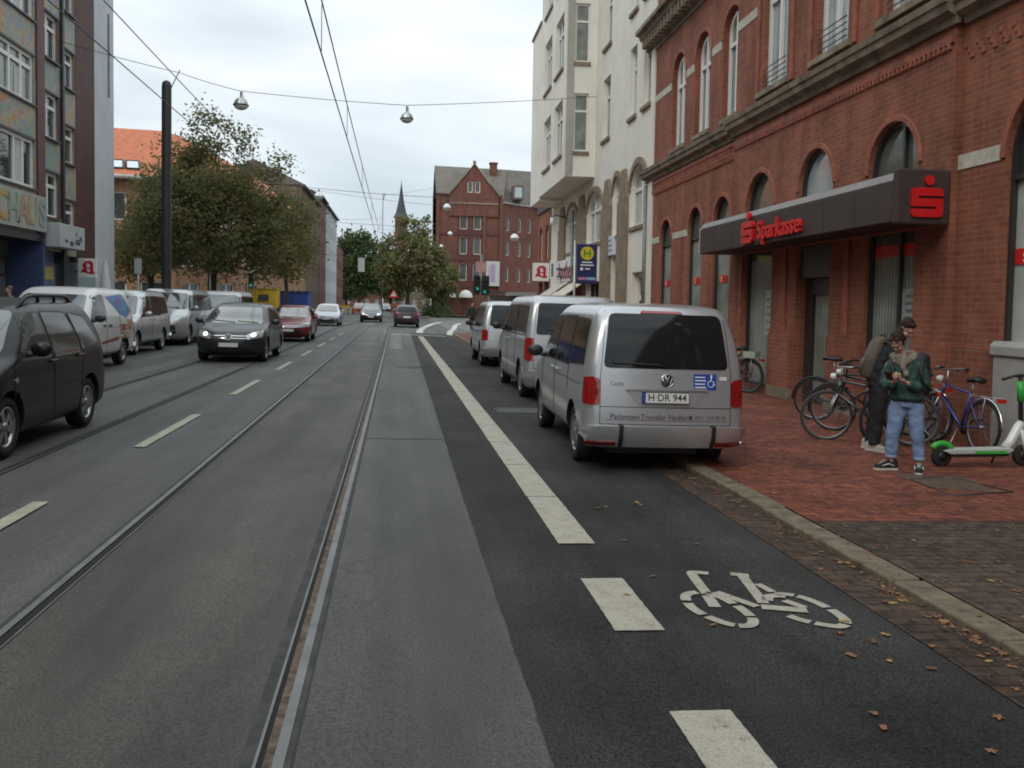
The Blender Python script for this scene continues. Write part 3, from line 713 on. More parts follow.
for o in oC: b.box(LU(35.98), o['u']-.505, -.06, -.04, o['z0']-.05, o['z1']+.05)
split_loose(b.build('pier', PIER, lb))
b = MB(); b.box(LU(34.64), LU(34.46), -.3, .05, 2.9, 22); b.build('seam', DSTEEL, lb)
b = MB(); 
x = 36.02
while x < 38.0: b.box(LU(x+.07), LU(x), -.3, -.02, 3.0, 22); b.box(LU(x+.14), LU(x+.07), -.3, -.06, 3.0, 22); x += .14
b.build('cladding', DRED, lb)
b = MB(); b.box(LU(40.45), LU(38.02), -9, .0, 0, 22); b.build('side_wall', GREYW, lb)
b = MB(); b.box(LU(39.75), LU(39.68), .0, .06, 10.0, 13.4); b.build('downpipe', _mc['zinc'], lb)
sl = MB()
for o in oA + oB + oC: sl.box(o['u']-o['w']-.05, o['u']+o['w']+.05, -.15, .08, o['z0']-.06, o['z0']-.003); sl.box(o['u']-o['w']-.05, o['u']+o['w']+.05, -.1, .03, o['z1']+.003, o['z1']+.07)
split_loose(sl.build('sill', M_('dark sill', (.06, .055, .06), .5), lb))
for i, o in enumerate(oA): add_window(lb, o, -.06, WHITEF, GLASS_C if i % 3 == 1 else GLASS, .11, mull=(-.55, -.1, .42) if i % 2 else (-.6, -.25, .3), trans=(o['z1']-.42,) if i % 3 else ())
for o in oB: add_window(lb, o, -.10, WHITEF, GLASS, .10, mull=(.25,), trans=(o['z1']-.45,))
for o in oC: add_window(lb, o, -.10, WHITEF, GLASS, .09, trans=(o['z1']-.4,))
cu = MB()
for i, o in enumerate(oA[:6]): cu.box(o['u']-1.2, o['u']-.7, -.128, -.124, o['z0']+.1, o['z1']-.5*(i % 2)-.1); cu.box(o['u']+.9, o['u']+1.5, -.128, -.124, o['z0']+.1, o['z1']-.1)
split_loose(cu.build('curtain', M_('net curtain', (.5, .51, .5), .8, var=.1), lb))
# ground floor: recessed shop fronts
b = MB()
b.box(LU(32.6), LU(20), -1.2, -1.1, 0, 3.8, 0); b.box(LU(32.7), LU(32.55), -1.2, .03, 0, 3.8, 1)
b.box(LU(32.7), LU(20), -1.2, 0, 3.55, 3.79, 2); b.box(LU(34.5), LU(32.72), -.4, -.28, 0, 3.3, 3); b.box(LU(36.0), LU(34.5), -.6, -.5, 0, 3.2, 2)
b.box(LU(38.0), LU(36.02), -.1, -.01, 0, 2.99, 4)
b.build('shop_wall', [M_('shop grey', (.13, .14, .15), .6, var=.3, scale=2), M_('blue shop panel', (.05, .075, .17), .5, var=.2), DARKF, M_('blue green shop panel', (.10, .14, .22), .5, var=.4, scale=3), M_('mint shop panel', (.27, .34, .34), .6, var=.15)], lb)
for y0, y1 in ((30.6, 32.4), (28.6, 30.5), (26.4, 28.4)):
    f = add_window(lb, dict(u=LU((y0+y1)/2), w=(y1-y0)/2, z0=.5, z1=3.0), -1.05, DARKF, GLASS_C, .06, mull=(0,), trans=(2.4,), name='shop_window')
b = MB(); b.box(LU(33.75), LU(33.2), -.279, -.27, 1.2, 1.9, 0); b.box(LU(34.3), LU(33.0), -.279, -.272, 2.3, 2.75, 0); b.build('poster', M_('yellow poster', (.50, .42, .10), .6), lb)
# signs on it
sg = thing('shop_sign', 'pale sign board with big pastel rainbow letters on the mosaic building', 'sign', (-11.94, 32.5, 3.86), (0, 0, -PI/2))
b = MB(); b.box(0, 11.0, 0, .12, 0, 1.16); b.build('panel', M_('pale grey sign', (.36, .37, .33), .6, var=.15, scale=2), sg)
cols = [(.22, .30, .28), (.34, .31, .17), (.38, .24, .18), (.26, .32, .26), (.42, .30, .12)]
for i, ch in enumerate('CHAUS'[::-1]):
    b = MB(); put_text(b, ch, 1.22, plane_T((.42 + .76*i, .122, .56), (-1, 0, 0), (0, 0, 1)), 0, .035, depth=.02)
    b.build('letter', M_('letter tint %d' % i, cols[i], .6), sg)
sg = thing('shop_sign', 'small white shop sign with dark lettering under the narrow mosaic strip', 'sign', (-11.98, 35.2, 3.40), (0, 0, -PI/2))
b = MB(); b.box(0, 2.45, 0, .5, 0, .82); b.build('panel', M_('off white sign', (.44, .46, .46), .6, var=.1, scale=2), sg, bevel=.02)
b = MB()
for (x, z, w, h) in ((.75, .22, .5, .12), (1.35, .18, .35, .16), (1.85, .24, .28, .1), (.45, .42, .22, .10), (.9, .52, .10, .12), (.62, .33, .7, .05)): b.cbox((x, .503, z), (w, .006, h))
b.build('print', M_('dark print', (.05, .055, .07), .6), sg)
ps = thing('pharmacy_sign', 'white pharmacy sign with a red gothic A standing out from the mosaic building', 'sign', (-11.55, 35.7, 2.42))
b = MB(); b.box(-.33, .33, -.06, .06, 0, .72); b.build('panel', WHITE, ps, bevel=.02)
b = MB(); pharm(b, plane_T((0.02, -.061, .38), (1, 0, 0), (0, 0, 1)), .8, 0); b.build('letter', PHRED, ps)
b = MB(); b.box(-.48, -.33, -.02, .02, .2, .25); b.build('bracket', DSTEEL, ps)

# orange roofed brick building at the far corner of the crossing
ob = thing('brick_building', 'ochre brick building with a steep orange tiled roof behind the big tree', 'building', (-16, 60, 0))
base = [(-27, 57, 0), (-14.6, 58.5), (-10.9, 61.5), (-9.9, 66), (-8.9, 92), (-22, 96), (-27, 75)]
def quad_wall(par, a, b, z1, opens, m, name='wall', fm=WHITEF, gm=GLASS, mull=(0,)):
    """one straight wall from a to b (left to right seen from outside) as its own facade frame"""
    a = Vector((a[0], a[1], 0)); b = Vector((b[0], b[1], 0)); d = b - a; L = d.length
    th = math.atan2(-d.y, -d.x)
    mb = MB(); wall(mb, [(0, -.3), (L, -.3), (L, z1), (0, z1)], opens, 0, .25)
    o = mb.build(name, m, par, b - Vector(par.location), (0, 0, th))
    for q in opens: add_window(o, q, -.12, fm, gm, .09, mull=mull)
    return o
EZ = 9.15
P = [(-27.5, 57), (-13.9, 59.2), (-10.6, 63.5), (-9.2, 93)]
def rows(L, n, zs, w, h, m0=1.2): return [dict(u=m0 + (L-2*m0)*i/(n-1), w=w, z0=z, z1=z+h) for i in range(n) for z in zs]
quad_wall(ob, P[0], P[1], EZ, [dict(u=u, w=.75, z0=z, z1=z+1.75) for u in (12.4, 9.0, 6.4, 3.6, 1.3) for z in (1.0, 3.75, 6.5)], BRICK_OCHRE)
quad_wall(ob, P[1], P[2], EZ, rows(5.4, 2, (1.0, 3.75, 6.5), .7, 1.75), BRICK_OCHRE)
quad_wall(ob, P[2], P[3], EZ, rows(29.5, 9, (1.0, 3.75, 6.5), .7, 1.75), BRICK_OCHRE)
ROOFO = M_('orange roof tiles', (.46, .145, .068), .8, var=.22, scale=2.5, bump=.3, bscale=12)
b = MB()
def roofpt(x, y, z): return (x+16, y-60, z)
E_ = [roofpt(p[0], p[1]-.6, EZ) for p in P[:2]] + [roofpt(P[2][0]+.6, P[2][1], EZ), roofpt(P[3][0]+.6, P[3][1], EZ)]
Rg = [roofpt(-27.5, 63, 13.1), roofpt(-16.0, 64.6, 13.1), roofpt(-15.2, 66.5, 13.1), roofpt(-13.6, 92, 13.6)]
for i in range(3): b.poly([E_[i], E_[i+1], Rg[i+1], Rg[i]])
Bk = [roofpt(-27.5, 71, EZ), roofpt(-21, 72, EZ), roofpt(-20.5, 73, EZ), roofpt(-18.5, 92, EZ)]
for i in range(3): b.poly([Rg[i], Rg[i+1], Bk[i+1], Bk[i]])
b.poly([E_[3], Bk[3], Rg[3]])
rf = b.build('roof', ROOFO, ob)
b = MB()
for i in range(3): b.tube([Vector(E_[i])+Vector((0, 0, -.05)), Vector(E_[i+1])+Vector((0, 0, -.05))], .14, 6)
b.build('gutter', M_('pale gutter', (.45, .44, .42), .6), ob)
def roof_at(x, t, lift):
    f = (x+27.5)/13.6; e = Vector((x, 56.4+2.2*f, EZ)); g = Vector((x*.846-4.24, 63+1.6*f, 13.1)); p = e.lerp(g, t) + Vector((0, -.57, .82))*lift
    return (p.x+16, p.y-60, p.z)
for x in (-17.1, -16.15):
    sk = MB(); sk.poly([roof_at(x-.34, .14, .10), roof_at(x+.34, .14, .10), roof_at(x+.34, .27, .10), roof_at(x-.34, .27, .10)])
    sko = sk.build('skylight', M_('skylight glass', (.55, .60, .63), .1, spec=.8), rf)
    sk = MB(); sk.tube([roof_at(x-.38, .13, .07), roof_at(x+.38, .13, .07), roof_at(x+.38, .28, .07), roof_at(x-.38, .28, .07)], .08, 4, closed=True); sk.build('frame', DSTEEL, sko)

# grey brick street houses beyond
for (y0, y1, zt, m, col, nm, lab, rcol) in (
    (100, 122, 14.2, BRICK_GREY, None, 'street_house', 'long grey brown brick street house beyond the orange roofed building', (.14, .12, .115)),
    (122.2, 134, 15.8, M_('dark red plaster', (.15, .045, .042), .8, var=.2), None, 'street_house', 'narrow dark red street house between grey brick and pale fronts', (.06, .055, .055)),
    (134.2, 158, 15.6, M_('pale grey plaster', (.45, .46, .47), .8, var=.1), None, 'street_house', 'pale grey plastered street house at the far end of the left row', (.06, .055, .055))):
    h = thing(nm, lab, 'building', (-10.4, y1, 0), (0, 0, -PI/2))
    L = y1-y0; n = max(3, int(L/3))
    ops = [dict(u=1.4+(L-2.8)*i/(n-1), w=.55, z0=z, z1=z+1.9) for i in range(n) for z in (1.0, 4.6, 8.0, 11.4) if z+2 < zt]
    mb = MB(); wall(mb, [(0, -.3), (L, -.3), (L, zt), (0, zt)], ops, 0, .2); mb.box(0, L, -10, -.3, 0, zt-.01); mb.build('wall', m, h)
    for q in ops: add_window(h, q, -.1, WHITEF, GLASS, .09)
    b = MB(); b.prism([(.5, zt), (-5, zt+2.2 if y0 > 110 else zt+2.6), (-10, zt), (-10, zt-.1), (.5, zt-.12)], 0, L, 0, Matrix.Rotation(PI/2, 4, 'Z') @ Matrix.Diagonal((1, -1, 1, 1)))
    b.build('roof', M_('dark roof %d' % y0, rcol, .8, var=.2, scale=2), h)
rh = thing('street_house', 'low red brick house far down the left side under the trees', 'building', (-11.0, 186, 0), (0, 0, -PI/2))
ops = [dict(u=2+2.8*i, w=.6, z0=z, z1=z+1.7) for i in range(7) for z in (1, 4.4, 7.6)]
mb = MB(); wall(mb, [(0, -.3), (22, -.3), (22, 12), (0, 12)], ops, 0, .2); mb.box(0, 22, -8, -.3, 0, 11.9); mb.build('wall', BRICK_FAR, rh)
for q in ops: add_window(rh, q, -.1, WHITEF, GLASS, .09)

# ================================================================== 4  the big brick corner house across the junction
fb = thing('corner_house', 'dark red brick corner house with a stepped gable and grey roof across the junction', 'building', (12.0, 124, 0))
FZ = 16.7
A0, A1, A2, A3 = (5.6, 124.0), (14.4, 124.0), (14.4, 124.0), (21.5, 132.0)
def arow(us, zs, w, h): return [dict(u=u, w=w, z0=z, z1=z+h, arch=True, rise=.22) for u in us for z in zs]
wl = quad_wall(fb, (5.2, 124), (14.2, 124), FZ, [dict(u=u, w=.52, z0=z, z1=z+2.35, arch=True, rise=.25) for u in (3.37, 5.27) for z in (4.9, 8.5, 11.9)], BRICK_FAR, gm=M_('dim far glass', (.085, .09, .08), .1, var=.4, scale=.6), mull=())
wr = quad_wall(fb, (14.2, 124), (24.0, 133), FZ-1.0, arow((2.0, 4.0, 7.2, 9.4, 12.0), (4.9, 8.5, 11.9), .36, 2.0), BRICK_FAR, gm=_mc['dim far glass'], mull=())
b = MB(); b.box(-6.8, 2.0, 0.6, 12, 0, FZ-.05); b.poly([(-6.8, 0, 0), (-6.8, 14, 0), (-6.8, 14, FZ), (-6.8, 0, FZ)]); b.poly([(2.2, 0, 0), (12, 9, 0), (12, 20, 0), (2, 20, 0)])
b.build('rear_wall', BRICK_FAR, fb)
# gable with its two attic windows
b = MB(); g0 = -3.5
gab = [(1.2, FZ-.8), (8.0-.0, FZ-.8), (8.0, FZ), (4.35+.2, FZ+4.3), (1.2, FZ)]
gw = quad_wall(fb, (7.2, 123.85), (13.8, 123.85), .01, [], BRICK_FAR, name='gable_base')
gm_ = MB(); ops = [dict(u=2.85, w=.36, z0=FZ+.2, z1=FZ+1.7), dict(u=3.85, w=.36, z0=FZ+.2, z1=FZ+1.7)]
wall(gm_, [(-.1, FZ-3), (6.7, FZ-3), (6.7, FZ-.1), (3.3, FZ+4.0), (-.1, FZ-.1)], ops, 0, .3)
gabo = gm_.build('gable', BRICK_FAR, fb, (1.6, -.25, 0), (0, 0, PI))
for q in ops: add_window(gabo, q, -.1, WHITEF, _mc['dim far glass'], .1)
b = MB()
for q in [dict(u=u, w=.52, z0=z, z1=z+2.35, arch=True, rise=.25) for u in (3.37, 5.27) for z in (4.9, 8.5, 11.9)]: arch_trim(b, q, -.05, .06, .26); b.box(q['u']-.85, q['u']+.85, 0, .09, q['z0']-.75, q['z0']-.05)
b.build('brick_trim', M_('dark brick band', (.105, .038, .032), .85, var=.2), wl)
t = MB(); t.tube([(-.25, .05, FZ-.3), (3.3, .05, FZ+4.1), (6.85, .05, FZ-.3)], .14, 4); t.box(3.1, 3.5, -.2, .2, FZ+3.9, FZ+4.5); t.box(-.1, 6.7, 0, .1, FZ-1.4, FZ-1.15); t.build('coping', STONE_DARK, gabo)
t = MB()
for z in (3.9, 7.6, 11.1, 14.8): t.box(-6.85, 2.25, -.10, 0, z, z+.32)
t.box(-6.9, 2.3, -.16, 0, FZ-.25, FZ); t.build('string_course', M_('dark brick band', (.105, .038, .032), .85, var=.2), fb)
pq = MB(); pq.box(1.9, 2.3, -.3, 0, 0, FZ); pq.box(-.45, -.0, -.2, 0, 0, FZ-.3); pq.box(-6.85, -6.4, -.2, 0, 0, FZ-.3); split_loose(pq.build('pilaster', BRICK_FAR, fb))
FR = M_('grey brown slate', (.14, .123, .105), .85, var=.25, scale=.8, detail=7)  # slate colour lightened to carry the haze of distance
b = MB()
b.add([(-6.9, -.2, FZ), (2.4, -.2, FZ), (3.5, 6, FZ+4.4), (-6.9, 6, FZ+4.6), (-6.9, 12, FZ)], [(0, 1, 2, 3), (3, 2, 1, 4)])
b.add([(2.3, -.2, FZ-1), (12.2, 8.8, FZ-1), (12.6, 16, FZ+5.6), (3.2, 6, FZ+4.4)], [(0, 1, 2, 3)])
b.add([(-1.7, -.26, FZ-.1), (-1.7+3.35, -.26, FZ-.1), (-1.7, -.26, FZ+4), (-1.7, 6, FZ+4), (1.65, 3, FZ-.1), (-5.05, -.26, FZ-.1), (-5.05, 3, FZ-.1)], [(2, 1, 4, 3), (5, 2, 3, 6)])
ro = b.build('roof', FR, fb)
b = MB(); b.box(.9, 1.9, 4.2, 5.2, FZ+2.5, FZ+4.9); b.box(.8, 2.0, 4.1, 5.3, FZ+4.9, FZ+5.1); b.build('chimney', BRICK_FAR, ro)
g2 = MB(); g2.prism([(-2.2, FZ-1.2), (2.2, FZ-1.2), (0, FZ+4)], -.1, .3, 0, Matrix.Translation((9.2, 5.8, 0)) @ Matrix.Rotation(R(42), 4, 'Z')); g2.build('side_gable', BRICK_FAR, fb)
d = MB(); d.box(3.8, 5.2, .6, 3, FZ-.4, FZ+1.5, 0); d.box(4.0, 5.0, .55, .6, FZ-.2, FZ+1.2, 1); d.build('dormer', [FR, GLASS_B], ro)
# shop floor: white dome awnings and banner
for i, (x, lab) in enumerate(((7.05, 'left white half dome awning on the far brick corner house'), (9.35, 'right white half dome awning beside the traffic light'))):
    a = thing('dome_awning', lab, 'awning', (x, 123.6, 2.55), (0, 0, 0), 'dome awnings')
    b = MB(); b.lathe([(.95*math.cos(q), 1.05*math.sin(q)) for q in [PI/2*k/6 for k in range(7)]], 20, 0, None, True, PI, 2*PI); b.build('cloth', M_('white awning cloth', (.72, .72, .68), .8), a)
a = thing('banner', 'tall white and violet banner hanging on the far brick corner house', 'banner', (13.0, 123.5, 4.2))
b = MB(); b.box(-.95, .95, -.04, .04, 0, 3.4, 0); b.box(-.3, .35, -.05, -.04, .5, 3.0, 1); b.box(-.55, -.4, -.05, -.04, .5, 2.8, 1); b.build('cloth', [M_('washed banner cloth', (.50, .49, .47), .8), M_('violet print', (.34, .28, .40), .6)], a)
b = MB(); b.box(-1.0, 1.0, -.03, .3, 3.4, 3.45); b.build('bracket', DSTEEL, a)
# dark bus shelter roof and pavilion by the junction
sh = thing('bus_shelter', 'long dark flat roofed glass shelter in front of the far brick corner house', 'shelter', (13.0, 88.0, 0))
b = MB(); b.box(-4.2, 4.2, -1.2, 1.2, 2.75, 2.95); b.build('roof', DSTEEL, sh)
for x in (-4, -1.4, 1.4, 4): b = MB(); b.box(x-.05, x+.05, .9, 1.0, 0, 2.75); b.build('post', STEEL, sh)
b = MB(); b.box(-4.1, 4.1, .93, .96, .3, 2.6); b.build('pane', GLASS_C, sh)
pv = thing('kiosk', 'small dark kiosk with a pale overhanging roof beside the cream building awnings', 'kiosk', (9.5, 62.0, 0))
b = MB(); b.box(-1.6, 2.8, -1.2, 1.2, 0, 2.3); b.build('wall', M_('kiosk brown', (.07, .05, .045), .7, var=.2), pv)
b = MB(); b.box(-1.9, 3.0, -1.6, 1.4, 2.3, 2.55); b.build('roof', M_('kiosk roof', (.24, .23, .22), .7), pv)

# houses closing the view far behind the junction
for (x0, x1, Y, zt, lab, m) in ((-4.0, 9.5, 262, 9.5, 'low brown house far behind the autumn tree', BRICK_GREY), (10.5, 26, 270, 11.0, 'long dark red house in the far distance behind the shrubs', BRICK_FAR), (-24, -5, 292, 9.0, 'far brick house closing the end of the street', BRICK_FAR)):
    h = thing('far_house', lab, 'building', (x0, Y, 0)); L = x1-x0
    quad_wall(h, (x0, Y), (x1, Y), zt, [dict(u=1.5+3*i, w=.6, z0=z, z1=z+1.7) for i in range(int(L/3)) for z in (1, 4.5)], m, gm=GLASS_C)
    b = MB(); b.prism([(-.4, zt), (L+.4, zt), (L-2, zt+4), (2, zt+4)], 0, 9); b.build('roof', M_('far dark roof', (.07, .06, .055), .8), h)
# church spire far away
ch = thing('church_tower', 'distant church tower with a thin dark spire above the trees', 'church', (1.0, 300, 0))
b = MB(); b.box(-2.0, 2.0, -2.0, 2.0, 0, 29.5); b.build('tower', BRICK_FAR, ch)
b = MB(); b.lathe([(2.6, 29.5), (1.7, 31.2), (.8, 35.5), (.08, 41.0)], 8, 0, None, False); b.tube([(0, 0, 40.6), (0, 0, 41.8)], .07, 5); b.build('spire', M_('dark slate', (.05, .055, .065), .7), ch)
b = MB(); b.box(-.6, .6, -2.02, -1.98, 22, 26); b.build('window', DARKF, ch)
# ================================================================== 5  vehicles
def smooth_rows(rows, it=2):
    for _ in range(it):
        new = [rows[0]]
        for i in range(1, len(rows)-1):
            new.append([(a+2*b+c)/4 for a, b, c in zip(rows[i-1], rows[i], rows[i+1])])
        new.append(rows[-1]); rows = new
    return rows
def car_shell(keys, sub=4, it=2, roof_rise=.05):
    """stack of rounded outlines: keys = (z, y_rear, y_front, half_width, r_rear, r_front, bow_rear, bow_front)"""
    rows = []
    for a, b in zip(keys[:-1], keys[1:]):
        for k in range(sub): rows.append([p+(q-p)*k/sub for p, q in zip(a, b)])
    rows.append(list(keys[-1]))
    rows = smooth_rows(rows, it)
    def ring(z, yr, yf, hw, rr, rf, br, bf, n_e=8, n_c=6, n_s=26):
        rr = min(rr, hw*.95); rf = min(rf, hw*.95)
        half = []                                   # from rear centre along +x to the front centre
        for i in range(n_e): half.append(((hw-rr)*i/n_e, yr, 'r'))
        for i in range(n_c): q = PI/2*i/n_c; half.append((hw-rr+rr*math.sin(q), yr+rr*(1-math.cos(q)), 'r'))
        for i in range(n_s+1): half.append((hw, yr+rr+(yf-rf-yr-rr)*i/n_s, 's'))
        for i in range(1, n_c+1): q = PI/2*i/n_c; half.append((hw-rf+rf*math.cos(q), yf-rf+rf*math.sin(q), 'f'))
        for i in range(n_e-1, -1, -1): half.append(((hw-rf)*i/n_e, yf, 'f'))
        out = []
        L = yf-yr
        for (x, y, w) in half:
            t = min(1, max(0, (y-yr)/L)); f = (x/hw)**2
            y2 = y + br*f*(1-t)**6 - bf*f*t**6
            out.append((x, y2, z))
        return out + [(-p[0], p[1], p[2]) for p in out[-2:0:-1]]
    V_ = []; F_ = []
    rings = [ring(*r) for r in rows]
    top = rows[-1]; cyc = (top[1]+top[2])/2
    for s, dz in ((.93, .30), (.80, .62), (.60, .86), (.35, .97), (.12, 1.0)):
        rings.append([(p[0]*s, cyc+(p[1]-cyc)*s, top[0]+roof_rise*dz) for p in rings[len(rows)-1]])
    n = len(rings[0])
    for r in rings: V_ += r
    for i in range(len(rings)-1):
        for j in range(n):
            k = (j+1) % n
            F_.append((i*n+j, i*n+k, (i+1)*n+k, (i+1)*n+j))
    b0 = len(rings)-1
    F_.append(tuple(range(n-1, -1, -1))); F_.append(tuple(b0*n+j for j in range(n)))
    return V_, F_
class Skin:
    """rays onto a shell, to lay glass, lamps, plates and seams on its curved surface"""
    def __init__(s, V_, F_): s.t = BVHTree.FromPolygons([Vector(v) for v in V_], F_)
    def hit(s, ax, a, b):
        if ax in ('L', 'R'):
            sg = 1 if ax == 'R' else -1; o = Vector((sg*3, a, b)); d = Vector((-sg, 0, 0))
        elif ax == 'B': o = Vector((a, -6, b)); d = Vector((0, 1, 0))
        elif ax == 'F': o = Vector((a, 6, b)); d = Vector((0, -1, 0))
        else: o = Vector((a, b, 6)); d = Vector((0, 0, -1))
        p, n, i, _ = s.t.ray_cast(o, d)
        if p is None or (ax in 'LR' and p.x*(1 if ax == 'R' else -1) < 0):
            near = Vector((.8*(1 if ax == 'R' else -1), a, b)) if ax in 'LR' else Vector((a, -2.2 if ax == 'B' else 2.2, b)) if ax in 'BF' else Vector((a, b, 1.5))
            p, n, i, _ = s.t.find_nearest(near)
        if n.dot(-d) < 0: n = -n
        return p, n
    def patch(s, mb, ax, poly, off=.004, m=0, grid=.09, smooth=True, back=.03):
        bm = bmesh.new()
        vs = [bm.verts.new((p[0], p[1], 0)) for p in poly]; bm.faces.new(vs)
        x0, x1 = min(p[0] for p in poly), max(p[0] for p in poly); z0, z1 = min(p[1] for p in poly), max(p[1] for p in poly)
        for ax_i, lo, hi in ((0, x0, x1), (1, z0, z1)):
            k = int((hi-lo)/grid)
            for i in range(1, k+1):
                c = lo + (hi-lo)*i/(k+1); no = (1, 0, 0) if ax_i == 0 else (0, 1, 0)
                co = (c, 0, 0) if ax_i == 0 else (0, c, 0)
                bmesh.ops.bisect_plane(bm, geom=bm.verts[:]+bm.edges[:]+bm.faces[:], plane_co=co, plane_no=no)
        bmesh.ops.triangulate(bm, faces=[f for f in bm.faces if len(f.verts) > 4])
        bm.verts.index_update()
        H = [s.hit(ax, v.co.x, v.co.y) for v in bm.verts]
        outer = [h[0] + h[1]*off for h in H]; n = len(outer)
        fs = []; dirv = {'R': Vector((1, 0, 0)), 'L': Vector((-1, 0, 0)), 'B': Vector((0, -1, 0)), 'F': Vector((0, 1, 0)), 'T': Vector((0, 0, 1))}[ax]
        for f in bm.faces:
            ix = [v.index for v in f.verts]
            a, b, c = outer[ix[0]], outer[ix[1]], outer[ix[2]]
            if (b-a).cross(c-a).dot(dirv) < 0: ix.reverse()
            fs.append(tuple(ix))
        mb.add(outer, fs, m, None, smooth)
        rim = []; vv = outer + [h[0] - h[1]*back for h in H]
        for e in bm.edges:
            if len(e.link_faces) == 1: a, b = e.verts[0].index, e.verts[1].index; rim.append((a, b, b+n, a+n))
        mb.add(vv, rim, m)
        bm.free()
    def line(s, mb, ax, pts, w=.008, off=.002, m=0, r=None):
        P = []
        for a, b in zip(pts[:-1], pts[1:]):
            k = max(1, int(math.hypot(b[0]-a[0], b[1]-a[1])/.08))
            P += [(a[0]+(b[0]-a[0])*i/k, a[1]+(b[1]-a[1])*i/k) for i in range(k)]
        P.append(pts[-1])
        Q = []
        for p in P: h, n = s.hit(ax, *p); Q.append(h + n*off)
        mb.tube(Q, w/2, 4, m)
    def text(s, mb, ax, txt, x, z, size, off=.004, m=0, bold=.0):
        vs, fs = text_mesh(txt, size, bold)
        sg = {'B': 1, 'F': -1, 'L': -1, 'R': 1}[ax]
        out = []
        for v in vs: h, n = s.hit(ax, x + sg*v[0], z + v[1]); out.append(h + n*off)
        mb.add(out, fs, m)
def rpoly(pts, r=.04, n=3):
    out = []; k = len(pts)
    for i in range(k):
        p = Vector((*pts[i], 0)); a = Vector((*pts[i-1], 0)); b = Vector((*pts[(i+1) % k], 0))
        ra = min(r, (a-p).length*.45, (b-p).length*.45)
        q0 = p + (a-p).normalized()*ra; q2 = p + (b-p).normalized()*ra
        for j in range(n+1):
            t = j/n; q = q0*(1-t)**2 + p*2*t*(1-t) + q2*t*t
            out.append((q.x, q.y))
    return out
def mirror2(p): return [(-a, b) for a, b in p][::-1]
def ray_paint(name, col, metal=.6, rough=.3): return mat(name, col, rough, metal, var=.06, scale=1.3, coat=.55)
GLS = mat('tinted car glass', (.011, .012, .013), .07, spec=.42)
GLSF = mat('windscreen glass', (.035, .042, .042), .05, spec=1.0, coat=1.0)
TAIL = mat('tail lamp red', (.27, .006, .008), .12, coat=1.0)
TAILD = mat('tail lamp dark red', (.15, .004, .006), .15, coat=1.0)
LAMPG = mat('head lamp glass', (.42, .44, .45), .12, .5, coat=1.0)
LAMPON = mat('lit head lamp', (.9, .9, .85), .2, emit=(1.0, .90, .70), es=1.3)
PLATE = mat('number plate white', (.66, .66, .63), .4)
EUBLUE = mat('plate blue', (.02, .05, .28), .4)
PRINT = mat('black print', (.02, .02, .02), .5)
SEAM = mat('body seam', (.015, .015, .015), .7)
BUMP = mat('rough black bumper', (.022, .022, .023), .6)
AMBER = mat('amber lamp', (.55, .2, .02), .2, coat=1)
def wheel(par, x, y, r, w=.205, spokes=5, rimm=None, side=1, style=0):
    t = MB(); T = Matrix.Translation((x, y, r)) @ Matrix.Rotation(PI/2*side, 4, 'Y')
    h = w/2
    t.lathe([(r*.62, -h*.8), (r*.80, -h), (r*.95, -h*.92), (r, -h*.6), (r, h*.6), (r*.95, h*.92), (r*.80, h), (r*.64, h*.86), (r*.60, h*.3), (r*.3, h*.2), (0, h*.2)], 28, 0, T)
    o = t.build('wheel', RUBBER, par)
    m = MB()
    m.lathe([(r*.655, h*.80), (r*.66, h*.9), (r*.60, h*.84), (r*.58, h*.45)], 28, 0, T)
    if style == 0:
        for k in range(spokes):
            q = 2*PI*k/spokes + .3
            Tk = T @ Matrix.Rotation(q, 4, 'Z')
            m.prism([(r*.10, -r*.085), (r*.60, -r*.13), (r*.60, r*.13), (r*.10, r*.085)], h*.40, h*.72, 0, Tk @ Matrix(((1, 0, 0, 0), (0, 0, 1, 0), (0, 1, 0, 0), (0, 0, 0, 1))))
    else:
        m.lathe([(r*.60, h*.62), (r*.40, h*.86), (r*.16, h*.80), (0, h*.9)], 28, 0, T)
        for k in range(spokes):
            Tk = T @ Matrix.Rotation(2*PI*k/spokes, 4, 'Z')
            m.cbox((r*.49, 0, h*.78), (r*.14, r*.10, h*.06), 1, None) if False else m.box(r*.42, r*.56, -r*.05, r*.05, h*.70, h*.80, 1, Tk)
    m.lathe([(r*.17, h*.6), (r*.15, h*.85), (0, h*.88)], 14, 0, T)
    m.build('rim', [rimm or ALU, BLACKP], o)
    return o
def vw_logo(mb, ax, T, r, m=0):
    ring = [(r*math.cos(2*PI*i/28), r*math.sin(2*PI*i/28), 0) for i in range(28)]
    mb.tube([T @ Vector(p) for p in ring], r*.09, 6, m, closed=True)
    for pts in ([(-.42, .80), (-.02, -.05), (.02, -.05), (.42, .80)], [(-.80, .40), (-.36, -.78), (0, .12), (.36, -.78), (.80, .40)]):
        if len(pts) == 4: pts = [(-.38, .82), (0, .06), (.38, .82)]
        mb.tube([T @ Vector((p[0]*r, p[1]*r, 0)) for p in pts], r*.085, 6, m)
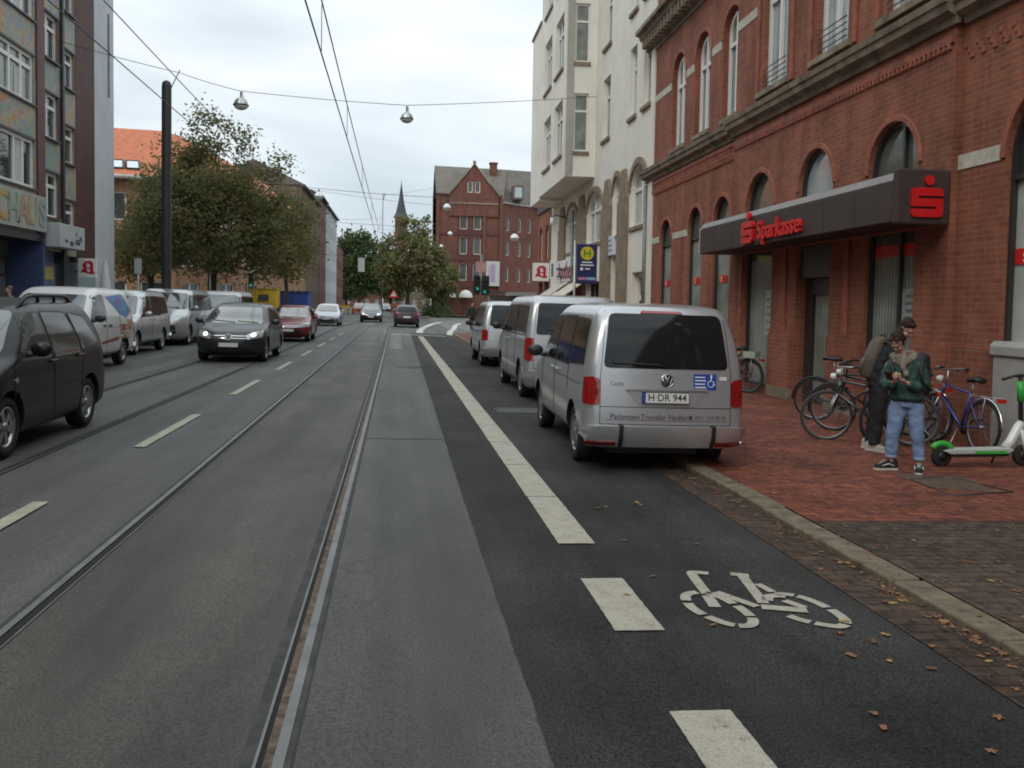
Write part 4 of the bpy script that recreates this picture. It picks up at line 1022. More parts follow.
def build_car(name, label, loc, rz, sp, group=None, tilt=True):
    root = thing(name, label, sp['cat'], loc, (0, (TILT if tilt else 0)*math.cos(rz), rz), group)
    V_, F_ = car_shell(sp['keys'], sp.get('sub', 4), sp.get('it', 2), sp.get('rise', .05))
    K = Skin(V_, F_)
    mb = MB(); mb.add(V_, F_, 0, None, True)
    body = mb.build('body', sp['paint'], root, recalc=True)
    # wheel arches
    cut = MB(); wr = sp['wr']; tx = sp['track']
    for y in sp['axles']:
        for s in (-1, 1):
            cut.lathe([(0, -.22), (wr*1.17, -.22), (wr*1.17, .30), (0, .30)], 32, 0, Matrix.Translation((s*(tx-.02), y, wr*1.02)) @ Matrix.Rotation(s*PI/2, 4, 'Y'))
    co = cut.build('arch_cutter', BLACKP, root, recalc=True)
    bo = body.modifiers.new('arches', 'BOOLEAN'); bo.object = co; bo.operation = 'DIFFERENCE'; bo.solver = 'EXACT'
    body.data.materials.append(BLACKP)
    bake(body)
    bpy.data.objects.remove(co)
    for p in body.data.polygons:
        c = p.center
        p.use_smooth = True
    me = body.data
    # sharp edges where the cutter met the shell
    bm = bmesh.new(); bm.from_mesh(me)
    for e in bm.edges:
        if len(e.link_faces) == 2 and e.calc_face_angle(0) > R(38): e.smooth = False
    for f in bm.faces:
        c = f.calc_center_median()
        for y in sp['axles']:
            d = math.hypot(c.y-y, c.z-wr*1.02)
            if abs(c.x) < tx+.12 and d < wr*1.16 and c.z > wr*.2 and abs(f.normal.x) > .8 and abs(c.x) < tx-.18: f.material_index = 1
            if abs(d-wr*1.17) < .015 and abs(f.normal.x) < .35: f.material_index = 1
    bm.to_mesh(me); bm.free()
    # underbody and inner arches
    ub = MB(); y0, y1 = sp['keys'][1][1], sp['keys'][1][2]
    ub.box(-tx+.24, tx-.24, y0+.5, y1-.3, wr*.45, sp['keys'][0][0]+.08); ub.build('underbody', BLACKP, root)
    for i, y in enumerate(sp['axles']):
        for s in (-1, 1): wheel(root, s*tx, y, wr, sp.get('ww', .205), sp.get('spokes', 5), sp.get('rim'), s, sp.get('rstyle', 0))
    def one(nm, ax, polys, m, off=.004, back=.03, ptype=None, par=root, grid=.09):
        p = MB()
        for q in polys: K.patch(p, ax, q, off, 0, grid, True, back)
        return p.build(nm, m, par)
    # glass
    for q in sp.get('side_glass', ()):
        cy_ = sum(p[0] for p in q)/len(q); cz_ = sum(p[1] for p in q)/len(q); big = [(p[0]+(.022 if p[0] > cy_ else -.022), p[1]+(.02 if p[1] > cz_ else -.02)) for p in q]
        for ax in 'LR':
            f = one('window_frame', ax, [rpoly(big, .05)], BLACKP, .003)
            one('side_window', ax, [rpoly(q, .05)], sp.get('gside', GLS), .007, par=f)
    for q in sp.get('side_trim', ()):
        for ax in 'LR': one('side_trim', ax, [q], BUMP, .012)
    w = sp.get('screen')
    if w: one('windscreen', 'F', [rpoly(w, .08)], GLSF, .004)
    w = sp.get('rear_glass')
    if w: one('rear_window', 'B', [rpoly(w, .07)], GLS, .005)
    for q in sp.get('tail', ()):
        for k in (q, mirror2(q)):
            t = one('tail_light', 'B', [rpoly(k, .025)], TAIL, .014)
            zz = [p[1] for p in k]; xx = [p[0] for p in k]; zm = min(zz)*.55+max(zz)*.45; h = (max(zz)-min(zz))
            if h > .2:
                inner = [(min(xx)+.025, zm-.11*h), (max(xx)-.02, zm-.11*h), (max(xx)-.02, zm+.12*h), (min(xx)+.025, zm+.12*h)]
                one('lamp_lens', 'B', [inner], TAILD, .017, par=t)
    for q in sp.get('tail_side', ()):
        for ax in 'LR': one('tail_light', ax, [q], TAIL, .010)
    for q in sp.get('head', ()):
        for k in (q, mirror2(q)):
            t = one('headlight', 'F', [rpoly(k, .03)], LAMPG, .008)
            if sp.get('lit'):
                cx = sum(p[0] for p in k)/len(k)*sp.get('litx', .96); cz = sum(p[1] for p in k)/len(k)
                c = [(cx+.062*math.cos(2*PI*i/12), cz+.05*math.sin(2*PI*i/12)) for i in range(12)]
                one('bulb', 'F', [c], LAMPON, .016, par=t)
    for q in sp.get('grille', ()): one('grille', 'F', [q], BUMP, .006)
    for q in sp.get('chrome', ()): one('grille_bar', 'F', [q], CHROME, .010)
    for q in sp.get('foglight', ()):
        for k in (q, mirror2(q)): one('fog_light', 'F', [k], BUMP, .006)
    for q in sp.get('rear_dark', ()): one('rear_trim', 'B', [q], BUMP, .006)
    for q in sp.get('rear_silver', ()): one('bumper', 'B', [q], sp['paint'], sp.get('bump_off', .04), back=.05)
    # seams
    p = MB()
    for ln in sp.get('seams', ()):
        for ax in 'LR': K.line(p, ax, ln)
    for ln in sp.get('rear_seams', ()): K.line(p, 'B', ln)
    for ln in sp.get('front_seams', ()): K.line(p, 'F', ln)
    if p.v: p.build('panel_seam', SEAM, root)
    for (y, z) in sp.get('handles', ()):
        for ax, s in (('L', -1), ('R', 1)):
            h, n = K.hit(ax, y, z); b = MB(); b.cbox(h + n*.018, (.03, .19, .032)); b.build('door_handle', sp.get('handle_mat', sp['paint']), root, bevel=.01)
    m = sp.get('mirror')
    if m:
        for s, ax in ((-1, 'L'), (1, 'R')):
            h, n = K.hit(ax, m[0], m[1]); b = MB()
            b.lathe([(0, -.09), (.07, -.085), (.105, -.04), (.115, .02), (.10, .06), (0, .065)], 14, 0, Matrix.Translation((h.x+s*.15, m[0], m[1]+.05)) @ Matrix.Diagonal((.95, .5, .7, 1)) @ Matrix.Rotation(-PI/2, 4, 'X'))
            b.tube([(h.x-s*.03, m[0], m[1]-.02), (h.x+s*.10, m[0], m[1]+.01)], .03, 6, 1)
            b.build('mirror', [m[2] if len(m) > 2 else sp['paint'], BLACKP], root)
    rl = sp.get('rails')
    if rl:
        for s in (-1, 1):
            b = MB(); pts = []
            for i in range(9):
                y = rl[0] + (rl[1]-rl[0])*i/8; h, n = K.hit('T', s*rl[2], y); pts.append((h.x, y, h.z + .085*min(1, 2.2*math.sin(PI*i/8)) - .01))
            b.tube(pts, .022, 8)
            for f in (.36, .66):
                y = rl[0]+(rl[1]-rl[0])*f; h, n = K.hit('T', s*rl[2], y); b.tube([(h.x, y-.03, h.z-.02), (h.x, y, h.z+.08)], .02, 6)
            b.build('roof_rail', BLACKP, root)
    for (ax, x, z, txt) in sp.get('plates', ()):
        h, n = K.hit(ax, x, z); sg = 1 if ax == 'B' else -1
        T = plane_T(h + n*.022, (sg, 0, 0), (0, n.z*sg*-.0 + 0, 1)) 
        T = plane_T(h + n*.030, (sg, 0, 0), Vector((0, 0, 1)) - n*n.z)
        b = MB(); b.box(-.26, .26, -.056, .056, -.02, 0, 0, T); b.box(-.26, -.222, -.056, .056, 0, .002, 1, T)
        if txt: put_text(b, txt, .105, T @ Matrix.Translation((.02, -.002, 0)), 2, .006, depth=.0025)
        b.tube([T @ Vector(q) for q in ((-.262, -.058, 0), (.262, -.058, 0), (.262, .058, 0), (-.262, .058, 0))], .005, 4, 2, closed=True)
        b.build('number_plate', [PLATE, EUBLUE, PRINT], root)
    for (ax, z, r) in sp.get('logo', ()):
        h, n = K.hit(ax, 0, z); sg = 1 if ax == 'B' else -1
        T = plane_T(h + n*.016, (sg, 0, 0), Vector((0, 0, 1)) - n*n.z)
        b = MB(); b.lathe([(r, -.012), (r, -.002), (0, -.001)], 24, 1, T); vw_logo(b, ax, T, r); b.build('emblem', [CHROME, BLACKP], root)
    wp = sp.get('wiper')
    if wp:
        b = MB(); K.line(b, 'B', wp, .02, .02); b.build('wiper', BLACKP, root)
    wp = sp.get('fwipers')
    if wp:
        b = MB()
        for ln in wp: K.line(b, 'F', ln, .018, .016)
        b.build('wiper', BLACKP, root)
    return root, K
SILVER = ray_paint('silver paint', (.48, .49, .50), .6, .28)
SILVER2 = ray_paint('warm silver paint', (.45, .455, .46), .6, .3)
WHITEP = ray_paint('white car paint', (.66, .66, .65), 0, .35)
BLACKC = mat('black car paint', (.006, .0075, .0075), .36, .0, var=.1, scale=2, spec=.3, coat=.2)
ANTHR = mat('anthracite paint', (.022, .024, .027), .36, .2, var=.1, scale=2, coat=.4)
REDC = ray_paint('dark red car paint', (.21, .022, .032), .2, .3)
NAVY = ray_paint('dark blue car paint', (.018, .022, .036), .2, .28)
PLUM = ray_paint('plum dark car paint', (.035, .016, .024), .2, .3)

def caddy(paint):
    return dict(cat='van', paint=paint, wr=.325, track=.76, axles=(-1.42, 1.42), rstyle=1, spokes=9, rise=.045, ww=.2,
    keys=[(.29, -2.16, 2.16, .78, .15, .4, .05, .12), (.36, -2.27, 2.26, .87, .12, .42, .05, .16), (.48, -2.29, 2.31, .893, .12, .45, .05, .18), (.64, -2.285, 2.32, .897, .12, .45, .05, .18),
          (.80, -2.275, 2.27, .897, .11, .45, .05, .18), (.93, -2.265, 2.16, .893, .11, .45, .05, .16), (1.02, -2.255, 1.80, .886, .11, .4, .05, .12), (1.08, -2.25, 1.42, .878, .11, .3, .05, .10),
          (1.18, -2.235, 1.22, .866, .11, .25, .05, .10), (1.40, -2.19, .93, .832, .12, .2, .05, .09), (1.60, -2.135, .66, .787, .14, .2, .05, .08), (1.70, -2.09, .50, .755, .16, .2, .05, .08), (1.765, -2.03, .34, .715, .2, .22, .06, .08), (1.79, -1.98, .26, .68, .22, .25, .06, .08)],
    side_glass=[[(.98, 1.10), (.50, 1.62), (-.02, 1.65), (-.02, 1.10)], [(-.14, 1.10), (-.14, 1.65), (-1.02, 1.65), (-1.02, 1.10)], [(-1.12, 1.12), (-1.12, 1.64), (-1.86, 1.62), (-1.97, 1.16)]],
    screen=[(-.76, 1.12), (.76, 1.12), (.64, 1.66), (-.64, 1.66)], rear_glass=[(-.70, 1.13), (.70, 1.13), (.625, 1.71), (-.625, 1.71)],
    tail=[[(.735, .735), (.862, .735), (.862, 1.03), (.81, 1.035), (.735, 1.01)]], tail_side=[[(-2.20, .74), (-2.11, .75), (-2.11, 1.02), (-2.19, 1.03)]],
    head=[[(.50, .74), (.80, .80), (.80, .97), (.46, .90)]], grille=[[(-.46, .80), (.46, .80), (.44, .90), (-.44, .90)], [(-.6, .38), (.6, .38), (.56, .62), (-.56, .62)]], chrome=[[(-.46, .855), (.46, .855), (.46, .872), (-.46, .872)]],
    foglight=[[(.62, .40), (.80, .42), (.80, .56), (.64, .56)]],
    rear_silver=[rpoly([(-.88, .34), (.88, .34), (.885, .52), (-.885, .52)], .05)], bump_off=.062,
    seams=[[(1.02, .38), (1.04, 1.05)], [(-.08, .36), (-.08, 1.66)], [(-1.07, .80), (-1.07, 1.66)], [(-.06, .36), (.95, .36)], [(-.12, .93), (-1.9, .93)]],
    rear_seams=[[(-.73, .53), (-.73, 1.05), (-.66, 1.74)], [(.73, .53), (.73, 1.05), (.66, 1.74)], [(-.73, .72), (.73, .72)], [(-.73, .535), (.73, .535)]],
    front_seams=[[(-.7, 1.0), (-.5, .95), (.5, .95), (.7, 1.0)]],
    handles=((.10, .98), (-.30, .98)), mirror=(.86, 1.10, BLACKP), logo=(('F', .855, .075), ('B', 1.005, .068)), fwipers=[[(-.55, 1.14), (-.05, 1.2)], [(.05, 1.14), (.6, 1.2)]])
def transporter(paint):
    return dict(cat='van', paint=paint, wr=.345, track=.81, axles=(-1.50, 1.50), rstyle=1, spokes=8, rise=.05, ww=.22,
    keys=[(.22, -2.3, 2.30, .84, .12, .4, .04, .14), (.32, -2.42, 2.40, .93, .12, .42, .04, .18), (.48, -2.44, 2.46, .95, .10, .45, .04, .2), (.75, -2.43, 2.46, .952, .10, .45, .04, .2), (.95, -2.42, 2.36, .95, .10, .45, .04, .18), (1.06, -2.41, 2.18, .947, .10, .42, .04, .16),
          (1.14, -2.40, 1.92, .94, .10, .4, .04, .14), (1.22, -2.39, 1.70, .932, .10, .35, .04, .12), (1.50, -2.35, 1.38, .895, .11, .3, .04, .11), (1.78, -2.28, 1.04, .845, .13, .25, .04, .10), (1.87, -2.23, .88, .80, .16, .25, .05, .1), (1.915, -2.17, .76, .76, .2, .26, .05, .1)],
    side_glass=[[(1.48, 1.20), (.98, 1.72), (.42, 1.74), (.42, 1.20)], [(.28, 1.20), (.28, 1.74), (-.82, 1.74), (-.82, 1.20)], [(-.95, 1.20), (-.95, 1.74), (-2.12, 1.72), (-2.2, 1.22)]],
    screen=[(-.84, 1.24), (.84, 1.24), (.72, 1.80), (-.72, 1.80)], rear_glass=[(-.76, 1.22), (.76, 1.22), (.70, 1.80), (-.70, 1.80)],
    tail=[[(.79, .74), (.925, .74), (.92, 1.16), (.80, 1.16)]], tail_side=[[(-2.385, .75), (-2.28, .77), (-2.27, 1.14), (-2.37, 1.15)]], head=[[(.48, .84), (.88, .90), (.88, 1.08), (.46, 1.0)]], grille=[[(-.46, .86), (.46, .86), (.45, 1.02), (-.45, 1.02)], [(-.66, .40), (.66, .40), (.62, .70), (-.62, .70)]],
    chrome=[[(-.46, .90), (.46, .90), (.46, .912), (-.46, .912)], [(-.45, .97), (.45, .97), (.45, .982), (-.45, .982)], [(-.7, .50), (.7, .50), (.7, .52), (-.7, .52)]],
    rear_silver=[rpoly([(-.92, .30), (.92, .30), (.925, .56), (-.925, .56)], .05)], rear_dark=[[(-.3, .84), (.3, .84), (.3, 1.0), (-.3, 1.0)]],
    seams=[[(1.5, .4), (1.55, 1.2)], [(.35, .36), (.35, 1.76)], [(-.88, .4), (-.88, 1.76)], [(-.9, .99), (-2.2, .99)]], rear_seams=[[(-.80, .6), (-.79, 1.2), (-.74, 1.86)], [(.80, .6), (.79, 1.2), (.74, 1.86)], [(-.8, .60), (.8, .6)]],
    handles=((.52, 1.06), (.18, 1.06)), mirror=(1.30, 1.24), logo=(('F', .935, .09), ('B', 1.09, .075)), plates=(('B', 0, .92, ''), ('F', 0, .60, '')), wiper=[(.05, 1.25), (-.55, 1.32)], fwipers=[[(-.6, 1.26), (-.05, 1.32)], [(.05, 1.26), (.65, 1.32)]])
def hatch(paint, L=4.34, W=.90, Hh=1.56, hood=.95, lit=False, fo=(.24, .56, .88, 1.06, 1.20), ro=(.13, .25, .42, .56, .66), wo=(.05, .125, .21, .265, .31), **kw):
    h = L/2; z = Hh/1.56
    d = dict(cat='car', paint=paint, wr=.32, track=W-.13, axles=(-h+.80, h-.86), lit=lit, rise=.045,
    keys=[(.20, -h+.16, h-.2, W-.10, .2, .45, .08, .16), (.30, -h+.04, h-.05, W-.02, .2, .5, .08, .2), (.42, -h+.01, h-.01, W-.005, .2, .52, .09, .22), (.58, -h, h-.01, W, .2, .52, .09, .22), (.70*z, -h+.02, h-.06, W-.002, .2, .5, .09, .22), (.80*z, -h+.05, h-.20, W-.006, .2, .48, .09, .2),
          (.89*z, -h+.07, h-.48, W-.012, .2, .42, .08, .16), (.97*z, -h+.09, h-hood, W-.022, .2, .35, .08, .12), (1.06*z, -h+ro[0], h-hood-fo[0], W-wo[0], .2, .3, .08, .10), (1.25*z, -h+ro[1], h-hood-fo[1], W-wo[1], .2, .25, .07, .1), (1.42*z, -h+ro[2], h-hood-fo[2], W-wo[2], .2, .22, .07, .1), (1.49*z, -h+ro[3], h-hood-fo[3], W-wo[3], .22, .25, .06, .1), (1.515*z, -h+ro[4], h-hood-fo[4], W-wo[4], .24, .28, .06, .1)],
    side_glass=[[(h-hood-.42, .99*z), (h-hood-fo[2]-.10, 1.36*z), (.06, 1.40*z), (.02, .99*z)], [(-.08, .99*z), (-.04, 1.40*z), (-.70, 1.38*z), (-.98, 1.0*z)], [(-1.08, 1.02*z), (-.82, 1.37*z), (-1.22, 1.33*z), (-h+.62, 1.08*z)]],
    screen=[(-.72, 1.0*z), (.72, 1.0*z), (.59, 1.43*z), (-.59, 1.43*z)], rear_glass=[(-.66, 1.05*z), (.66, 1.05*z), (.54, 1.42*z), (-.54, 1.42*z)],
    tail=[[(.56, .80*z), (W-.035, .78*z), (W-.06, .98*z), (.58, .97*z)]], head=[[(.46, .60*z), (.82, .66*z), (.82, .84*z), (.62, .80*z), (.44, .72*z)]],
    grille=[[(-.44, .62*z), (.44, .62*z), (.44, .70*z), (-.44, .70*z)], [(-.62, .26), (.62, .26), (.56, .46), (-.56, .46)]], chrome=[[(-.44, .625*z), (.44, .625*z), (.44, .64*z), (-.44, .64*z)], [(-.44, .685*z), (.44, .685*z), (.44, .70*z), (-.44, .70*z)]],
    foglight=[[(.62, .30), (.8, .33), (.78, .46), (.64, .46)]], plates=(('F', 0, .47, ''), ('B', 0, .70, '')), seams=[[(h-hood-.15, .4), (h-hood-.2, .95*z)], [(-.03, .36), (-.02, 1.42*z)], [(-.9, .55), (-1.03, 1.0*z), (-.78, 1.38*z)]],
    front_seams=[[(-.74, .92*z), (-.55, .78*z), (.55, .78*z), (.74, .92*z)]], rear_seams=[[(-.64, .55), (.64, .55)], [(-.64, .55), (-.6, 1.0*z)], [(.64, .55), (.6, 1.0*z)]],
    handles=((.16, .90*z), (-.72, .90*z)), mirror=(h-hood-.52, 1.0*z), fwipers=[[(-.6, 1.02*z), (-.05, 1.05*z)], [(.0, 1.02*z), (.6, 1.06*z)]])
    d.update(kw); return d

# --- right lane: three silver vans
sp = caddy(SILVER); sp['plates'] = (('B', -.02, .825, 'H·DR 944'), ('F', 0, .50, ''))
sp['rear_dark'] = []
car, K = build_car('parked_van', 'silver van nearest the camera with plate H DR 944 and blue sticker on its tailgate', (2.83, 11.25, gz(2.79)-.01), R(-1.2), sp, 'silver vans parked along the right kerb')
car.scale = (.955, .97, .975)
# tailgate recess around the plate, lettering, sticker and bumper strips
b = MB(); K.patch(b, 'B', [(-.46, .905), (.46, .905), (.30, .735), (-.30, .735)], .006); b.build('plate_recess', ray_paint('shaded silver', (.36, .36, .365), .5, .42), car)  # proud patch; the shade of the recess is put into a darker silver
b = MB(); K.patch(b, 'B', [(-.47, .903), (.47, .903), (.44, .930), (-.44, .930)], .022); b.build('handle_bar', SILVER, car)
b = MB()
for x in (-.50, .52): K.patch(b, 'B', [(x-.022, .33), (x+.022, .33), (x+.022, .53), (x-.022, .53)], .075, back=.02); b.build('bumper_strip', BLACKP, car); b = MB()
b = MB(); K.patch(b, 'B', [(-.28, 1.715), (.20, 1.715), (.18, 1.74), (-.26, 1.74)], .012); b.build('brake_light', TAIL, car)
for s in (-1, 1):
    b = MB(); K.patch(b, 'B', [(s*.55, .35), (s*.84, .35), (s*.84, .375), (s*.55, .375)], .066); b.build('reflector', TAILD, car)
b = MB(); K.patch(b, 'B', [(.30, .915), (.56, .915), (.56, 1.085), (.30, 1.085)], .004)
st_ = b.build('sticker', mat('sticker blue', (.02, .06, .33), .4), car)
b = MB()
for k in range(4): K.patch(b, 'B', [(.315, .938+.036*k), (.44-.01*(k % 2), .938+.036*k), (.44-.01*(k % 2), .950+.036*k), (.315, .950+.036*k)], .006, back=.002)
W_ = [(.502, 1.06), (.497, 1.01), (.525, 1.007), (.535, .97), (.548, .965)]
K.line(b, 'B', W_, .014, .006)
K.line(b, 'B', [(.495+.032*math.cos(R(100+260*i/12)), .98+.034*math.sin(R(100+260*i/12))) for i in range(13)], .010, .006)
K.patch(b, 'B', [(.502+.012*math.cos(i*PI/5), 1.067+.012*math.sin(i*PI/5)) for i in range(10)], .007, back=.002)
b.build('print', WHITE, st_)
b = MB(); K.patch(b, 'B', [(.60, 1.02), (.68, 1.02), (.68, 1.06), (.60, 1.06)], .004); b.build('sticker', PLATE, car)
PR = mat('dark red print', (.30, .03, .05), .5); PB = mat('blue black print', (.05, .05, .09), .5)
b = MB()
K.text(b, 'B', 'Patienten-Transfer Nadler', -.185, .615, .082, .004, 1, .004)
for (ch, x) in (('P', -.625), ('T', -.205), ('N', .148)): pass
K.text(b, 'B', '0511 210 70 70', .50, .615, .056, .004, 1, .002)
K.patch(b, 'B', [(.255, .595), (.29, .595), (.29, .64), (.255, .64)], .005, 1)
K.patch(b, 'B', [(-.66, .578), (.70, .578), (.70, .582), (-.66, .582)], .004, 0)
K.text(b, 'B', 'Caddy', -.55, .965, .06, .006, 2)
b.build('lettering', [PR, PB, mat('dull chrome', (.18, .18, .19), .3, .6)], car)
b = MB(); K.line(b, 'B', [(.02, 1.14), (-.1, 1.17), (-.60, 1.185)], .022, .018); b.build('wiper', BLACKP, car)

sp = transporter(SILVER2); sp['mirror'] = (1.30, 1.24, BLACKP)
car, K = build_car('parked_van', 'taller silver van parked second in the row behind the van with the blue sticker', (3.18, 18.3, gz(3.2)), 0, sp, 'silver vans parked along the right kerb')
car.scale = (.95, 1, .985)
sp = caddy(SILVER); sp['plates'] = (('B', 0, .825, ''),); sp['rear_dark'] = []; sp['wiper'] = [(.02, 1.15), (-.6, 1.19)]
build_car('parked_van', 'small silver van parked farthest along the right kerb towards the traffic light', (3.22, 26.9, gz(3.2)), 0, sp, 'silver vans parked along the right kerb')

# --- left row parked vans, all facing the viewer
gl_ = 'vans parked along the left kerb'
sp = caddy(WHITEP); sp['plates'] = (('F', 0, .50, ''),); sp['side_glass'] = sp['side_glass'][:1]; sp['mirror'] = (.86, 1.10, BLACKP); sp['handle_mat'] = BLACKP
car, K = build_car('parked_van', 'white delivery van with colourful blue and orange graphics on its side', (-7.42, 21.35, gz(-7.4)), PI, sp, gl_)
for ax in 'LR':
    b = MB()
    K.patch(b, ax, [(-.25, 1.62), (-1.5, 1.7), (-2.0, 1.30), (-1.6, 1.12), (-1.1, 1.22), (-.6, 1.45)], .004, 0)
    K.patch(b, ax, [(-.8, 1.50), (-1.2, 1.62), (-1.4, 1.50), (-1.0, 1.42)], .006, 3)
    for k_ in range(4): K.patch(b, ax, [(-1.0-.02*k_, .99-.10*k_), (-2.0+.05*k_, .97-.10*k_), (-2.0+.05*k_, .93-.10*k_), (-1.0-.02*k_, .95-.10*k_)], .004, 1)
    K.patch(b, ax, [(-1.62, 1.10), (-1.98, 1.08), (-1.98, .84), (-1.62, .86)], .006, 1)
    K.patch(b, ax, [(.3, .56), (-.95, .62), (-.95, .70), (.3, .62)], .004, 2)
    K.patch(b, ax, [(-1.15, .82), (-1.45, .82), (-1.45, .98), (-1.15, .98)], .006, 2)
    b.build('side_graphic', [mat('graphic blue', (.08, .22, .45), .4, var=.4, scale=5), mat('graphic tan', (.38, .25, .16), .4, var=.35, scale=5), mat('graphic rust', (.25, .08, .05), .4, var=.3, scale=5), mat('graphic violet', (.16, .10, .32), .4)], car)
sp = caddy(SILVER); sp['plates'] = (('F', 0, .50, ''),); sp['mirror'] = (.86, 1.10); sp['wr'] = .325
build_car('parked_van', 'small silver van parked between the graphics van and a taller silver van', (-8.15, 28.0, gz(-8)), PI, sp, gl_)
build_car('parked_van', 'taller silver van with a dark grille beside the thick black mast', (-8.1, 34.1, gz(-8)), PI, transporter(SILVER2), gl_)
build_car('parked_van', 'white van at the end of the left row partly hidden by the dark car', (-7.3, 39.4, gz(-7.3)), PI, transporter(WHITEP), gl_)

# --- traffic
sp = hatch(BLACKC, 4.05, .87, 1.62, .80, fo=(.15, .42, .70, .88, 1.02), ro=(.07, .16, .30, .42, .52), wo=(.045, .105, .175, .225, .27), side_glass=[[(.92, .97), (.44, 1.43), (.10, 1.46), (.06, .96)], [(-.04, .96), (0, 1.465), (-.72, 1.45), (-.90, .97)], [(-1.0, .99), (-.83, 1.445), (-1.30, 1.39), (-1.60, 1.06)]], rails=(-1.35, .30, .58), wr=.315, spokes=6, gside=mat('side window glass', (.045, .055, .052), .06, spec=.45), rise=.05, side_trim=[[(.95, .62), (.95, .65), (-.98, .67), (-.98, .64)]], handles=((.02, .92), (-.85, .94)))
car, K = build_car('car', 'black compact people carrier with roof rails at the left edge of the road', (-4.74, 10.80, gz(-4.7)), PI, sp)
b = MB()
for ax in 'LR':
    K.patch(b, ax, [(1.02+.035*math.cos(i*PI/5), .78+.028*math.sin(i*PI/5)) for i in range(10)], .01)
b.build('indicator', LAMPG, car)
build_car('car', 'anthracite car with lit headlights driving towards the camera in front of the vans', (-4.36, 26.3, gz(-4.2)), PI, hatch(ANTHR, 4.34, .905, 1.57, .92, True, logo=(('F', .665, .085),), rstyle=0, spokes=5))
build_car('car', 'dark red small car following the anthracite car', (-4.35, 38.7, gz(-4)), PI, hatch(REDC, 3.95, .86, 1.47, .92, False, grille=[[(-.56, .28), (.56, .28), (.5, .5), (-.5, .5)], [(-.3, .62), (.3, .62), (.3, .68), (-.3, .68)]], foglight=[]))
build_car('car', 'silver white hatchback driving behind the dark red car', (-4.72, 63.4, gz(-4.6)), PI, hatch(ray_paint('pale silver paint', (.52, .53, .54), .3, .3), 4.2, .90, 1.48, .95, False))
build_car('car', 'dark blue car with both headlights on near the far crossing', (-2.15, 77.6, gz(-2.1)), PI, hatch(NAVY, 4.5, .92, 1.46, 1.0, True))
build_car('car', 'plum dark car driving away from the camera on the tram tracks', (.68, 65.0, gz(.6)), 0, hatch(PLUM, 4.2, .90, 1.55, .85, False, tail=[[(.52, .86), (.865, .84), (.84, 1.0), (.54, .98)]]))
far_lab = ['small red and white car waiting far down the street', 'small dark parked car third from the orange barrier far down the street', 'small black parked car beside the far trees', 'small grey parked car nearest the orange barrier far down the street']
for i, (px, Y, pt) in enumerate(((-5.3, 128, REDC), (-3.6, 150, BLACKC), (-5.4, 168, NAVY), (-1.9, 150, ANTHR))):
    build_car('parked_car', far_lab[i], (px, Y, .05), PI, hatch(pt, 4.3, .9, 1.5), 'cars far down the street')
# ================================================================== 6  trees
def leaf_mat(name, c1, c2, c3):
    m = bpy.data.materials.new(name); m.use_nodes = True; nt = m.node_tree; N = nt.nodes; L = nt.links
    b = N['Principled BSDF']; b.inputs['Roughness'].default_value = .7; b.inputs['Specular IOR Level'].default_value = .2
    tc = N.new('ShaderNodeTexCoord'); nz = N.new('ShaderNodeTexNoise'); nz.inputs['Scale'].default_value = .9; nz.inputs['Detail'].default_value = 6; nz.inputs['Roughness'].default_value = .75
    L.new(tc.outputs['Object'], nz.inputs['Vector'])
    rp = N.new('ShaderNodeValToRGB'); e = rp.color_ramp; e.elements.new(.5)
    for i, (p, c) in enumerate(((.34, c1), (.52, c2), (.70, c3))): e.elements[i].position = p; e.elements[i].color = (*c, 1)
    L.new(nz.outputs['Fac'], rp.inputs['Fac']); L.new(rp.outputs['Color'], b.inputs['Base Color'])
    tr = N.new('ShaderNodeBsdfTranslucent'); L.new(rp.outputs['Color'], tr.inputs['Color'])
    mx = N.new('ShaderNodeMixShader'); mx.inputs[0].default_value = .38
    L.new(b.outputs[0], mx.inputs[1]); L.new(tr.outputs[0], mx.inputs[2]); L.new(mx.outputs[0], N['Material Output'].inputs['Surface'])
    return m
LEAF_A = leaf_mat('green brown leaves', (.115, .128, .055), (.19, .188, .08), (.31, .225, .092))
LEAF_B = leaf_mat('autumn leaves', (.11, .105, .045), (.20, .160, .060), (.33, .20, .07))
LEAF_C = leaf_mat('deep green leaves', (.050, .078, .030), (.080, .118, .042), (.13, .155, .060))
BARK = M_('tree bark', (.045, .038, .030), .9, var=.3, scale=8, bump=.5)
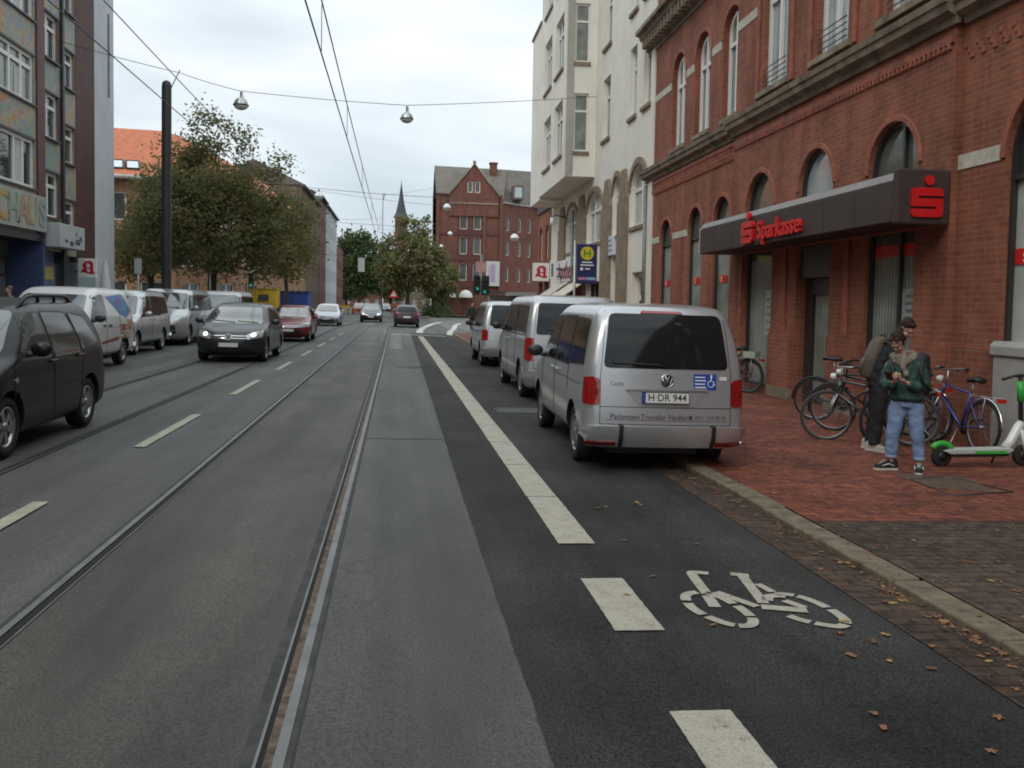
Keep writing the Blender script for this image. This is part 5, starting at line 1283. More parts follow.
def tree(name, label, loc, blobs, nclump, nleaf, ls, clr, trunk_h, tr, lm, seed, group=None, flare=.5):
    rnd = random.Random(seed)
    t = thing(name, label, 'tree', loc, (0, 0, 0), group)
    cl = []
    tot = sum(b[3]*b[4]*b[5] for b in blobs)
    for b in blobs:
        k = max(3, int(nclump*b[3]*b[4]*b[5]/tot))
        for i in range(k):
            while True:
                v = Vector((rnd.uniform(-1, 1), rnd.uniform(-1, 1), rnd.uniform(-1, 1)))
                if .02 < v.length < 1: break
            v = v.normalized()*(v.length**.45)
            cl.append(Vector((b[0]+v.x*b[3], b[1]+v.y*b[4], b[2]+v.z*b[5])))
    mb = MB()
    top = max(c.z for c in cl)
    P = [Vector((0, 0, -.1)), Vector((.05*tr, .02, .4)), Vector((.3*rnd.uniform(-1, 1)*tr, .2*tr, trunk_h*.6)), Vector((.5*tr*rnd.uniform(-1, 1), 0, trunk_h)), Vector((.4*rnd.uniform(-1, 1), .2, trunk_h+(top-trunk_h)*.45)), Vector((.3, -.1, trunk_h+(top-trunk_h)*.8))]
    mb.tube(P, [tr*1.35, tr*1.05, tr*.92, tr*.85, tr*.45, tr*.12], 9)
    for i in range(0, len(cl), max(1, len(cl)//46)):
        c = cl[i]; q = rnd.uniform(.15, .75); s = P[3].lerp(P[5], q*.8); md = s.lerp(c, .5) + Vector((0, 0, .12*(c-s).length))
        mb.tube([s, md, c], [tr*.30*(1-q*.6), tr*.17, tr*.05], 5)
    mb.build('trunk', BARK, t)
    vs = []; fs = []
    per = max(1, nleaf//len(cl))
    for c in cl:
        sx = rnd.uniform(.7, 1.25)*clr
        for k in range(per):
            p = c + Vector((rnd.gauss(0, .5)*sx, rnd.gauss(0, .5)*sx, rnd.gauss(0, .38)*sx))
            if p.z < trunk_h*.55: continue
            a = Vector((rnd.gauss(0, 1), rnd.gauss(0, 1), rnd.gauss(0, .6))).normalized(); b = a.orthogonal().normalized()
            b = (Matrix.Rotation(rnd.uniform(0, 6.28), 3, a) @ b)
            s = ls*rnd.uniform(.6, 1.3); i0 = len(vs)
            vs += [p - a*s*.5, p + b*s*.32, p + a*s*.55, p - b*s*.32]; fs.append((i0, i0+1, i0+2, i0+3))
    mb = MB(); mb.add(vs, fs); mb.build('crown', lm, t)
    return t
tree('broad_tree', 'large broad green and brown tree on the left pavement behind the parked vans', (-8.9, 45, .15),
     [(0, 0, 5.3, 3.5, 3.4, 2.3), (-2.3, 0, 4.6, 1.9, 2.4, 1.5), (2.9, .5, 4.8, 2.0, 2.4, 2.0), (-.2, 0, 7.0, 2.8, 2.4, 1.3), (.0, 0, 9.6, .7, .7, .9), (1.2, 0, 9.5, .7, .7, .9), (-1.0, 0, 8.7, .9, .8, .8), (.6, .2, 8.5, 1.7, 1.4, .9), (2.7, .3, 8.2, .75, .8, .7), (-3.3, 0, 5.4, .8, .9, .8), (-1.9, 0, 7.4, .9, .9, .7)], 215, 42000, .165, .76, 3.0, .24, LEAF_A, 3)
tree('street_tree', 'lower bronze tinged tree between the thick mast and the broad tree', (-12.9, 50, .2),
     [(0, 0, 4.4, 1.4, 1.6, 1.5), (-.9, 0, 3.6, 1.2, 1.4, 1.0), (.9, 0, 5.4, 1.1, 1.2, 1.1)], 60, 5200, .24, .9, 2.6, .2, LEAF_B, 5)
tree('street_tree', 'young tree in front of the street corner right of the broad tree', (-6.9, 58, .15),
     [(0, 0, 5.4, 1.2, 1.4, 1.8), (.3, 0, 4.0, .9, 1.1, 1.1)], 46, 4200, .25, .8, 3.0, .13, LEAF_B, 8)
ft = 'trees beyond the junction'
tree('autumn_tree', 'browning autumn tree at the far junction below the church spire', (1.2, 112, .1), [(.3, 0, 6.8, 4.2, 4, 3.2), (.9, 0, 10.4, 1.9, 2.0, 2.2), (-2.2, 0, 5.2, 2.2, 2.6, 2.0), (3.0, 0, 5.6, 1.8, 2.6, 2.6), (2.0, 0, 8.6, 1.4, 1.4, 1.4)], 120, 10500, .40, 1.0, 2.6, .28, LEAF_A, 11, ft)
tree('autumn_tree', 'dark bushy tree in front of the left edge of the far brick corner house', (6.0, 118, .1), [(-.4, 0, 4.4, 2.0, 2.4, 2.6), (-1.2, 0, 6.8, 1.3, 1.4, 1.5)], 60, 4500, .42, 1.1, 2.0, .2, LEAF_A, 13, ft)
tree('green_tree', 'tall green tree far down the street left of the autumn tree', (-8.6, 205, .1), [(0, 0, 10.5, 6.0, 5, 6.2), (-1.2, 0, 15.0, 3.4, 3, 3.0), (3.6, 0, 8.0, 4, 4, 4.0)], 150, 10000, .7, 1.8, 3.4, .4, LEAF_C, 17, ft)
tree('green_tree', 'rounded green tree behind the autumn tree in the distance', (-1.5, 215, .1), [(0, 0, 8.0, 6.4, 5, 5.2), (2.0, 0, 11.0, 4, 4, 3.4)], 120, 8000, .7, 1.8, 3.2, .4, LEAF_C, 19, ft)
tree('green_tree', 'hazy green tree closing the end of the street in the distance', (-14.0, 255, .1), [(0, 0, 9.0, 8.0, 6, 6.6), (5.0, 0, 8.0, 5, 5, 5.0)], 120, 8000, .8, 2.0, 3.2, .4, LEAF_C, 23, ft)
for i, (x, y, s, lab) in enumerate(((5.6, 115, 1.1, 'dark clipped shrub left of the white dome awnings'), (9.9, 116, .7, 'dark low shrub below the right white dome awning'), (4.4, 113, 1.6, 'dark shrub beneath the autumn tree'))):
    rnd = random.Random(40+i); sh_ = thing('shrub', lab, 'shrub', (x, y, 0), 0, 'shrubs by the far corner'); vs = []; fs = []
    for k in range(1200):
        v = Vector((rnd.gauss(0, .5), rnd.gauss(0, .4), abs(rnd.gauss(0, .5))))*s; a = Vector((rnd.gauss(0, 1), rnd.gauss(0, 1), rnd.gauss(0, 1))).normalized(); b = a.orthogonal().normalized(); i0 = len(vs)
        vs += [v-a*.14, v+b*.09, v+a*.14, v-b*.09]; fs.append((i0, i0+1, i0+2, i0+3))
    b = MB(); b.add(vs, fs); b.build('foliage', LEAF_C, sh_); b = MB(); b.tube([(0, 0, 0), (0, 0, s*.6)], .05, 6); b.build('stem', BARK, sh_)

# ================================================================== 7  street furniture, wires, lamps
tm = thing('catenary_mast', 'thick dark round overhead line mast rising behind the left parked vans', 'mast', (-8.27, 33.9, gz(-8.5)))
b = MB(); b.tube([(0, 0, 0), (0, 0, 1.2), (.02, 0, 9.12), (.02, 0, 9.28), (.02, 0, 9.35)], [.185, .175, .17, .15, .07], 18); b.build('mast_tube', DSTEEL, tm)
b = MB(); b.tube([(.1, 0, 8.95), (.48, 0, 9.75)], .018, 6); b.tube([(-.05, 0, 6.8), (.21, 0, 6.8)], .05, 6); b.build('bracket', DSTEEL, tm)
def wire(name, label, pts, r=.012, sag=0, group='overhead wires'):
    P = []
    for a, b in zip(pts[:-1], pts[1:]):
        a = Vector(a); b = Vector(b)
        for i in range(8): t = i/8; p = a.lerp(b, t); p.z -= sag*4*t*(1-t); P.append(p)
    P.append(Vector(pts[-1])); b = MB(); b.tube(P, r, 5); o = b.build(name, WIRE); tag(o, label, 'wire', group); return o
wire('span_wire', 'span wire carrying two hanging street lamps from the mosaic building to the cream building', [(-12.0, 33.9, 10.7), (-7.79, 33.9, 9.76), (-5.67, 33.9, 9.22), (.28, 33.9, 8.98), (7.9, 36.1, 10.15)], .011, .04)
wire('contact_wire', 'lower overhead contact wire above the left tram track', [(-4.40, 3.5, 5.42), (-4.40, 30, 5.42), (-4.40, 62, 5.42)], .010)
wire('messenger_wire', 'upper overhead wire above the left tram track', [(-4.35, 3.5, 6.25), (-4.35, 30, 5.95), (-4.35, 62, 6.1)], .010, .05)
wire('contact_wire', 'lower overhead contact wire above the nearest tram track', [(-1.17, 3, 5.42), (-1.17, 32, 5.42), (-1.2, 60, 5.42), (-.9, 92, 5.5)], .012)
wire('messenger_wire', 'upper overhead wire above the nearest tram track', [(-1.17, 3, 6.30), (-1.17, 30, 6.12), (-1.2, 60, 6.4), (-2.0, 125, 15.0)], .012, .03)
b = MB()
for y in (8.5, 14, 21, 30, 41, 54): b.tube([(-1.17, y, 5.42), (-1.17, y, 6.14)], .008, 4)
tag(b.build('dropper_wire', WIRE), 'thin dropper wires joining the two wires above the nearest track', 'wire', 'overhead wires')
for i, (a, c, lab, sg) in enumerate((((-9.5, 80, 11.6), (14, 84, 10.6), 'long span wire high across the junction', .5), ((-9.6, 70, 8.6), (-2.05, 125, 13.2), 'sagging span wire from the left houses to the slim mast', .5), ((-2.05, 125, 16.3), (7.2, 120, 17.6), 'span wire rising from the slim mast to the right', .2),
                                ((-9.6, 88, 7.8), (8, 88, 7.6), 'low span wire across the far street', .15), ((-9.6, 96, 6.6), (9, 96, 6.5), 'lowest far span wire carrying a small signal box', .1), ((-9.0, 55, 8.75), (7.4, 55, 8.1), 'span wire with far hanging lamps before the junction', .25), ((-9.4, 76, 8.4), (9.5, 76, 7.9), 'thin span wire with one small white lamp beyond the junction', .1), ((-2.05, 125, 11.6), (8.2, 51.8, 6.4), 'slanting wire from the slim mast to the low orange brick house', .1))):
    wire('span_wire', lab, [a, c], .014, sg)
sm = thing('slim_mast', 'slim steel overhead line mast far down the tram line', 'mast', (-2.06, 125, 0))
b = MB(); b.tube([(0, 0, 0), (0, 0, 16.6)], [.09, .055], 8); b.tube([(0, 0, 9.2), (3.0, 0, 9.3)], .04, 6); b.tube([(0, 0, 15.6), (.3, 0, 16.6)], .06, 6); b.build('mast_tube', M_('mid grey steel', (.24, .25, .25), .5, .3), sm)
bx = thing('signal_box', 'small pale box hanging from the lowest far span wire', 'signal', (-3.75, 96, 5.6))
b = MB(); b.box(-.34, .34, -.2, .2, -.75, .7); b.build('housing', M_('pale grey housing', (.34, .36, .34), .5), bx); b = MB(); b.tube([(0, 0, .7), (0, 0, .92)], .04, 6); b.build('hanger', DSTEEL, bx)
LG = M_('lamp glass', (.66, .70, .68), .12, spec=.7)
def hang_lamp(loc, label, s=1.0, dz=.25, white=False):
    t = thing('hanging_lamp', label, 'street lamp', loc, 0, 'hanging street lamps')
    T = Matrix.Scale(s*.86, 4)
    b = MB(); b.lathe([(.03, 0), (.09, -.03), (.20, -.10), (.28, -.22), (.31, -.33), (.32, -.36), (.29, -.36)], 22, 0, T); b.build('shade', M_('white lamp enamel', (.72, .74, .74), .4) if white else M_('aged lamp metal', (.45, .46, .44), .3, .7, var=.2), t)
    b = MB(); b.lathe([(.30, -.365), (.29, -.42), (.22, -.50), (.10, -.55), (0, -.56)], 22, 0, T); b.build('glass', LG, t)
    b = MB(); b.lathe([(.325, -.34), (.335, -.37), (.31, -.385)], 22, 0, T); b.tube([T @ Vector((0, 0, 0)), T @ Vector((0, 0, dz))], .035*s, 6); b.tube([T @ Vector((.10, 0, -.05)), T @ Vector((.06, 0, dz))], .012*s, 5); b.build('hanger', DSTEEL, t)
hang_lamp((-5.67, 33.9, 9.02), 'silver dome street lamp hanging above the top of the broad tree', 1.0, .2)
hang_lamp((.28, 33.9, 8.76), 'silver dome street lamp hanging over the middle of the road', .9, .24)
hang_lamp((2.94, 55, 7.75), 'far white street lamp hanging before the left edge of the brick corner house', .9, .42, True)
hang_lamp((-4.7, 55, 8.2), 'far silver street lamp hanging right of the broad tree', 1.0, .16, True)
hang_lamp((4.35, 76, 7.75), 'smaller far white street lamp in front of the corner house first floor', .8, .2, True)
hang_lamp((4.2, 88, 7.42), 'smallest far white street lamp beside the autumn tree', .7, .3, True)
hang_lamp((7.1, 55, 6.05), 'white street lamp hanging low in front of the dark right wing of the corner house', 1.0, .28, True)
def signal(name, label, loc, h, heads, lit=None):
    t = thing(name, label, 'traffic light', loc, 0, 'traffic lights')
    b = MB(); b.tube([(0, 0, 0), (0, 0, h)], .07, 10); b.build('post', M_('grey green post', (.16, .18, .17), .5, .3), t)
    for (x, z) in heads:
        b = MB(); b.box(x-.16, x+.16, -.14, .14, z, z+.92)
        for k in range(3): b.lathe([(.125, 0), (.125, .16)], 14, 0, Matrix.Translation((x, -.14, z+.16+.3*k)) @ Matrix.Rotation(PI/2, 4, 'X'), True, -.3, PI+.3)
        ho = b.build('signal_head', M_('black green housing', (.012, .018, .016), .5), t)
        b = MB()
        for k in range(1, 3): b.prism([(x+.10*math.cos(q*PI/8), z+.16+.3*k+.10*math.sin(q*PI/8)) for q in range(16)], -.15, -.142, k-1)
        b.build('lens', [M_('amber lens off', (.06, .04, .01), .2), M_('red lens off', (.06, .01, .01), .2)], ho)
        b = MB(); b.prism([(x+.10*math.cos(q*PI/8), z+.16+.10*math.sin(q*PI/8)) for q in range(16)], -.152, -.142, 0)
        b.build('green_lens', M_('green lens lit', (.02, .3, .2), .2, emit=(.02, .50, .34), es=.28) if lit else M_('green lens off', (.01, .05, .04), .2), ho)
    return t
tl = signal('traffic_light', 'traffic light with two black heads on the right before the junction', (5.35, 58, -.02), 4.9, ((-.22, 2.55), (.24, 2.35)), True)
b = MB(); b.box(-.35, .35, -.05, -.08, 3.75, 4.45); b.build('sign_plate', M_('pale pink sign', (.45, .26, .22), .5, var=.5, scale=6), tl)
b = MB(); b.box(-.5, .55, .0, .03, 2.3, 3.55); b.build('back_board', M_('dark board', (.016, .022, .02), .6), tl)
signal('traffic_light', 'traffic light with green lamp in front of the tree trunks on the left', (-9.05, 58, .1), 4.2, ((0.0, 2.35),), True)
for (x, y, zt, w, lab) in ((-8.75, 44, 4.0, .42, 'small pale road sign on a post in front of the broad tree trunk'), (-10.9, 40, 3.2, .3, 'narrow pale sign on a post beside the thick black mast')):
    t = thing('road_sign', lab, 'sign', (x, y, .12)); b = MB(); b.tube([(0, 0, 0), (0, 0, zt)], .035, 8); b.build('post', STEEL, t); b = MB(); b.box(-w/2, w/2, -.05, -.03, zt-.6, zt+.05); b.build('plate', M_('sign back grey', (.38, .39, .38), .5), t)
t = thing('road_sign', 'red and white triangular warning sign above the orange barrier far down the street', 'sign', (-.45, 120, 0)); b = MB(); b.tube([(0, 0, 0), (0, 0, 3.1)], .04, 6); b.build('post', STEEL, t)
b = MB(); b.prism([(-.75, 2.3), (.75, 2.3), (0, 3.6)], -.06, -.03, 0); b.prism([(-.42, 2.5), (.42, 2.5), (0, 3.22)], -.065, -.061, 1); b.build('plate', [RED, WHITE], t)
ORG = M_('orange barrier plastic', (.58, .16, .05), .5); YEL = M_('yellow site paint', (.50, .33, .02), .5, var=.2, scale=2)
def barrier(x, y, w, m, lab, h=1.05):
    t = thing('barrier', lab, 'barrier', (x, y, 0), 0, 'road work barriers'); b = MB()
    b.box(-w/2, w/2, -.05, .05, h-.35, h); b.box(-w/2, w/2, -.05, .05, h*.35, h*.35+.2); b.build('board', m, t); b = MB()
    for s in (-1, 1): b.box(s*w*.42-.04, s*w*.42+.04, -.04, .04, 0, h); b.box(s*w*.42-.05, s*w*.42+.05, -.4, .4, 0, .08)
    b.build('leg', BLACKP, t)
barrier(-.1, 118, 1.4, ORG, 'orange barrier at the far junction below the autumn tree', 1.5)
barrier(-6.6, 112, 1.7, YEL, 'yellow barrier far down the left side of the street', 1.25)
barrier(-4.9, 116, 1.3, ORG, 'orange barrier just right of the yellow barrier in the distance', .9)
t = thing('site_container', 'yellow construction container parked beyond the anthracite car', 'container', (-9.6, 68, .1))
b = MB(); b.box(-1.05, 1.05, -2, 2, .2, 2.35)
for k in range(7): b.box(-.95+.3*k, -.85+.3*k, -2.05, -2, .3, 2.25)
b.build('body', YEL, t); b = MB(); b.box(-1.1, 1.1, -2.07, 2.05, 2.35, 2.45); b.build('roof', M_('dark yellow edge', (.30, .20, .02), .5), t); b = MB(); b.box(-.2, .5, -2.08, -2.05, 1.55, 2.0); b.build('window', GLASS, t)
b = MB()
for s in (-.9, .9): b.box(s-.1, s+.1, -1.9, 1.9, 0, .2)
b.build('skid', BLACKP, t)
t = thing('skip_container', 'open blue waste skip behind the dark red car', 'skip', (-7.75, 70, .1))
b = MB(); b.prism([(-1.0, .15), (1.0, .15), (1.25, 2.2), (-1.25, 2.2), (-1.18, 2.12), (1.18, 2.12), (.95, .25), (-.95, .25)] if False else [(-1.0, .15), (1.0, .15), (1.25, 2.2), (-1.25, 2.2)], -1.8, 1.8)
for k in range(4): b.box(-.9+.55*k, -.78+.55*k, -1.87, -1.8, .3, 2.1)
b.build('body', M_('skip blue', (.02, .045, .22), .5, var=.25, scale=2), t); b = MB(); b.box(-1.32, 1.32, -1.88, 1.88, 2.2, 2.3); b.build('rim', M_('skip dark blue', (.012, .022, .10), .5), t)
t = thing('closed_parasol', 'closed white parasol standing by the pharmacy sign on the left pavement', 'parasol', (-11.2, 36.6, .2)); b = MB(); b.tube([(0, 0, 0), (0, 0, 2.9)], .025, 6); b.build('pole', STEEL, t)
b = MB(); b.lathe([(.04, 2.95), (.13, 2.5), (.20, 1.9), (.30, 1.25), (.26, 1.2), (0, 1.25)], 12); b.build('cloth', M_('white parasol cloth', (.62, .62, .60), .85, var=.1), t)
# utility cabinet and cover plate on the right pavement
t = thing('utility_cabinet', 'big grey street cabinet against the brick wall behind the scooter', 'cabinet', (7.69, 9.50, sz(7.7)))
CAB = M_('weathered grey cabinet', (.34, .33, .30), .7, var=.14, scale=2.5, bump=.06, detail=8)
b = MB(); b.box(-.17, .13, -1.05, 1.05, 0.0, 1.22); b.build('body', CAB, t, bevel=.012)
b = MB(); b.prism([(-.20, 1.222), (.135, 1.222), (.135, 1.40), (-.15, 1.40), (-.20, 1.34)], -1.09, 1.09); b.build('lid', CAB, t, bevel=.012)
b = MB(); b.box(-.174, -.17, -.006, .006, .06, 1.2); b.box(-.176, -.17, -1.0, 1.0, .04, .05); b.build('door_gap', SEAM, t); b = MB(); b.cbox((-.185, .10, .68), (.03, .03, .12)); b.build('handle', DSTEEL, t)
t = thing('cover_plate', 'worn dark rectangular cover plate set in the red pavement before the scooter', 'cover', (5.57, 8.33, sz(5.57)), (0, TILT, 0))
b = MB(); b.prism([(-.33, .20), (.20, .42), (.36, -.38), (-.37, -.55)], -.006, .02, 0, Matrix.Rotation(-PI/2, 4, 'X') @ Matrix.Diagonal((1, 1, -1, 1))); b.build('plate', M_('worn plate', (.10, .062, .043), .75, var=.45, scale=7, bump=.2), t); b = MB(); b.tube([(-.34, .21, .004), (.21, .43, .004), (.37, -.39, .004), (-.38, -.56, .004)], .009, 4, closed=True); b.build('rim', DSTEEL, t)

# ================================================================== 8  bicycles and the scooter
def bicycle(label, loc, heading, fm, grp=None, steer=0.0, lean=0.0, rack=True, sad=1.0, barm=None, fend=None, basket=None, rear_red=True, tyre=None):
    t = thing('bicycle', label, 'bicycle', loc, (lean, 0, heading), grp)
    r = .335; xr, xf = -.52, .53; bb = (-.08, 0, .28); st = (-.22, 0, .72); hd = (.36, 0, .80); hdl = (.40, 0, .64)
    b = MB()
    for p, q, w in ((bb, st, .017), (st, hd, .017), (bb, hdl, .02), (hd, hdl, .02)): b.tube([p, q], w, 8)
    for s in (-.05, .05): b.tube([(bb[0], s*.6, bb[2]), (xr, s*1.2, r)], .010, 6); b.tube([(st[0], s*.4, st[2]-.05), (xr, s*1.2, r)], .009, 6)
    b.build('frame', fm, t)
    b = MB(); b.tube([st, (-.25, 0, .86*sad)], .013, 6); b.build('seat_post', STEEL, t)
    b = MB(); b.lathe([(0, 0)], 3) if False else None
    rings = [(-.40, .075, .0), (-.34, .085, .015), (-.24, .06, .0), (-.16, .03, .0), (-.12, .018, -.01)]
    vs = []; n = 10
    for (x, w, dz) in rings:
        for k in range(n): q = 2*PI*k/n; vs.append((x, w*math.cos(q), .90*sad + dz + .035*math.sin(q)))
    fs = [(i*n+k, i*n+(k+1) % n, (i+1)*n+(k+1) % n, (i+1)*n+k) for i in range(len(rings)-1) for k in range(n)] + [tuple(range(n-1, -1, -1)), tuple(range((len(rings)-1)*n, len(rings)*n))]
    b.add(vs, fs, 0, None, True); b.build('saddle', BLACKP, t)
    S_ = Matrix.Translation(hdl) @ Matrix.Rotation(steer, 4, 'Z') @ Matrix.Translation(-Vector(hdl))
    b = MB()
    for s in (-.05, .05): b.tube([S_ @ Vector((hdl[0]+.01, s, hdl[2]-.02)), S_ @ Vector((xf, s, r))], .012, 6)
    b.tube([S_ @ Vector((hdl[0]+.01, -.055, hdl[2]-.02)), S_ @ Vector((hdl[0]+.01, .055, hdl[2]-.02))], .013, 6); b.build('fork', barm or STEEL, t)
    b = MB(); b.tube([S_ @ Vector(p) for p in ((.36, 0, .80), (.34, 0, .98))], .013, 6); b.tube([S_ @ Vector(p) for p in ((.26, -.30, 1.02), (.36, -.22, 1.01), (.40, -.06, .99), (.40, .06, .99), (.36, .22, 1.01), (.26, .30, 1.02))], .012, 6)
    for s in (-1, 1): b.tube([S_ @ Vector((.30, s*.26, 1.015)), S_ @ Vector((.17, s*.33, 1.03))], .018, 7, 1); b.tube([S_ @ Vector((.36, s*.2, 1.0)), S_ @ Vector((.40, s*.26, .96))], .007, 5, 1)
    b.build('handlebar', [barm or STEEL, BLACKP], t)
    for (x, TT) in ((xr, Matrix()), (xf, S_)):
        T = TT @ Matrix.Translation((x, 0, r)) @ Matrix.Rotation(PI/2, 4, 'X')
        b = MB(); b.tube([T @ Vector(((r-.035)*math.cos(2*PI*i/36), (r-.035)*math.sin(2*PI*i/36), 0)) for i in range(36)], .010, 6, 0, closed=True)
        for i in range(18): q = 2*PI*i/18; b.tube([T @ Vector((.02*math.cos(q+.9), .02*math.sin(q+.9), .02*(-1)**i)), T @ Vector(((r-.04)*math.cos(q), (r-.04)*math.sin(q), 0))], .0016, 3, 0, False)
        b.tube([T @ Vector((0, 0, -.05)), T @ Vector((0, 0, .05))], .02, 8)
        w = b.build('wheel', CHROME if False else M_('bright rim', (.27, .275, .28), .4, .6), t)
        b = MB(); b.tube([T @ Vector(((r-.016)*math.cos(2*PI*i/40), (r-.016)*math.sin(2*PI*i/40), 0)) for i in range(40)], .021, 7, 0, closed=True); b.build('tyre', tyre or RUBBER, w)
        if fend:
            b = MB(); a0, a1 = ((20, 190) if x < 0 else (-15, 130)); P = [T @ Vector(((r+.022)*math.cos(R(a)), -(r+.022)*math.sin(R(a))*-1, 0)) for a in range(a0, a1, 10)]
            b.tube(P, .016, 5); b.build('mudguard', fend, t)
    b = MB(); T = Matrix.Translation(bb) @ Matrix.Rotation(PI/2, 4, 'X'); b.lathe([(.03, -.01), (.095, -.01), (.095, .0), (.03, .0)], 20, 0, T @ Matrix.Translation((0, 0, .05)))
    b.tube([(bb[0], .07, bb[2]), (bb[0]+.13, .08, bb[2]-.11)], .009, 5); b.tube([(bb[0], -.07, bb[2]), (bb[0]-.13, -.08, bb[2]+.11)], .009, 5); b.tube([(bb[0]+.02, -.05, bb[2]+.09), (xr, -.05, r+.04)], .004, 4); b.tube([(bb[0]+.02, -.05, bb[2]-.09), (xr, -.05, r-.04)], .004, 4); b.build('crank', DSTEEL, t)
    b = MB(); b.cbox((bb[0]+.13, .13, bb[2]-.11), (.09, .09, .02)); b.build('pedal', BLACKP, t); b = MB(); b.cbox((bb[0]-.13, -.13, bb[2]+.11), (.09, .09, .02)); b.build('pedal', BLACKP, t)
    if rack:
        b = MB()
        for s in (-.06, .06): b.tube([(-.24, s, .70), (-.78, s, .72)], .006, 5); b.tube([(-.60, s, .72), (xr, s, r)], .006, 5)
        for x in (-.3, -.5, -.76): b.tube([(x, -.06, .715), (x, .06, .715)], .005, 4)
        b.build('rack', barm or STEEL, t)
    if rear_red: b = MB(); b.cbox((-.82, 0, .69), (.04, .10, .05)); b.build('rear_light', M_('red reflector', (.5, .02, .02), .3), t)
    b = MB(); b.tube([(-.10, .06, .26), (-.20, .22, .02)], .009, 5); b.build('kickstand', STEEL, t)
    b = MB(); b.lathe([(0, .03), (.04, .03), (.05, -.03), (0, -.04)], 10, 0, S_ @ Matrix.Translation((.46, 0, .86)) @ Matrix.Rotation(PI/2, 4, 'Y')); b.build('headlamp', M_('lamp white', (.7, .7, .68), .3), t)
    if basket:
        b = MB(); b.box(-.68, -.42, -.10, .10, .73, .75); b.box(-.68, -.42, -.112, -.10, .73, .86); b.box(-.68, -.42, .10, .112, .73, .86); b.box(-.69, -.678, -.10, .10, .73, .86); b.box(-.422, -.41, -.10, .10, .73, .86); b.build('basket', basket, t)
    return t
BG = 'bicycles parked by the bank wall'
bicycle('blue bicycle with silver mudguards leaning in front of the grey cabinet', (7.19, 10.76, sz(7.2)), R(89), ray_paint('blue frame', (.035, .045, .22), .2, .3), BG, .35, R(4), fend=CHROME)
bicycle('dark bicycle half hidden behind the woman in the green jacket', (6.72, 10.98, sz(6.7)), math.atan2(-.40, -.92), ray_paint('dark frame', (.03, .03, .035), .2, .4), BG, -.3, R(4))
bicycle('dark grey bicycle with silver handlebar and its front wheel turned towards the road', (6.17, 11.08, sz(6.2)), math.atan2(.52, -.85), ray_paint('dark silver frame', (.10, .105, .11), .5, .35), BG, .25, R(-3), barm=STEEL, tyre=M_('grey tyre', (.05, .048, .045), .8))
bicycle('black bicycle with a raised saddle standing before the bank door', (7.0, 13.15, sz(7)), math.atan2(-.62, .78), ray_paint('black frame', (.014, .014, .015), .2, .35), BG, .2, R(3), barm=BLACKP, sad=1.10, rack=False, rear_red=False, fend=BLACKP)
bicycle('dark red bicycle with pale basket beside the van tail lamp', (6.95, 18.3, sz(7.1)), R(128), ray_paint('wine frame', (.14, .03, .03), .2, .35), BG, .15, R(3), basket=M_('pale green basket', (.34, .40, .30), .7))
bicycle('black bicycle with red rear lamp furthest along the bank wall', (7.22, 18.75, sz(7.4)), R(118), _mc['black frame'], BG, -.1, R(-2), fend=BLACKP)

bicycle('black bicycle with mudguards squeezed behind the dark grey bicycle and the brown grey backpack', (6.72, 12.0, sz(6.7)), math.atan2(.42, -.9), _mc['black frame'], BG, -.35, R(-4), barm=BLACKP, fend=BLACKP, sad=.98)
t = thing('electric_scooter', 'white and green electric scooter with black handlebar parked on the pavement', 'scooter', (6.57, 9.40, sz(6.5)), (0, 0, R(2)))
SW = ray_paint('scooter white', (.62, .66, .60), 0, .35); SG = M_('scooter green', (.05, .42, .06), .4); SK = M_('scooter black', (.02, .02, .02), .5)
b = MB(); b.prism([(-.40, .15), (.32, .15), (.40, .19), (.36, .21), (-.40, .20), (-.47, .185)], -.085, .085); b.build('deck', M_('scooter grey deck', (.45, .47, .44), .5), t, bevel=.008)
b = MB(); b.prism([(-.36, .115), (.30, .115), (.36, .147), (-.40, .147)], -.07, .07); b.build('battery_tray', SK, t)
b = MB()
for s in (-1, 1): b.prism([(-.10, .152), (.30, .152), (.30, .185), (-.10, .185)], s*.087-.003, s*.087+.003)
b.build('green_stripe', SG, t)
for x in (-.46, .56):
    T = Matrix.Translation((x, 0, .118)) @ Matrix.Rotation(PI/2, 4, 'X'); b = MB(); b.lathe([(.05, -.03), (.10, -.032), (.118, -.018), (.118, .018), (.10, .032), (.05, .03)], 22, 0, T); w = b.build('wheel', RUBBER, t)
    b = MB(); b.lathe([(0, -.034), (.055, -.034), (.055, .034), (0, .034)], 16, 0, T); b.build('hub', SK, w)
b = MB(); b.tube([(-.46+.145*math.cos(R(a)), 0, .118+.145*math.sin(R(a))) for a in range(35, 150, 12)], .035, 6); b.build('rear_mudguard', SG, t)
b = MB(); b.tube([(.33, 0, .20), (.40, 0, .27), (.50, 0, .45), (.53, 0, .50)], [.05, .055, .055, .042], 10); b.tube([(.50, .05, .42), (.57, .05, .12)], .022, 6); b.tube([(.50, -.05, .42), (.57, -.05, .12)], .022, 6); b.build('front_frame', SW, t)
b = MB(); b.tube([(.525, 0, .48), (.49, 0, 1.04)], .026, 10); b.build('stem', SK, t)
b = MB(); b.tube([(.511, 0, .74), (.494, 0, .97)], .04, 10); b.build('sleeve', SG, t)
b = MB(); dv = Vector((math.cos(R(200)), math.sin(R(200)), 0)); c0 = Vector((.49, 0, 1.03)); b.tube([c0 - dv*.30 + Vector((0, 0, -.015)), c0 - dv*.12, c0, c0 + dv*.12, c0 + dv*.32 + Vector((0, 0, -.03))], [.02, .014, .024, .014, .02], 8); b.tube([c0 + dv*.15, c0 + dv*.24 + Vector((0, -.05, -.02))], .008, 5); b.build('handlebar', SK, t)
b = MB(); b.tube([(.24, .03, .13), (.28, .14, .01)], .012, 6); b.build('kickstand', SK, t)
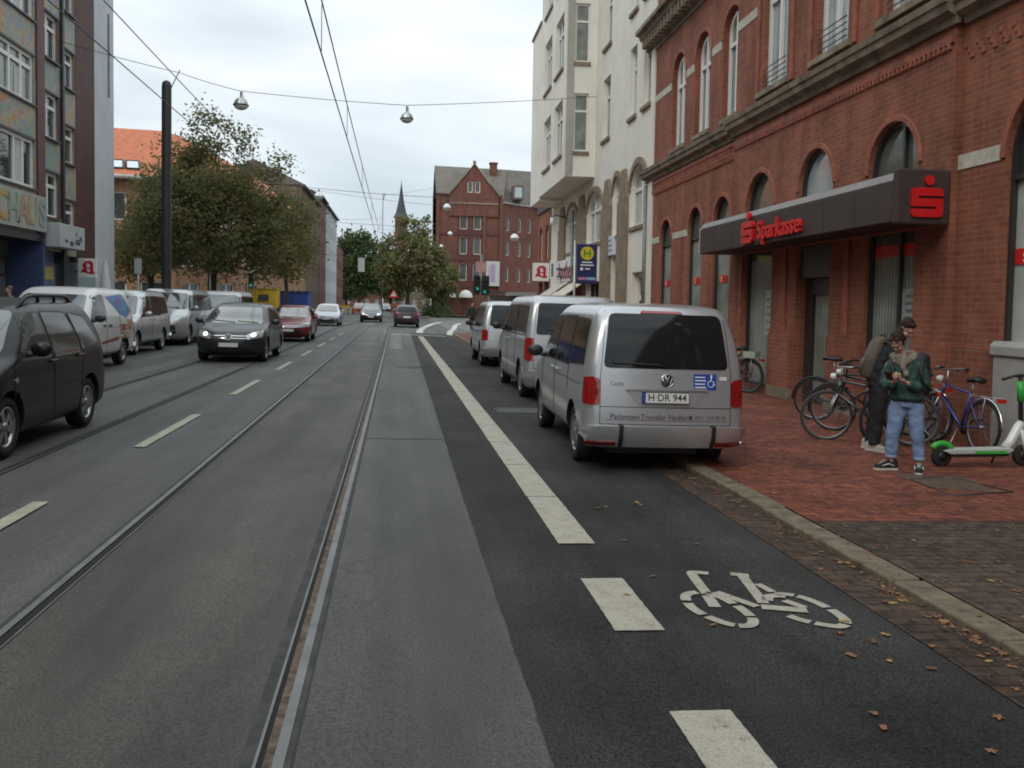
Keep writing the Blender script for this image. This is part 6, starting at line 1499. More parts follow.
b = MB(); b.cbox((.54, 0, .88), (.02, .05, .05)); b.build('headlamp', M_('lamp white', (.7, .7, .68), .3), t)
# ================================================================== 9  people
def loft(mb, rings, n=16, m=0):
    """rings: (centre, half width x, half depth y[, turn]) of horizontal ellipses, closed at both ends"""
    vs = []
    for r_ in rings:
        c, a, d = Vector(r_[0]), r_[1], r_[2]; tw = r_[3] if len(r_) > 3 else 0
        for k in range(n):
            q = 2*PI*k/n; x, y = a*math.cos(q), d*math.sin(q)
            vs.append((c.x + x*math.cos(tw)-y*math.sin(tw), c.y + x*math.sin(tw)+y*math.cos(tw), c.z))
    k = len(rings); fs = [(i*n+j, i*n+(j+1) % n, (i+1)*n+(j+1) % n, (i+1)*n+j) for i in range(k-1) for j in range(n)]
    fs += [tuple(range(n-1, -1, -1)), tuple(range((k-1)*n, k*n))]
    mb.add(vs, fs, m, None, True)
def ball(mb, c, r, m=0, T=None, n=14):
    P = [(math.sin(PI*i/n), -math.cos(PI*i/n)) for i in range(n+1)]; P[0] = (.001, -1); P[-1] = (.001, 1)
    TT = Matrix.Translation(c) @ (T or Matrix()) @ Matrix.Diagonal((r[0], r[1], r[2], 1)); mb.lathe(P, n+2, m, TT)
_fold = bpy.data.textures.new('cloth folds', 'CLOUDS'); _fold.noise_scale = .085; _fold.noise_depth = 1
def fuse(mb, name, m, par, voxel=.009, smooth=4, folds=0):
    o = mb.build(name, m, par, recalc=True)
    rm = o.modifiers.new('fuse', 'REMESH'); rm.mode = 'VOXEL'; rm.voxel_size = voxel; rm.use_smooth_shade = True
    sm_ = o.modifiers.new('soft', 'SMOOTH'); sm_.iterations = smooth; sm_.factor = .5
    if folds:
        dm = o.modifiers.new('folds', 'DISPLACE'); dm.texture = _fold; dm.strength = folds; dm.mid_level = .5; dm.texture_coords = 'LOCAL'
        s2 = o.modifiers.new('settle', 'SMOOTH'); s2.iterations = 1
    return bake(o)
def head(mb, c, T, s=1.0):
    """head with nose, brow, chin, ears; the face looks along local -y of T"""
    T = Matrix.Translation(c) @ T
    def B(p, r): ball(mb, (0, 0, 0), r, 0, None) if False else mb.lathe([(math.sin(PI*i/10)+.0005, -math.cos(PI*i/10)) for i in range(11)], 12, 0, T @ Matrix.Translation([q*s for q in p]) @ Matrix.Diagonal((r[0]*s, r[1]*s, r[2]*s, 1)))
    B((0, .012, .025), (.076, .092, .092)); B((0, -.022, -.035), (.058, .066, .075)); B((0, -.05, -.088), (.026, .026, .022))
    B((0, -.092, -.012), (.011, .018, .024)); B((0, -.075, .030), (.045, .016, .012)); B((0, -.080, -.056), (.024, .012, .009))
    for q in (-1, 1): B((q*.075, .012, -.005), (.012, .020, .030)); B((q*.036, -.066, -.025), (.022, .016, .018))
def eyes(par, c, T, s=1.0):
    b = MB(); T = Matrix.Translation(c) @ T
    for q in (-1, 1): b.lathe([(math.sin(PI*i/8)+.0005, -math.cos(PI*i/8)) for i in range(9)], 10, 0, T @ Matrix.Translation((q*.030*s, -.079*s, .012*s)) @ Matrix.Diagonal((.013*s, .007*s, .006*s, 1)))
    b.build('eye', M_('dark eye', (.02, .014, .012), .3), par)
    b = MB(); b.lathe([(math.sin(PI*i/8)+.0005, -math.cos(PI*i/8)) for i in range(9)], 10, 0, T @ Matrix.Translation((0, -.091*s, -.056*s)) @ Matrix.Diagonal((.020*s, .006*s, .005*s, 1))); b.build('lips', M_('lips', (.33, .12, .10), .5), par)
def hand(mb, wrist, d, palm_n, curl=.6, side=1, s=1.0):
    """palm plus four unequal bent fingers and a thumb; d = direction of fingers, palm_n = out of the palm"""
    w = Vector(wrist); d = Vector(d).normalized(); pn = (Vector(palm_n) - d*Vector(palm_n).dot(d)).normalized(); lat = d.cross(pn)*side
    P0 = w + d*.085*s
    for k in range(4): o = lat*(.030-.020*k)*s; mb.tube([w + o*.55, w + d*.05*s + o, P0 + o], [.013*s, .014*s, .012*s], 8)
    for k, L in enumerate((.068, .078, .072, .055)):
        p = P0 + lat*(.030-.020*k)*s; dd = d; pts = [p]
        for f in (.45, .32, .23): dd = (dd*math.cos(curl) + pn*math.sin(curl)).normalized(); p = p + dd*L*f*s*1.15; pts.append(p)
        mb.tube(pts, [.0105*s, .0098*s, .009*s, .007*s], 7)
    p = w + d*.025*s + lat*.03*s; mb.tube([w + d*.01*s + lat*.012*s, p, p + (d*.7 + lat*.8).normalized()*.035*s, p + (d*.9 + lat*.45 + pn*.5).normalized()*.065*s], [.014*s, .0135*s, .011*s, .008*s], 7)
SKIN = M_('skin', (.46, .27, .20), .5, var=.08, scale=12)
HAIRD = M_('dark brown hair', (.034, .019, .012), .7, var=.5, scale=30, bump=.4, bscale=60, spec=.2)
def shoe(par, p, yaw, m_up, m_sole, m_stripe=None, L=.27):
    T = Matrix.Translation(p) @ Matrix.Rotation(yaw, 4, 'Z')           # toe points along local -y
    b = MB(); prof = [(-.10, .034), (-.07, .040), (0, .038), (.08, .044), (.13, .042), (.165, .026)]
    vs = []; n = len(prof)
    pts = [(w, -y, 0) for y, w in prof] + [(-w, -y, 0) for y, w in prof[::-1]]
    for z in (0, .026): vs += [(q[0]*1.06, q[1]*1.03, z) for q in pts]
    k = len(pts); b.add(vs, [tuple(range(k)), tuple(range(2*k-1, k-1, -1))] + [(i, i+k, (i+1) % k + k, (i+1) % k) for i in range(k)], 0, T); so = b.build('shoe', m_sole, par)
    b = MB(); hts = [.085, .10, .095, .062, .05, .036]
    vs = []; n2 = 8
    for (y, w), h in zip(prof, hts):
        for j in range(n2+1): q = PI*j/n2; vs.append((w*math.cos(q), -y, .024 + h*math.sin(q)**.8))
    fs = [(i*(n2+1)+j, i*(n2+1)+j+1, (i+1)*(n2+1)+j+1, (i+1)*(n2+1)+j) for i in range(n-1) for j in range(n2)] + [tuple(range(n2, -1, -1)), tuple((n-1)*(n2+1)+j for j in range(n2+1))]
    b.add(vs, fs, 0, T, True); b.build('upper', m_up, so)
    if m_stripe:
        b = MB()
        for s in (-1, 1): b.tube([T @ Vector((s*.043, -.09, .055)), T @ Vector((s*.045, -.02, .075)), T @ Vector((s*.043, .05, .05))], .005, 5)
        for k in range(4): b.tube([T @ Vector((-.022, -.055-.022*k, .105-.011*k)), T @ Vector((.022, -.055-.022*k, .105-.011*k))], .004, 4)
        b.build('lace', m_stripe, so)
def faded_jeans():
    return M_('faded blue denim', (.17, .25, .40), .85, var=.28, scale=9, bump=.25, bscale=40)

# ---- the woman in the green jacket, looking down at her phone
wz = sz(5.5)
wm = thing('person', 'person in dark green jacket and faded jeans looking down at a phone', 'person', (5.47, 9.05, wz), (0, 0, R(-35)))
wm.scale = (.93, .95, 1.0)
WMX = Matrix.Translation((5.47, 9.05, wz)) @ Matrix.Rotation(R(-35), 4, 'Z')
HT = Matrix.Rotation(R(-20), 4, 'Z') @ Matrix.Rotation(R(48), 4, 'X'); HC = (-.115, -.09, 1.392)
b = MB(); head(b, HC, HT, .98)
b.tube([(-.05, .01, 1.16), (-.07, -.02, 1.26), (-.10, -.05, 1.34)], [.055, .05, .048], 10)
loft(b, [((0, 0, .72), .13, .10), ((0, 0, .80), .145, .11), ((-.01, 0, .93), .115, .09), ((-.03, .0, 1.08), .135, .10), ((-.04, 0, 1.18), .13, .085), ((-.05, 0, 1.22), .06, .06)])
LW, RW = (-.115, -.235, .985), (-.005, -.235, .975)
b.tube([(-.20, .01, 1.16), (-.255, -.02, .96), (-.20, -.12, .93), LW], [.048, .042, .036, .024], 10); b.tube([(.115, .01, 1.17), (.18, -.0, .95), (.10, -.15, .935), RW], [.048, .042, .036, .024], 10)
hand(b, LW, (-.15, -.75, .45), (.7, -.05, .5), .65, 1, .92); hand(b, RW, (-.75, -.45, .40), (-.25, -.1, .9), .75, -1, .92)
for (hx, kx, ax, ay) in ((-.075, -.13, -.15, .0), (.08, .115, .155, -.03)): b.tube([(hx, 0, .74), (kx, -.03, .43), (ax, ay, .16), (ax, ay, .07)], [.08, .055, .038, .035], 12)
wb = fuse(b, 'body', SKIN, wm, .008, 3)
eyes(wm, HC, HT, .98)
GRN = M_('dark green jacket', (.020, .058, .044), .7, var=.3, scale=7, bump=.25, bscale=22)
b = MB(); loft(b, [((.0, 0, .775), .175, .14), ((.0, -.005, .80), .185, .15), ((-.01, -.005, .90), .175, .14), ((-.02, 0, 1.02), .17, .135), ((-.035, .005, 1.12), .165, .13), ((-.04, .005, 1.19), .15, .11), ((-.05, 0, 1.235), .095, .085)], 20)
b.tube([(-.165, .01, 1.165), (-.225, .0, 1.05), (-.24, -.03, .945), (-.195, -.13, .925), (-.14, -.21, .965)], [.068, .070, .066, .058, .045], 12)
b.tube([(.10, .01, 1.17), (.165, .0, 1.05), (.175, -.03, .935), (.10, -.15, .925), (.025, -.215, .965)], [.068, .070, .066, .058, .045], 12)
fuse(b, 'jacket', GRN, wm, .010, 5, .03)
b = MB(); loft(b, [((.0, 0, .765), .175, .135), ((.0, 0, .80), .17, .13)], 20); b.build('jacket_hem', M_('black green rib', (.010, .022, .019), .8), wm)
b = MB(); loft(b, [((0, 0, .70), .15, .115), ((0, 0, .77), .155, .12), ((0, 0, .82), .14, .11)], 18)
for (hx, kx, ax, ay) in ((-.08, -.135, -.15, .0), (.085, .12, .155, -.03)): b.tube([(hx, 0, .73), ((hx+kx)/2, -.01, .58), (kx, -.035, .43), ((kx+ax)/2, -.01, .28), (ax, ay, .15), (ax, ay, .145)], [.098, .092, .080, .072, .062, .06], 14)
fuse(b, 'jeans', faded_jeans(), wm, .010, 3, .022)
b = MB()
for (ax, ay) in ((-.15, .0), (.155, -.03)): b.lathe([(.058, .135), (.066, .14), (.066, .165), (.058, .17)], 14, 0, Matrix.Translation((ax, ay, 0)))
split_loose(b.build('jeans_cuff', M_('pale denim cuff', (.24, .31, .42), .85), wm))
b = MB(); rnd = random.Random(2)
b.tube([(-.06+.105*math.cos(q), .0+.095*math.sin(q), 1.235+.02*math.sin(q*2)-.02*math.sin(q)*-1) for q in [2*PI*i/18 for i in range(18)]], .045, 10, 0, closed=True); b.tube([(-.06+.09*math.cos(q), -.02+.085*math.sin(q), 1.20+.02*math.cos(q*2)) for q in [2*PI*i/18 for i in range(18)]], .045, 10, 0, closed=True)
b.tube([(-.06, -.10, 1.18), (-.04, -.14, 1.12), (.0, -.15, 1.04)], [.04, .042, .03], 8)
fuse(b, 'scarf', M_('grey olive scarf', (.21, .18, .14), .9, var=.45, scale=22, bump=.4, bscale=50), wm, .012, 3, .05)
b = MB(); T = Matrix.Translation(HC) @ HT
def hb(b, T, p, r): b.lathe([(math.sin(PI*i/10)+.0005, -math.cos(PI*i/10)) for i in range(11)], 14, 0, T @ Matrix.Translation(p) @ Matrix.Diagonal((*r, 1)))
hb(b, T, (0, .030, .050), (.081, .090, .080)); hb(b, T, (0, .05, .0), (.076, .066, .095)); hb(b, T, (0, .125, .06), (.042, .042, .042))
for s in (-1, 1): hb(b, T, (s*.068, .01, .02), (.013, .04, .055)); hb(b, T, (s*.038, -.045, .095), (.034, .026, .016))
fuse(b, 'hair', HAIRD, wm, .008, 2)
BLK = M_('black canvas', (.014, .014, .016), .8); SOLE = M_('off white sole', (.50, .48, .44), .7)
shoe(wm, (-.17, -.02, 0.0), R(-58), BLK, SOLE, WHITE); shoe(wm, (.155, -.04, 0.0), R(4), BLK, SOLE, WHITE)
ph = thing('phone', 'small dark phone held in the hands of the person in green', 'phone', WMX @ Vector((-.165, -.315, 1.045)), (R(-40), R(8), R(-55)))
b = MB(); b.box(-.038, .038, -.075, .075, -.004, .004); b.build('case', BLACKP, ph, bevel=.003); b = MB(); b.box(-.034, .034, -.070, .070, .0045, .005); b.build('screen', M_('phone screen', (.05, .06, .07), .05), ph)
bp = thing('backpack', 'black backpack worn by the person in the green jacket', 'backpack', WMX @ Vector((.06, .20, .82)), (0, 0, R(-35)))
b = MB(); loft(b, [((0, 0, .0), .13, .06), ((0, .01, .04), .15, .09), ((0, .02, .25), .155, .10), ((0, .0, .42), .14, .075), ((.0, -.01, .46), .09, .04)], 16); b.build('bag', M_('black nylon', (.013, .013, .015), .6, bump=.3, bscale=20), bp)
b = MB(); b.tube([(.10, -.06, .42), (.08, -.19, .385), (.075, -.345, .30), (.09, -.355, .16), (.17, -.20, .08), (.15, -.04, .06)], .018, 6); b.tube([(-.22, -.06, .41), (-.235, -.19, .375), (-.20, -.33, .29), (-.20, -.35, .18)], .018, 6); b.build('strap', _mc['black nylon'], bp)

# ---- the man behind, leaning over to look
mz = sz(5.95)
mn = thing('person', 'person in dark clothes leaning forward beside the green jacketed person', 'person', (5.95, 10.5, mz), (0, 0, R(-30)))
mn.scale = (.97, .97, 1.03)
MMX = Matrix.Translation((5.95, 10.5, mz)) @ Matrix.Rotation(R(-30), 4, 'Z')
HT = Matrix.Rotation(R(46), 4, 'Z') @ Matrix.Rotation(R(42), 4, 'X'); HC = (.315, -.03, 1.475)
b = MB(); head(b, HC, HT, 1.0); b.tube([(.18, .0, 1.27), (.23, 0, 1.36), (.29, 0, 1.44)], [.06, .055, .052], 10)
loft(b, [((.0, 0, .80), .12, .15, 0), ((.03, 0, .95), .11, .14, 0), ((.10, 0, 1.12), .12, .17), ((.17, 0, 1.28), .10, .17), ((.20, 0, 1.34), .06, .07)])
for s, w, el in ((-1, (.36, -.16, .98), (.17, -.24, 1.02)), (1, (.40, .12, 1.0), (.22, .23, 1.02))):
    b.tube([(.17, s*.19, 1.27), el, w], [.05, .042, .026], 10); hand(b, w, (.9, -s*.2, .2), (0, -s*.4, .9), .6, s, 1.0)
for (hx, hy, ax, ay) in ((.02, -.09, -.02, -.12), (-.01, .09, -.07, .10)): b.tube([(hx, hy, .84), (hx*.5+ax*.5+.02, (hy+ay)/2, .46), (ax, ay, .10), (ax, ay, .06)], [.085, .058, .042, .04], 12)
fuse(b, 'body', SKIN, mn, .009, 3); eyes(mn, HC, HT, 1.0)
DK = M_('black jacket cloth', (.013, .014, .016), .75, var=.3, scale=6, bump=.25, bscale=22)
b = MB(); loft(b, [((.01, 0, .78), .15, .19), ((.02, 0, .92), .15, .19), ((.08, 0, 1.10), .155, .205), ((.15, 0, 1.24), .14, .205), ((.19, 0, 1.34), .105, .13), ((.23, 0, 1.40), .07, .075)], 20)
for s, w, el in ((-1, (.33, -.175, .985), (.17, -.25, 1.0)), (1, (.37, .13, 1.0), (.22, .24, 1.0))): b.tube([(.17, s*.18, 1.28), (.17, s*.225, 1.15), el, w], [.08, .076, .066, .048], 12)
fuse(b, 'jacket', DK, mn, .010, 4, .03)
b = MB(); loft(b, [((.0, 0, .76), .13, .16), ((.0, 0, .86), .13, .165)], 18)
for (hx, hy, ax, ay) in ((.02, -.09, -.02, -.12), (-.01, .09, -.07, .10)): b.tube([(hx, hy, .82), (hx*.6+ax*.4+.02, (hy+ay)/2, .60), (hx*.4+ax*.6+.02, (hy+ay)/2, .40), (ax, ay, .09), (ax, ay, .085)], [.105, .098, .085, .072, .07], 14)
fuse(b, 'trousers', M_('black trousers', (.011, .011, .013), .8, bump=.2, bscale=25), mn, .010, 3, .024)
b = MB(); T = Matrix.Translation(HC) @ HT
hb(b, T, (0, .025, .05), (.084, .094, .084)); hb(b, T, (0, .055, .01), (.078, .062, .085)); hb(b, T, (0, -.05, .10), (.05, .035, .022)); 
fuse(b, 'hair', HAIRD, mn, .008, 2)
b = MB(); b.tube([(.23+.085*math.cos(q), .085*math.sin(q), 1.395+.03*math.cos(q)) for q in [2*PI*i/16 for i in range(16)]], .026, 8, 0, closed=True); b.build('collar', M_('white hood lining', (.5, .52, .54), .8), mn)
BEI = M_('beige trainer', (.36, .33, .28), .7, var=.3, scale=20)
shoe(mn, (-.02, -.12, 0), R(62), BEI, SOLE); shoe(mn, (-.07, .10, 0), R(70), BEI, SOLE)
bp = thing('backpack', 'brown grey backpack worn by the leaning person in dark clothes', 'backpack', MMX @ Vector((-.13, 0, .90)), (0, R(15), R(-30)))
BRN = M_('brown grey canvas', (.115, .095, .072), .85, var=.3, scale=6, bump=.3, bscale=18)
b = MB(); loft(b, [((.0, 0, 0), .08, .12), ((-.005, 0, .03), .10, .15), ((-.01, 0, .25), .105, .155), ((.0, 0, .45), .095, .145), ((.02, 0, .52), .06, .10), ((.03, 0, .54), .02, .04)], 18); b.build('bag', BRN, bp)
b = MB(); loft(b, [((-.09, 0, .05), .035, .11), ((-.10, 0, .16), .04, .11), ((-.09, 0, .24), .03, .10)], 14); b.build('pocket', BRN, bp)
b = MB()
for s in (-1, 1): b.tube([(.05, s*.11, .48), (.17, s*.12, .49), (.275, s*.13, .36), (.24, s*.15, .20), (.10, s*.16, .08)], .018, 6)
b.tube([(-.02, .0, .52), (.03, 0, .58), (.06, 0, .52)], .012, 6); b.build('strap', _mc['black nylon'], bp)

# ---- small figures: far pedestrian and two people by the mosaic building
def small_person(label, loc, yaw, coat, trs, hair, h=1.72, stride=.12):
    p = thing('person', label, 'person', loc, yaw); k = h/1.72
    b = MB(); head(b, (0, -.01, 1.60*k), Matrix(), .95*k); b.tube([(0, 0, 1.36*k), (0, 0, 1.52*k)], .05*k, 8)
    loft(b, [((0, 0, .86*k), .15*k, .1*k), ((0, 0, 1.1*k), .15*k, .1*k), ((0, 0, 1.38*k), .16*k, .09*k)], 12)
    for s in (-1, 1): b.tube([(s*.18*k, 0, 1.36*k), (s*.23*k, .02, 1.10*k), (s*.22*k, -.06, .86*k)], [.045*k, .04*k, .028*k], 8); hand(b, (s*.22*k, -.06, .86*k), (0, -.1, -1), (-s, 0, 0), .3, s, k); b.tube([(s*.08*k, 0, .88*k), (s*.09*k, -s*stride*.4, .48*k), (s*.09*k, s*stride, .06)], [.08*k, .06*k, .04*k], 8)
    fuse(b, 'body', SKIN, p, .014, 2)
    b = MB(); loft(b, [((0, 0, .78*k), .19*k, .14*k), ((0, 0, 1.1*k), .185*k, .135*k), ((0, 0, 1.36*k), .19*k, .12*k), ((0, 0, 1.45*k), .09*k, .08*k)], 14)
    for s in (-1, 1): b.tube([(s*.17*k, 0, 1.36*k), (s*.24*k, .02, 1.10*k), (s*.22*k, -.06, .90*k)], [.07*k, .065*k, .05*k], 8)
    fuse(b, 'coat', coat, p, .018, 2)
    b = MB(); loft(b, [((0, 0, .76*k), .15*k, .11*k), ((0, 0, .88*k), .155*k, .115*k)], 12)
    for s in (-1, 1): b.tube([(s*.08*k, 0, .84*k), (s*.09*k, -s*stride*.4, .48*k), (s*.09*k, s*stride, .10)], [.10*k, .08*k, .06*k], 8)
    fuse(b, 'trousers', trs, p, .018, 2)
    b = MB(); hb(b, Matrix.Translation((0, -.01, 1.60*k)) @ Matrix.Scale(k, 4), (0, .025, .045), (.082, .09, .082)); b.build('hair', hair, p)
    for s in (-1, 1): shoe(p, (s*.09*k, s*stride, 0), 0, BLK, SOLE)
    return p
small_person('person in dark clothes standing beside the far traffic light', (4.75, 57.2, .0), R(20), DK, _mc['black trousers'], HAIRD, 1.8)
small_person('person in red jacket standing at the mosaic building shop front', (-11.15, 26.4, .24), R(60), M_('red jacket cloth', (.42, .02, .03), .8), _mc['black trousers'], HAIRD, 1.76)
small_person('brown haired person in grey coat near the mosaic building shop front', (-11.0, 27.4, .24), R(-40), M_('grey coat cloth', (.12, .12, .13), .8), _mc['black trousers'], M_('brown hair', (.14, .07, .04), .6), 1.74)
# ================================================================== 10  ground, tracks, markings
def sheet(name, xs, ys, zf, m, off=0.0, kind='structure'):
    """a strip of ground following the cross fall; xs: list of x (or functions of y)"""
    mb = MB(); vs = []; fs = []
    for y in ys:
        for x in xs:
            xx = x(y) if callable(x) else x; vs.append((xx, y, zf(xx) + off))
    n = len(xs)
    for i in range(len(ys)-1):
        for j in range(n-1): a = i*n+j; fs.append((a, a+1, a+n+1, a+n))
    mb.add(vs, fs); o = mb.build(name, m); tag(o, kind=kind); return o
def gclamp(x): return -TILT*max(-12, min(10, x))
ROADM = asphalt_mat('worn grey asphalt', (.068, .067, .061), .55, .38, (.092, .089, .081), .62, (1, .3, 1), 1.1)
TRACKM = asphalt_mat('brown stained track paving', (.060, .0585, .053), .55, .45, (.086, .076, .063), .64, (1, .35, 1), 1.3)
LANEM = asphalt_mat('dark new asphalt', (.025, .0247, .0238), .75, .36, (.056, .054, .051), .8, spec=.2)
PALEM = asphalt_mat('pale concrete patch', (.19, .185, .155), .25, .2, None, .8)
FARM = asphalt_mat('far pale asphalt', (.13, .128, .115), .3, .2)
CLINK = brick_mat('red clinker paving', (.29, .090, .052), (.165, .054, .036), (.12, .050, .034), .20, .10, .009, .8, True, .45, .3)
BROWNP = brick_mat('brown paving bricks', (.105, .076, .056), (.068, .050, .039), (.048, .036, .029), .20, .10, .009, .85, True, .4, .3)
GUTP = brick_mat('gutter bricks', (.105, .070, .048), (.078, .053, .038), (.042, .032, .025), .20, .115, .010, .85, True, .5, .25)
KERBM = M_('granite kerb stone', (.155, .124, .082), .85, var=.55, scale=7, bump=.25, detail=9)
MARK = M_('worn road paint', (.50, .485, .43), .75, var=.22, scale=5, bump=.15, bscale=60, detail=10)
def worn_mark():
    m = bpy.data.materials.new('worn white line'); m.use_nodes = True; nt = m.node_tree; N = nt.nodes; L = nt.links
    b = N['Principled BSDF']; b.inputs['Roughness'].default_value = .75
    tc = N.new('ShaderNodeTexCoord')
    nz = N.new('ShaderNodeTexNoise'); nz.inputs['Scale'].default_value = 7; nz.inputs['Detail'].default_value = 9; nz.inputs['Roughness'].default_value = .75; L.new(tc.outputs['Object'], nz.inputs['Vector'])
    rp = N.new('ShaderNodeValToRGB'); e = rp.color_ramp; e.elements.new(.45); e.elements.new(.62)
    for i, (p, c) in enumerate(((.30, (.26, .225, .165)), (.42, (.39, .36, .285)), (.55, (.435, .405, .33)), (.75, (.475, .45, .375)))): e.elements[i].position = p; e.elements[i].color = (*c, 1)
    L.new(nz.outputs['Fac'], rp.inputs['Fac'])
    n2 = N.new('ShaderNodeTexNoise'); n2.inputs['Scale'].default_value = 90; n2.inputs['Detail'].default_value = 2; L.new(tc.outputs['Object'], n2.inputs['Vector'])
    r2 = N.new('ShaderNodeValToRGB'); q = r2.color_ramp.elements; q[0].position = .3; q[0].color = (.72, .72, .72, 1); q[1].position = .6; q[1].color = (1, 1, 1, 1); L.new(n2.outputs['Fac'], r2.inputs['Fac'])
    mx = N.new('ShaderNodeMixRGB'); mx.blend_type = 'MULTIPLY'; mx.inputs[0].default_value = 1; L.new(rp.outputs['Color'], mx.inputs[1]); L.new(r2.outputs['Color'], mx.inputs[2]); n3 = N.new('ShaderNodeTexNoise'); n3.inputs['Scale'].default_value = 16; n3.inputs['Detail'].default_value = 10; n3.inputs['Roughness'].default_value = .8; L.new(tc.outputs['Object'], n3.inputs['Vector'])
    r3 = N.new('ShaderNodeValToRGB'); q = r3.color_ramp.elements; q[0].position = .345; q[0].color = (0, 0, 0, 1); q[1].position = .42; q[1].color = (1, 1, 1, 1); L.new(n3.outputs['Fac'], r3.inputs['Fac'])
    mw_ = N.new('ShaderNodeMixRGB'); mw_.inputs[1].default_value = (.07, .068, .064, 1); L.new(r3.outputs['Color'], mw_.inputs[0]); L.new(mx.outputs[0], mw_.inputs[2]); L.new(mw_.outputs[0], b.inputs['Base Color'])
    return m
WORN = worn_mark()
sheet('ground', [-500, -60, -12, 10, 60, 500], [-120, -40, 0, 40, 90, 160, 300, 700], lambda x: gclamp(x) - .03, FARM)
sheet('road', [-8.46, -5, -2, 0, 2, 3.3], [-60, 0, 20, 52, 115], gz, ROADM, -.010)
sheet('junction', [3.3, 9.9, 24, 60], [52, 80, 117], gclamp, FARM, -.012)
sheet('far_road', [-8.4, 0, 4], [115.05, 140, 200, 420], gz, FARM, -.008)
def cv(y): return 0 if y < 60 else (y-60)**2/210
ysr = [-20, 0, 10, 20, 30, 40, 50, 60, 64, 68, 72, 76, 80, 84, 88, 92, 96, 100]
sheet('track_bed', [lambda y: -1.96+cv(y), lambda y: -.36+cv(y)], [y for y in ysr if y <= 60], gz, TRACKM, -.005)
rl_ = random.Random(31)
sheet('bike_lane', [lambda y: .60+.004*max(0, y-8)+rl_.uniform(-.005, .005), 1.6, lambda y: 2.757+rl_.uniform(-.004, .004)], [-20, -5] + [.12*k for k in range(170)] + [21+.6*k for k in range(51)], gz, LANEM, -.005)
sheet('pale_patch', [-.28, .22], [33.2, 44, 50], gz, PALEM, -.0045)
sheet('pale_patch', [-1.80, -.58], [35, 52, 60], gz, FARM, -.001)
sheet('gutter', [2.764, 3.13], [-20, 0, 12, 30, 51], gz, GUTP, -.002)
sheet('asphalt_patch', [1.62, 2.72], [14.2, 14.9], gz, asphalt_mat('patched asphalt', (.075, .075, .073), .3, .2), -.0005)
# kerb stones
kb = MB(); y = -8.0; rnd = random.Random(5)
while y < 51:
    L = 1.02; dx = rnd.uniform(-.008, .008); dz = rnd.uniform(-.004, .004); z = sz(3.35)
    kb.box(3.125+dx, 3.335+dx, y+.011, y+L-.011, z-.25, z+.002+dz); y += L
tag(kb.build('kerb', KERBM, bevel=.014), kind='structure')
kb = MB(); y = -20.0
while y < 92: kb.box(-8.62, -8.462, y+.006, y+.994, 0, gz(-8.5)+.10); y += 1.0
tag(kb.build('kerb', KERBM, bevel=.01), kind='structure')
def szc(x): return sz(min(x, 9))
sheet('pavement', [3.34, 5, 6.5, 8.6], [6.79, 12, 24, 52], szc, CLINK)
sheet('pavement', [3.34, 5, 6.5, 8.6], [-30, 0, 6.785], szc, BROWNP, -.001)
sheet('pavement', [-14.0, -12, -10, -8.625], [-30, 0, 30, 52, 96], lambda x: gz(max(x, -12)) + .10, M_('grey pavement slabs', (.16, .155, .145), .85, var=.25, scale=2))
sheet('pavement', [4.0, 14, 40], [117.5, 124, 130], lambda x: .06, M_('far brown paving', (.17, .14, .11), .85, var=.2, scale=.5))
sheet('pavement', [-3.5, 1, 3.9], [104, 112, 122], lambda x: .05, _mc['far brown paving'])

# grooved tram rails, let into the road
RAILS = M_('worn rail steel', (.145, .145, .142), .5, .1, var=.3, scale=3)
GROOVE = M_('rail groove', (.008, .008, .008), .9)
RUST = M_('rusty groove dirt', (.09, .045, .025), .9, var=.7, scale=14, detail=8, col2=(.20, .15, .11))
SEAL = M_('rail joint mortar', (.135, .13, .12), .8, var=.3, scale=4, detail=9)
SEALD = M_('dark joint filler', (.046, .045, .042), .85, var=.5, scale=6)
def rail(x, inner, label):
    """inner=+1: groove lies to the right of the running head"""
    mb = MB()
    cols = {'left': ((-.10, -.066, 4, .0005), (-.066, -.026, 0, .004), (-.026, .026, 1, -.003), (.026, .036, 3, .002)), 'right': ((-.10, -.048, 4, .0005), (-.048, -.036, 0, .003), (-.036, -.014, 1, -.003), (-.014, .022, 2, -.0015), (.022, .064, 0, .004), (.064, .09, 4, .0005)),
            'dull': ((-.07, -.022, 4, .0005), (-.022, .022, 1, -.003), (.022, .06, 4, .0005))}[label]
    for (a, b, m, dz) in cols:
        vs = []
        for y in ysr: c = cv(y); vs += [(x+a+c, y, gz(x+a) + dz), (x+b+c, y, gz(x+b) + dz)]
        mb.add(vs, [(2*i, 2*i+1, 2*i+3, 2*i+2) for i in range(len(ysr)-1)], m)
    o = mb.build('tram_rail', [RAILS, GROOVE, RUST, SEAL, SEALD]); tag(o, kind='structure')
rail(-1.885, 1, 'left'); rail(-.455, -1, 'right'); rail(-5.12, 1, 'dull'); rail(-3.68, 1, 'dull')

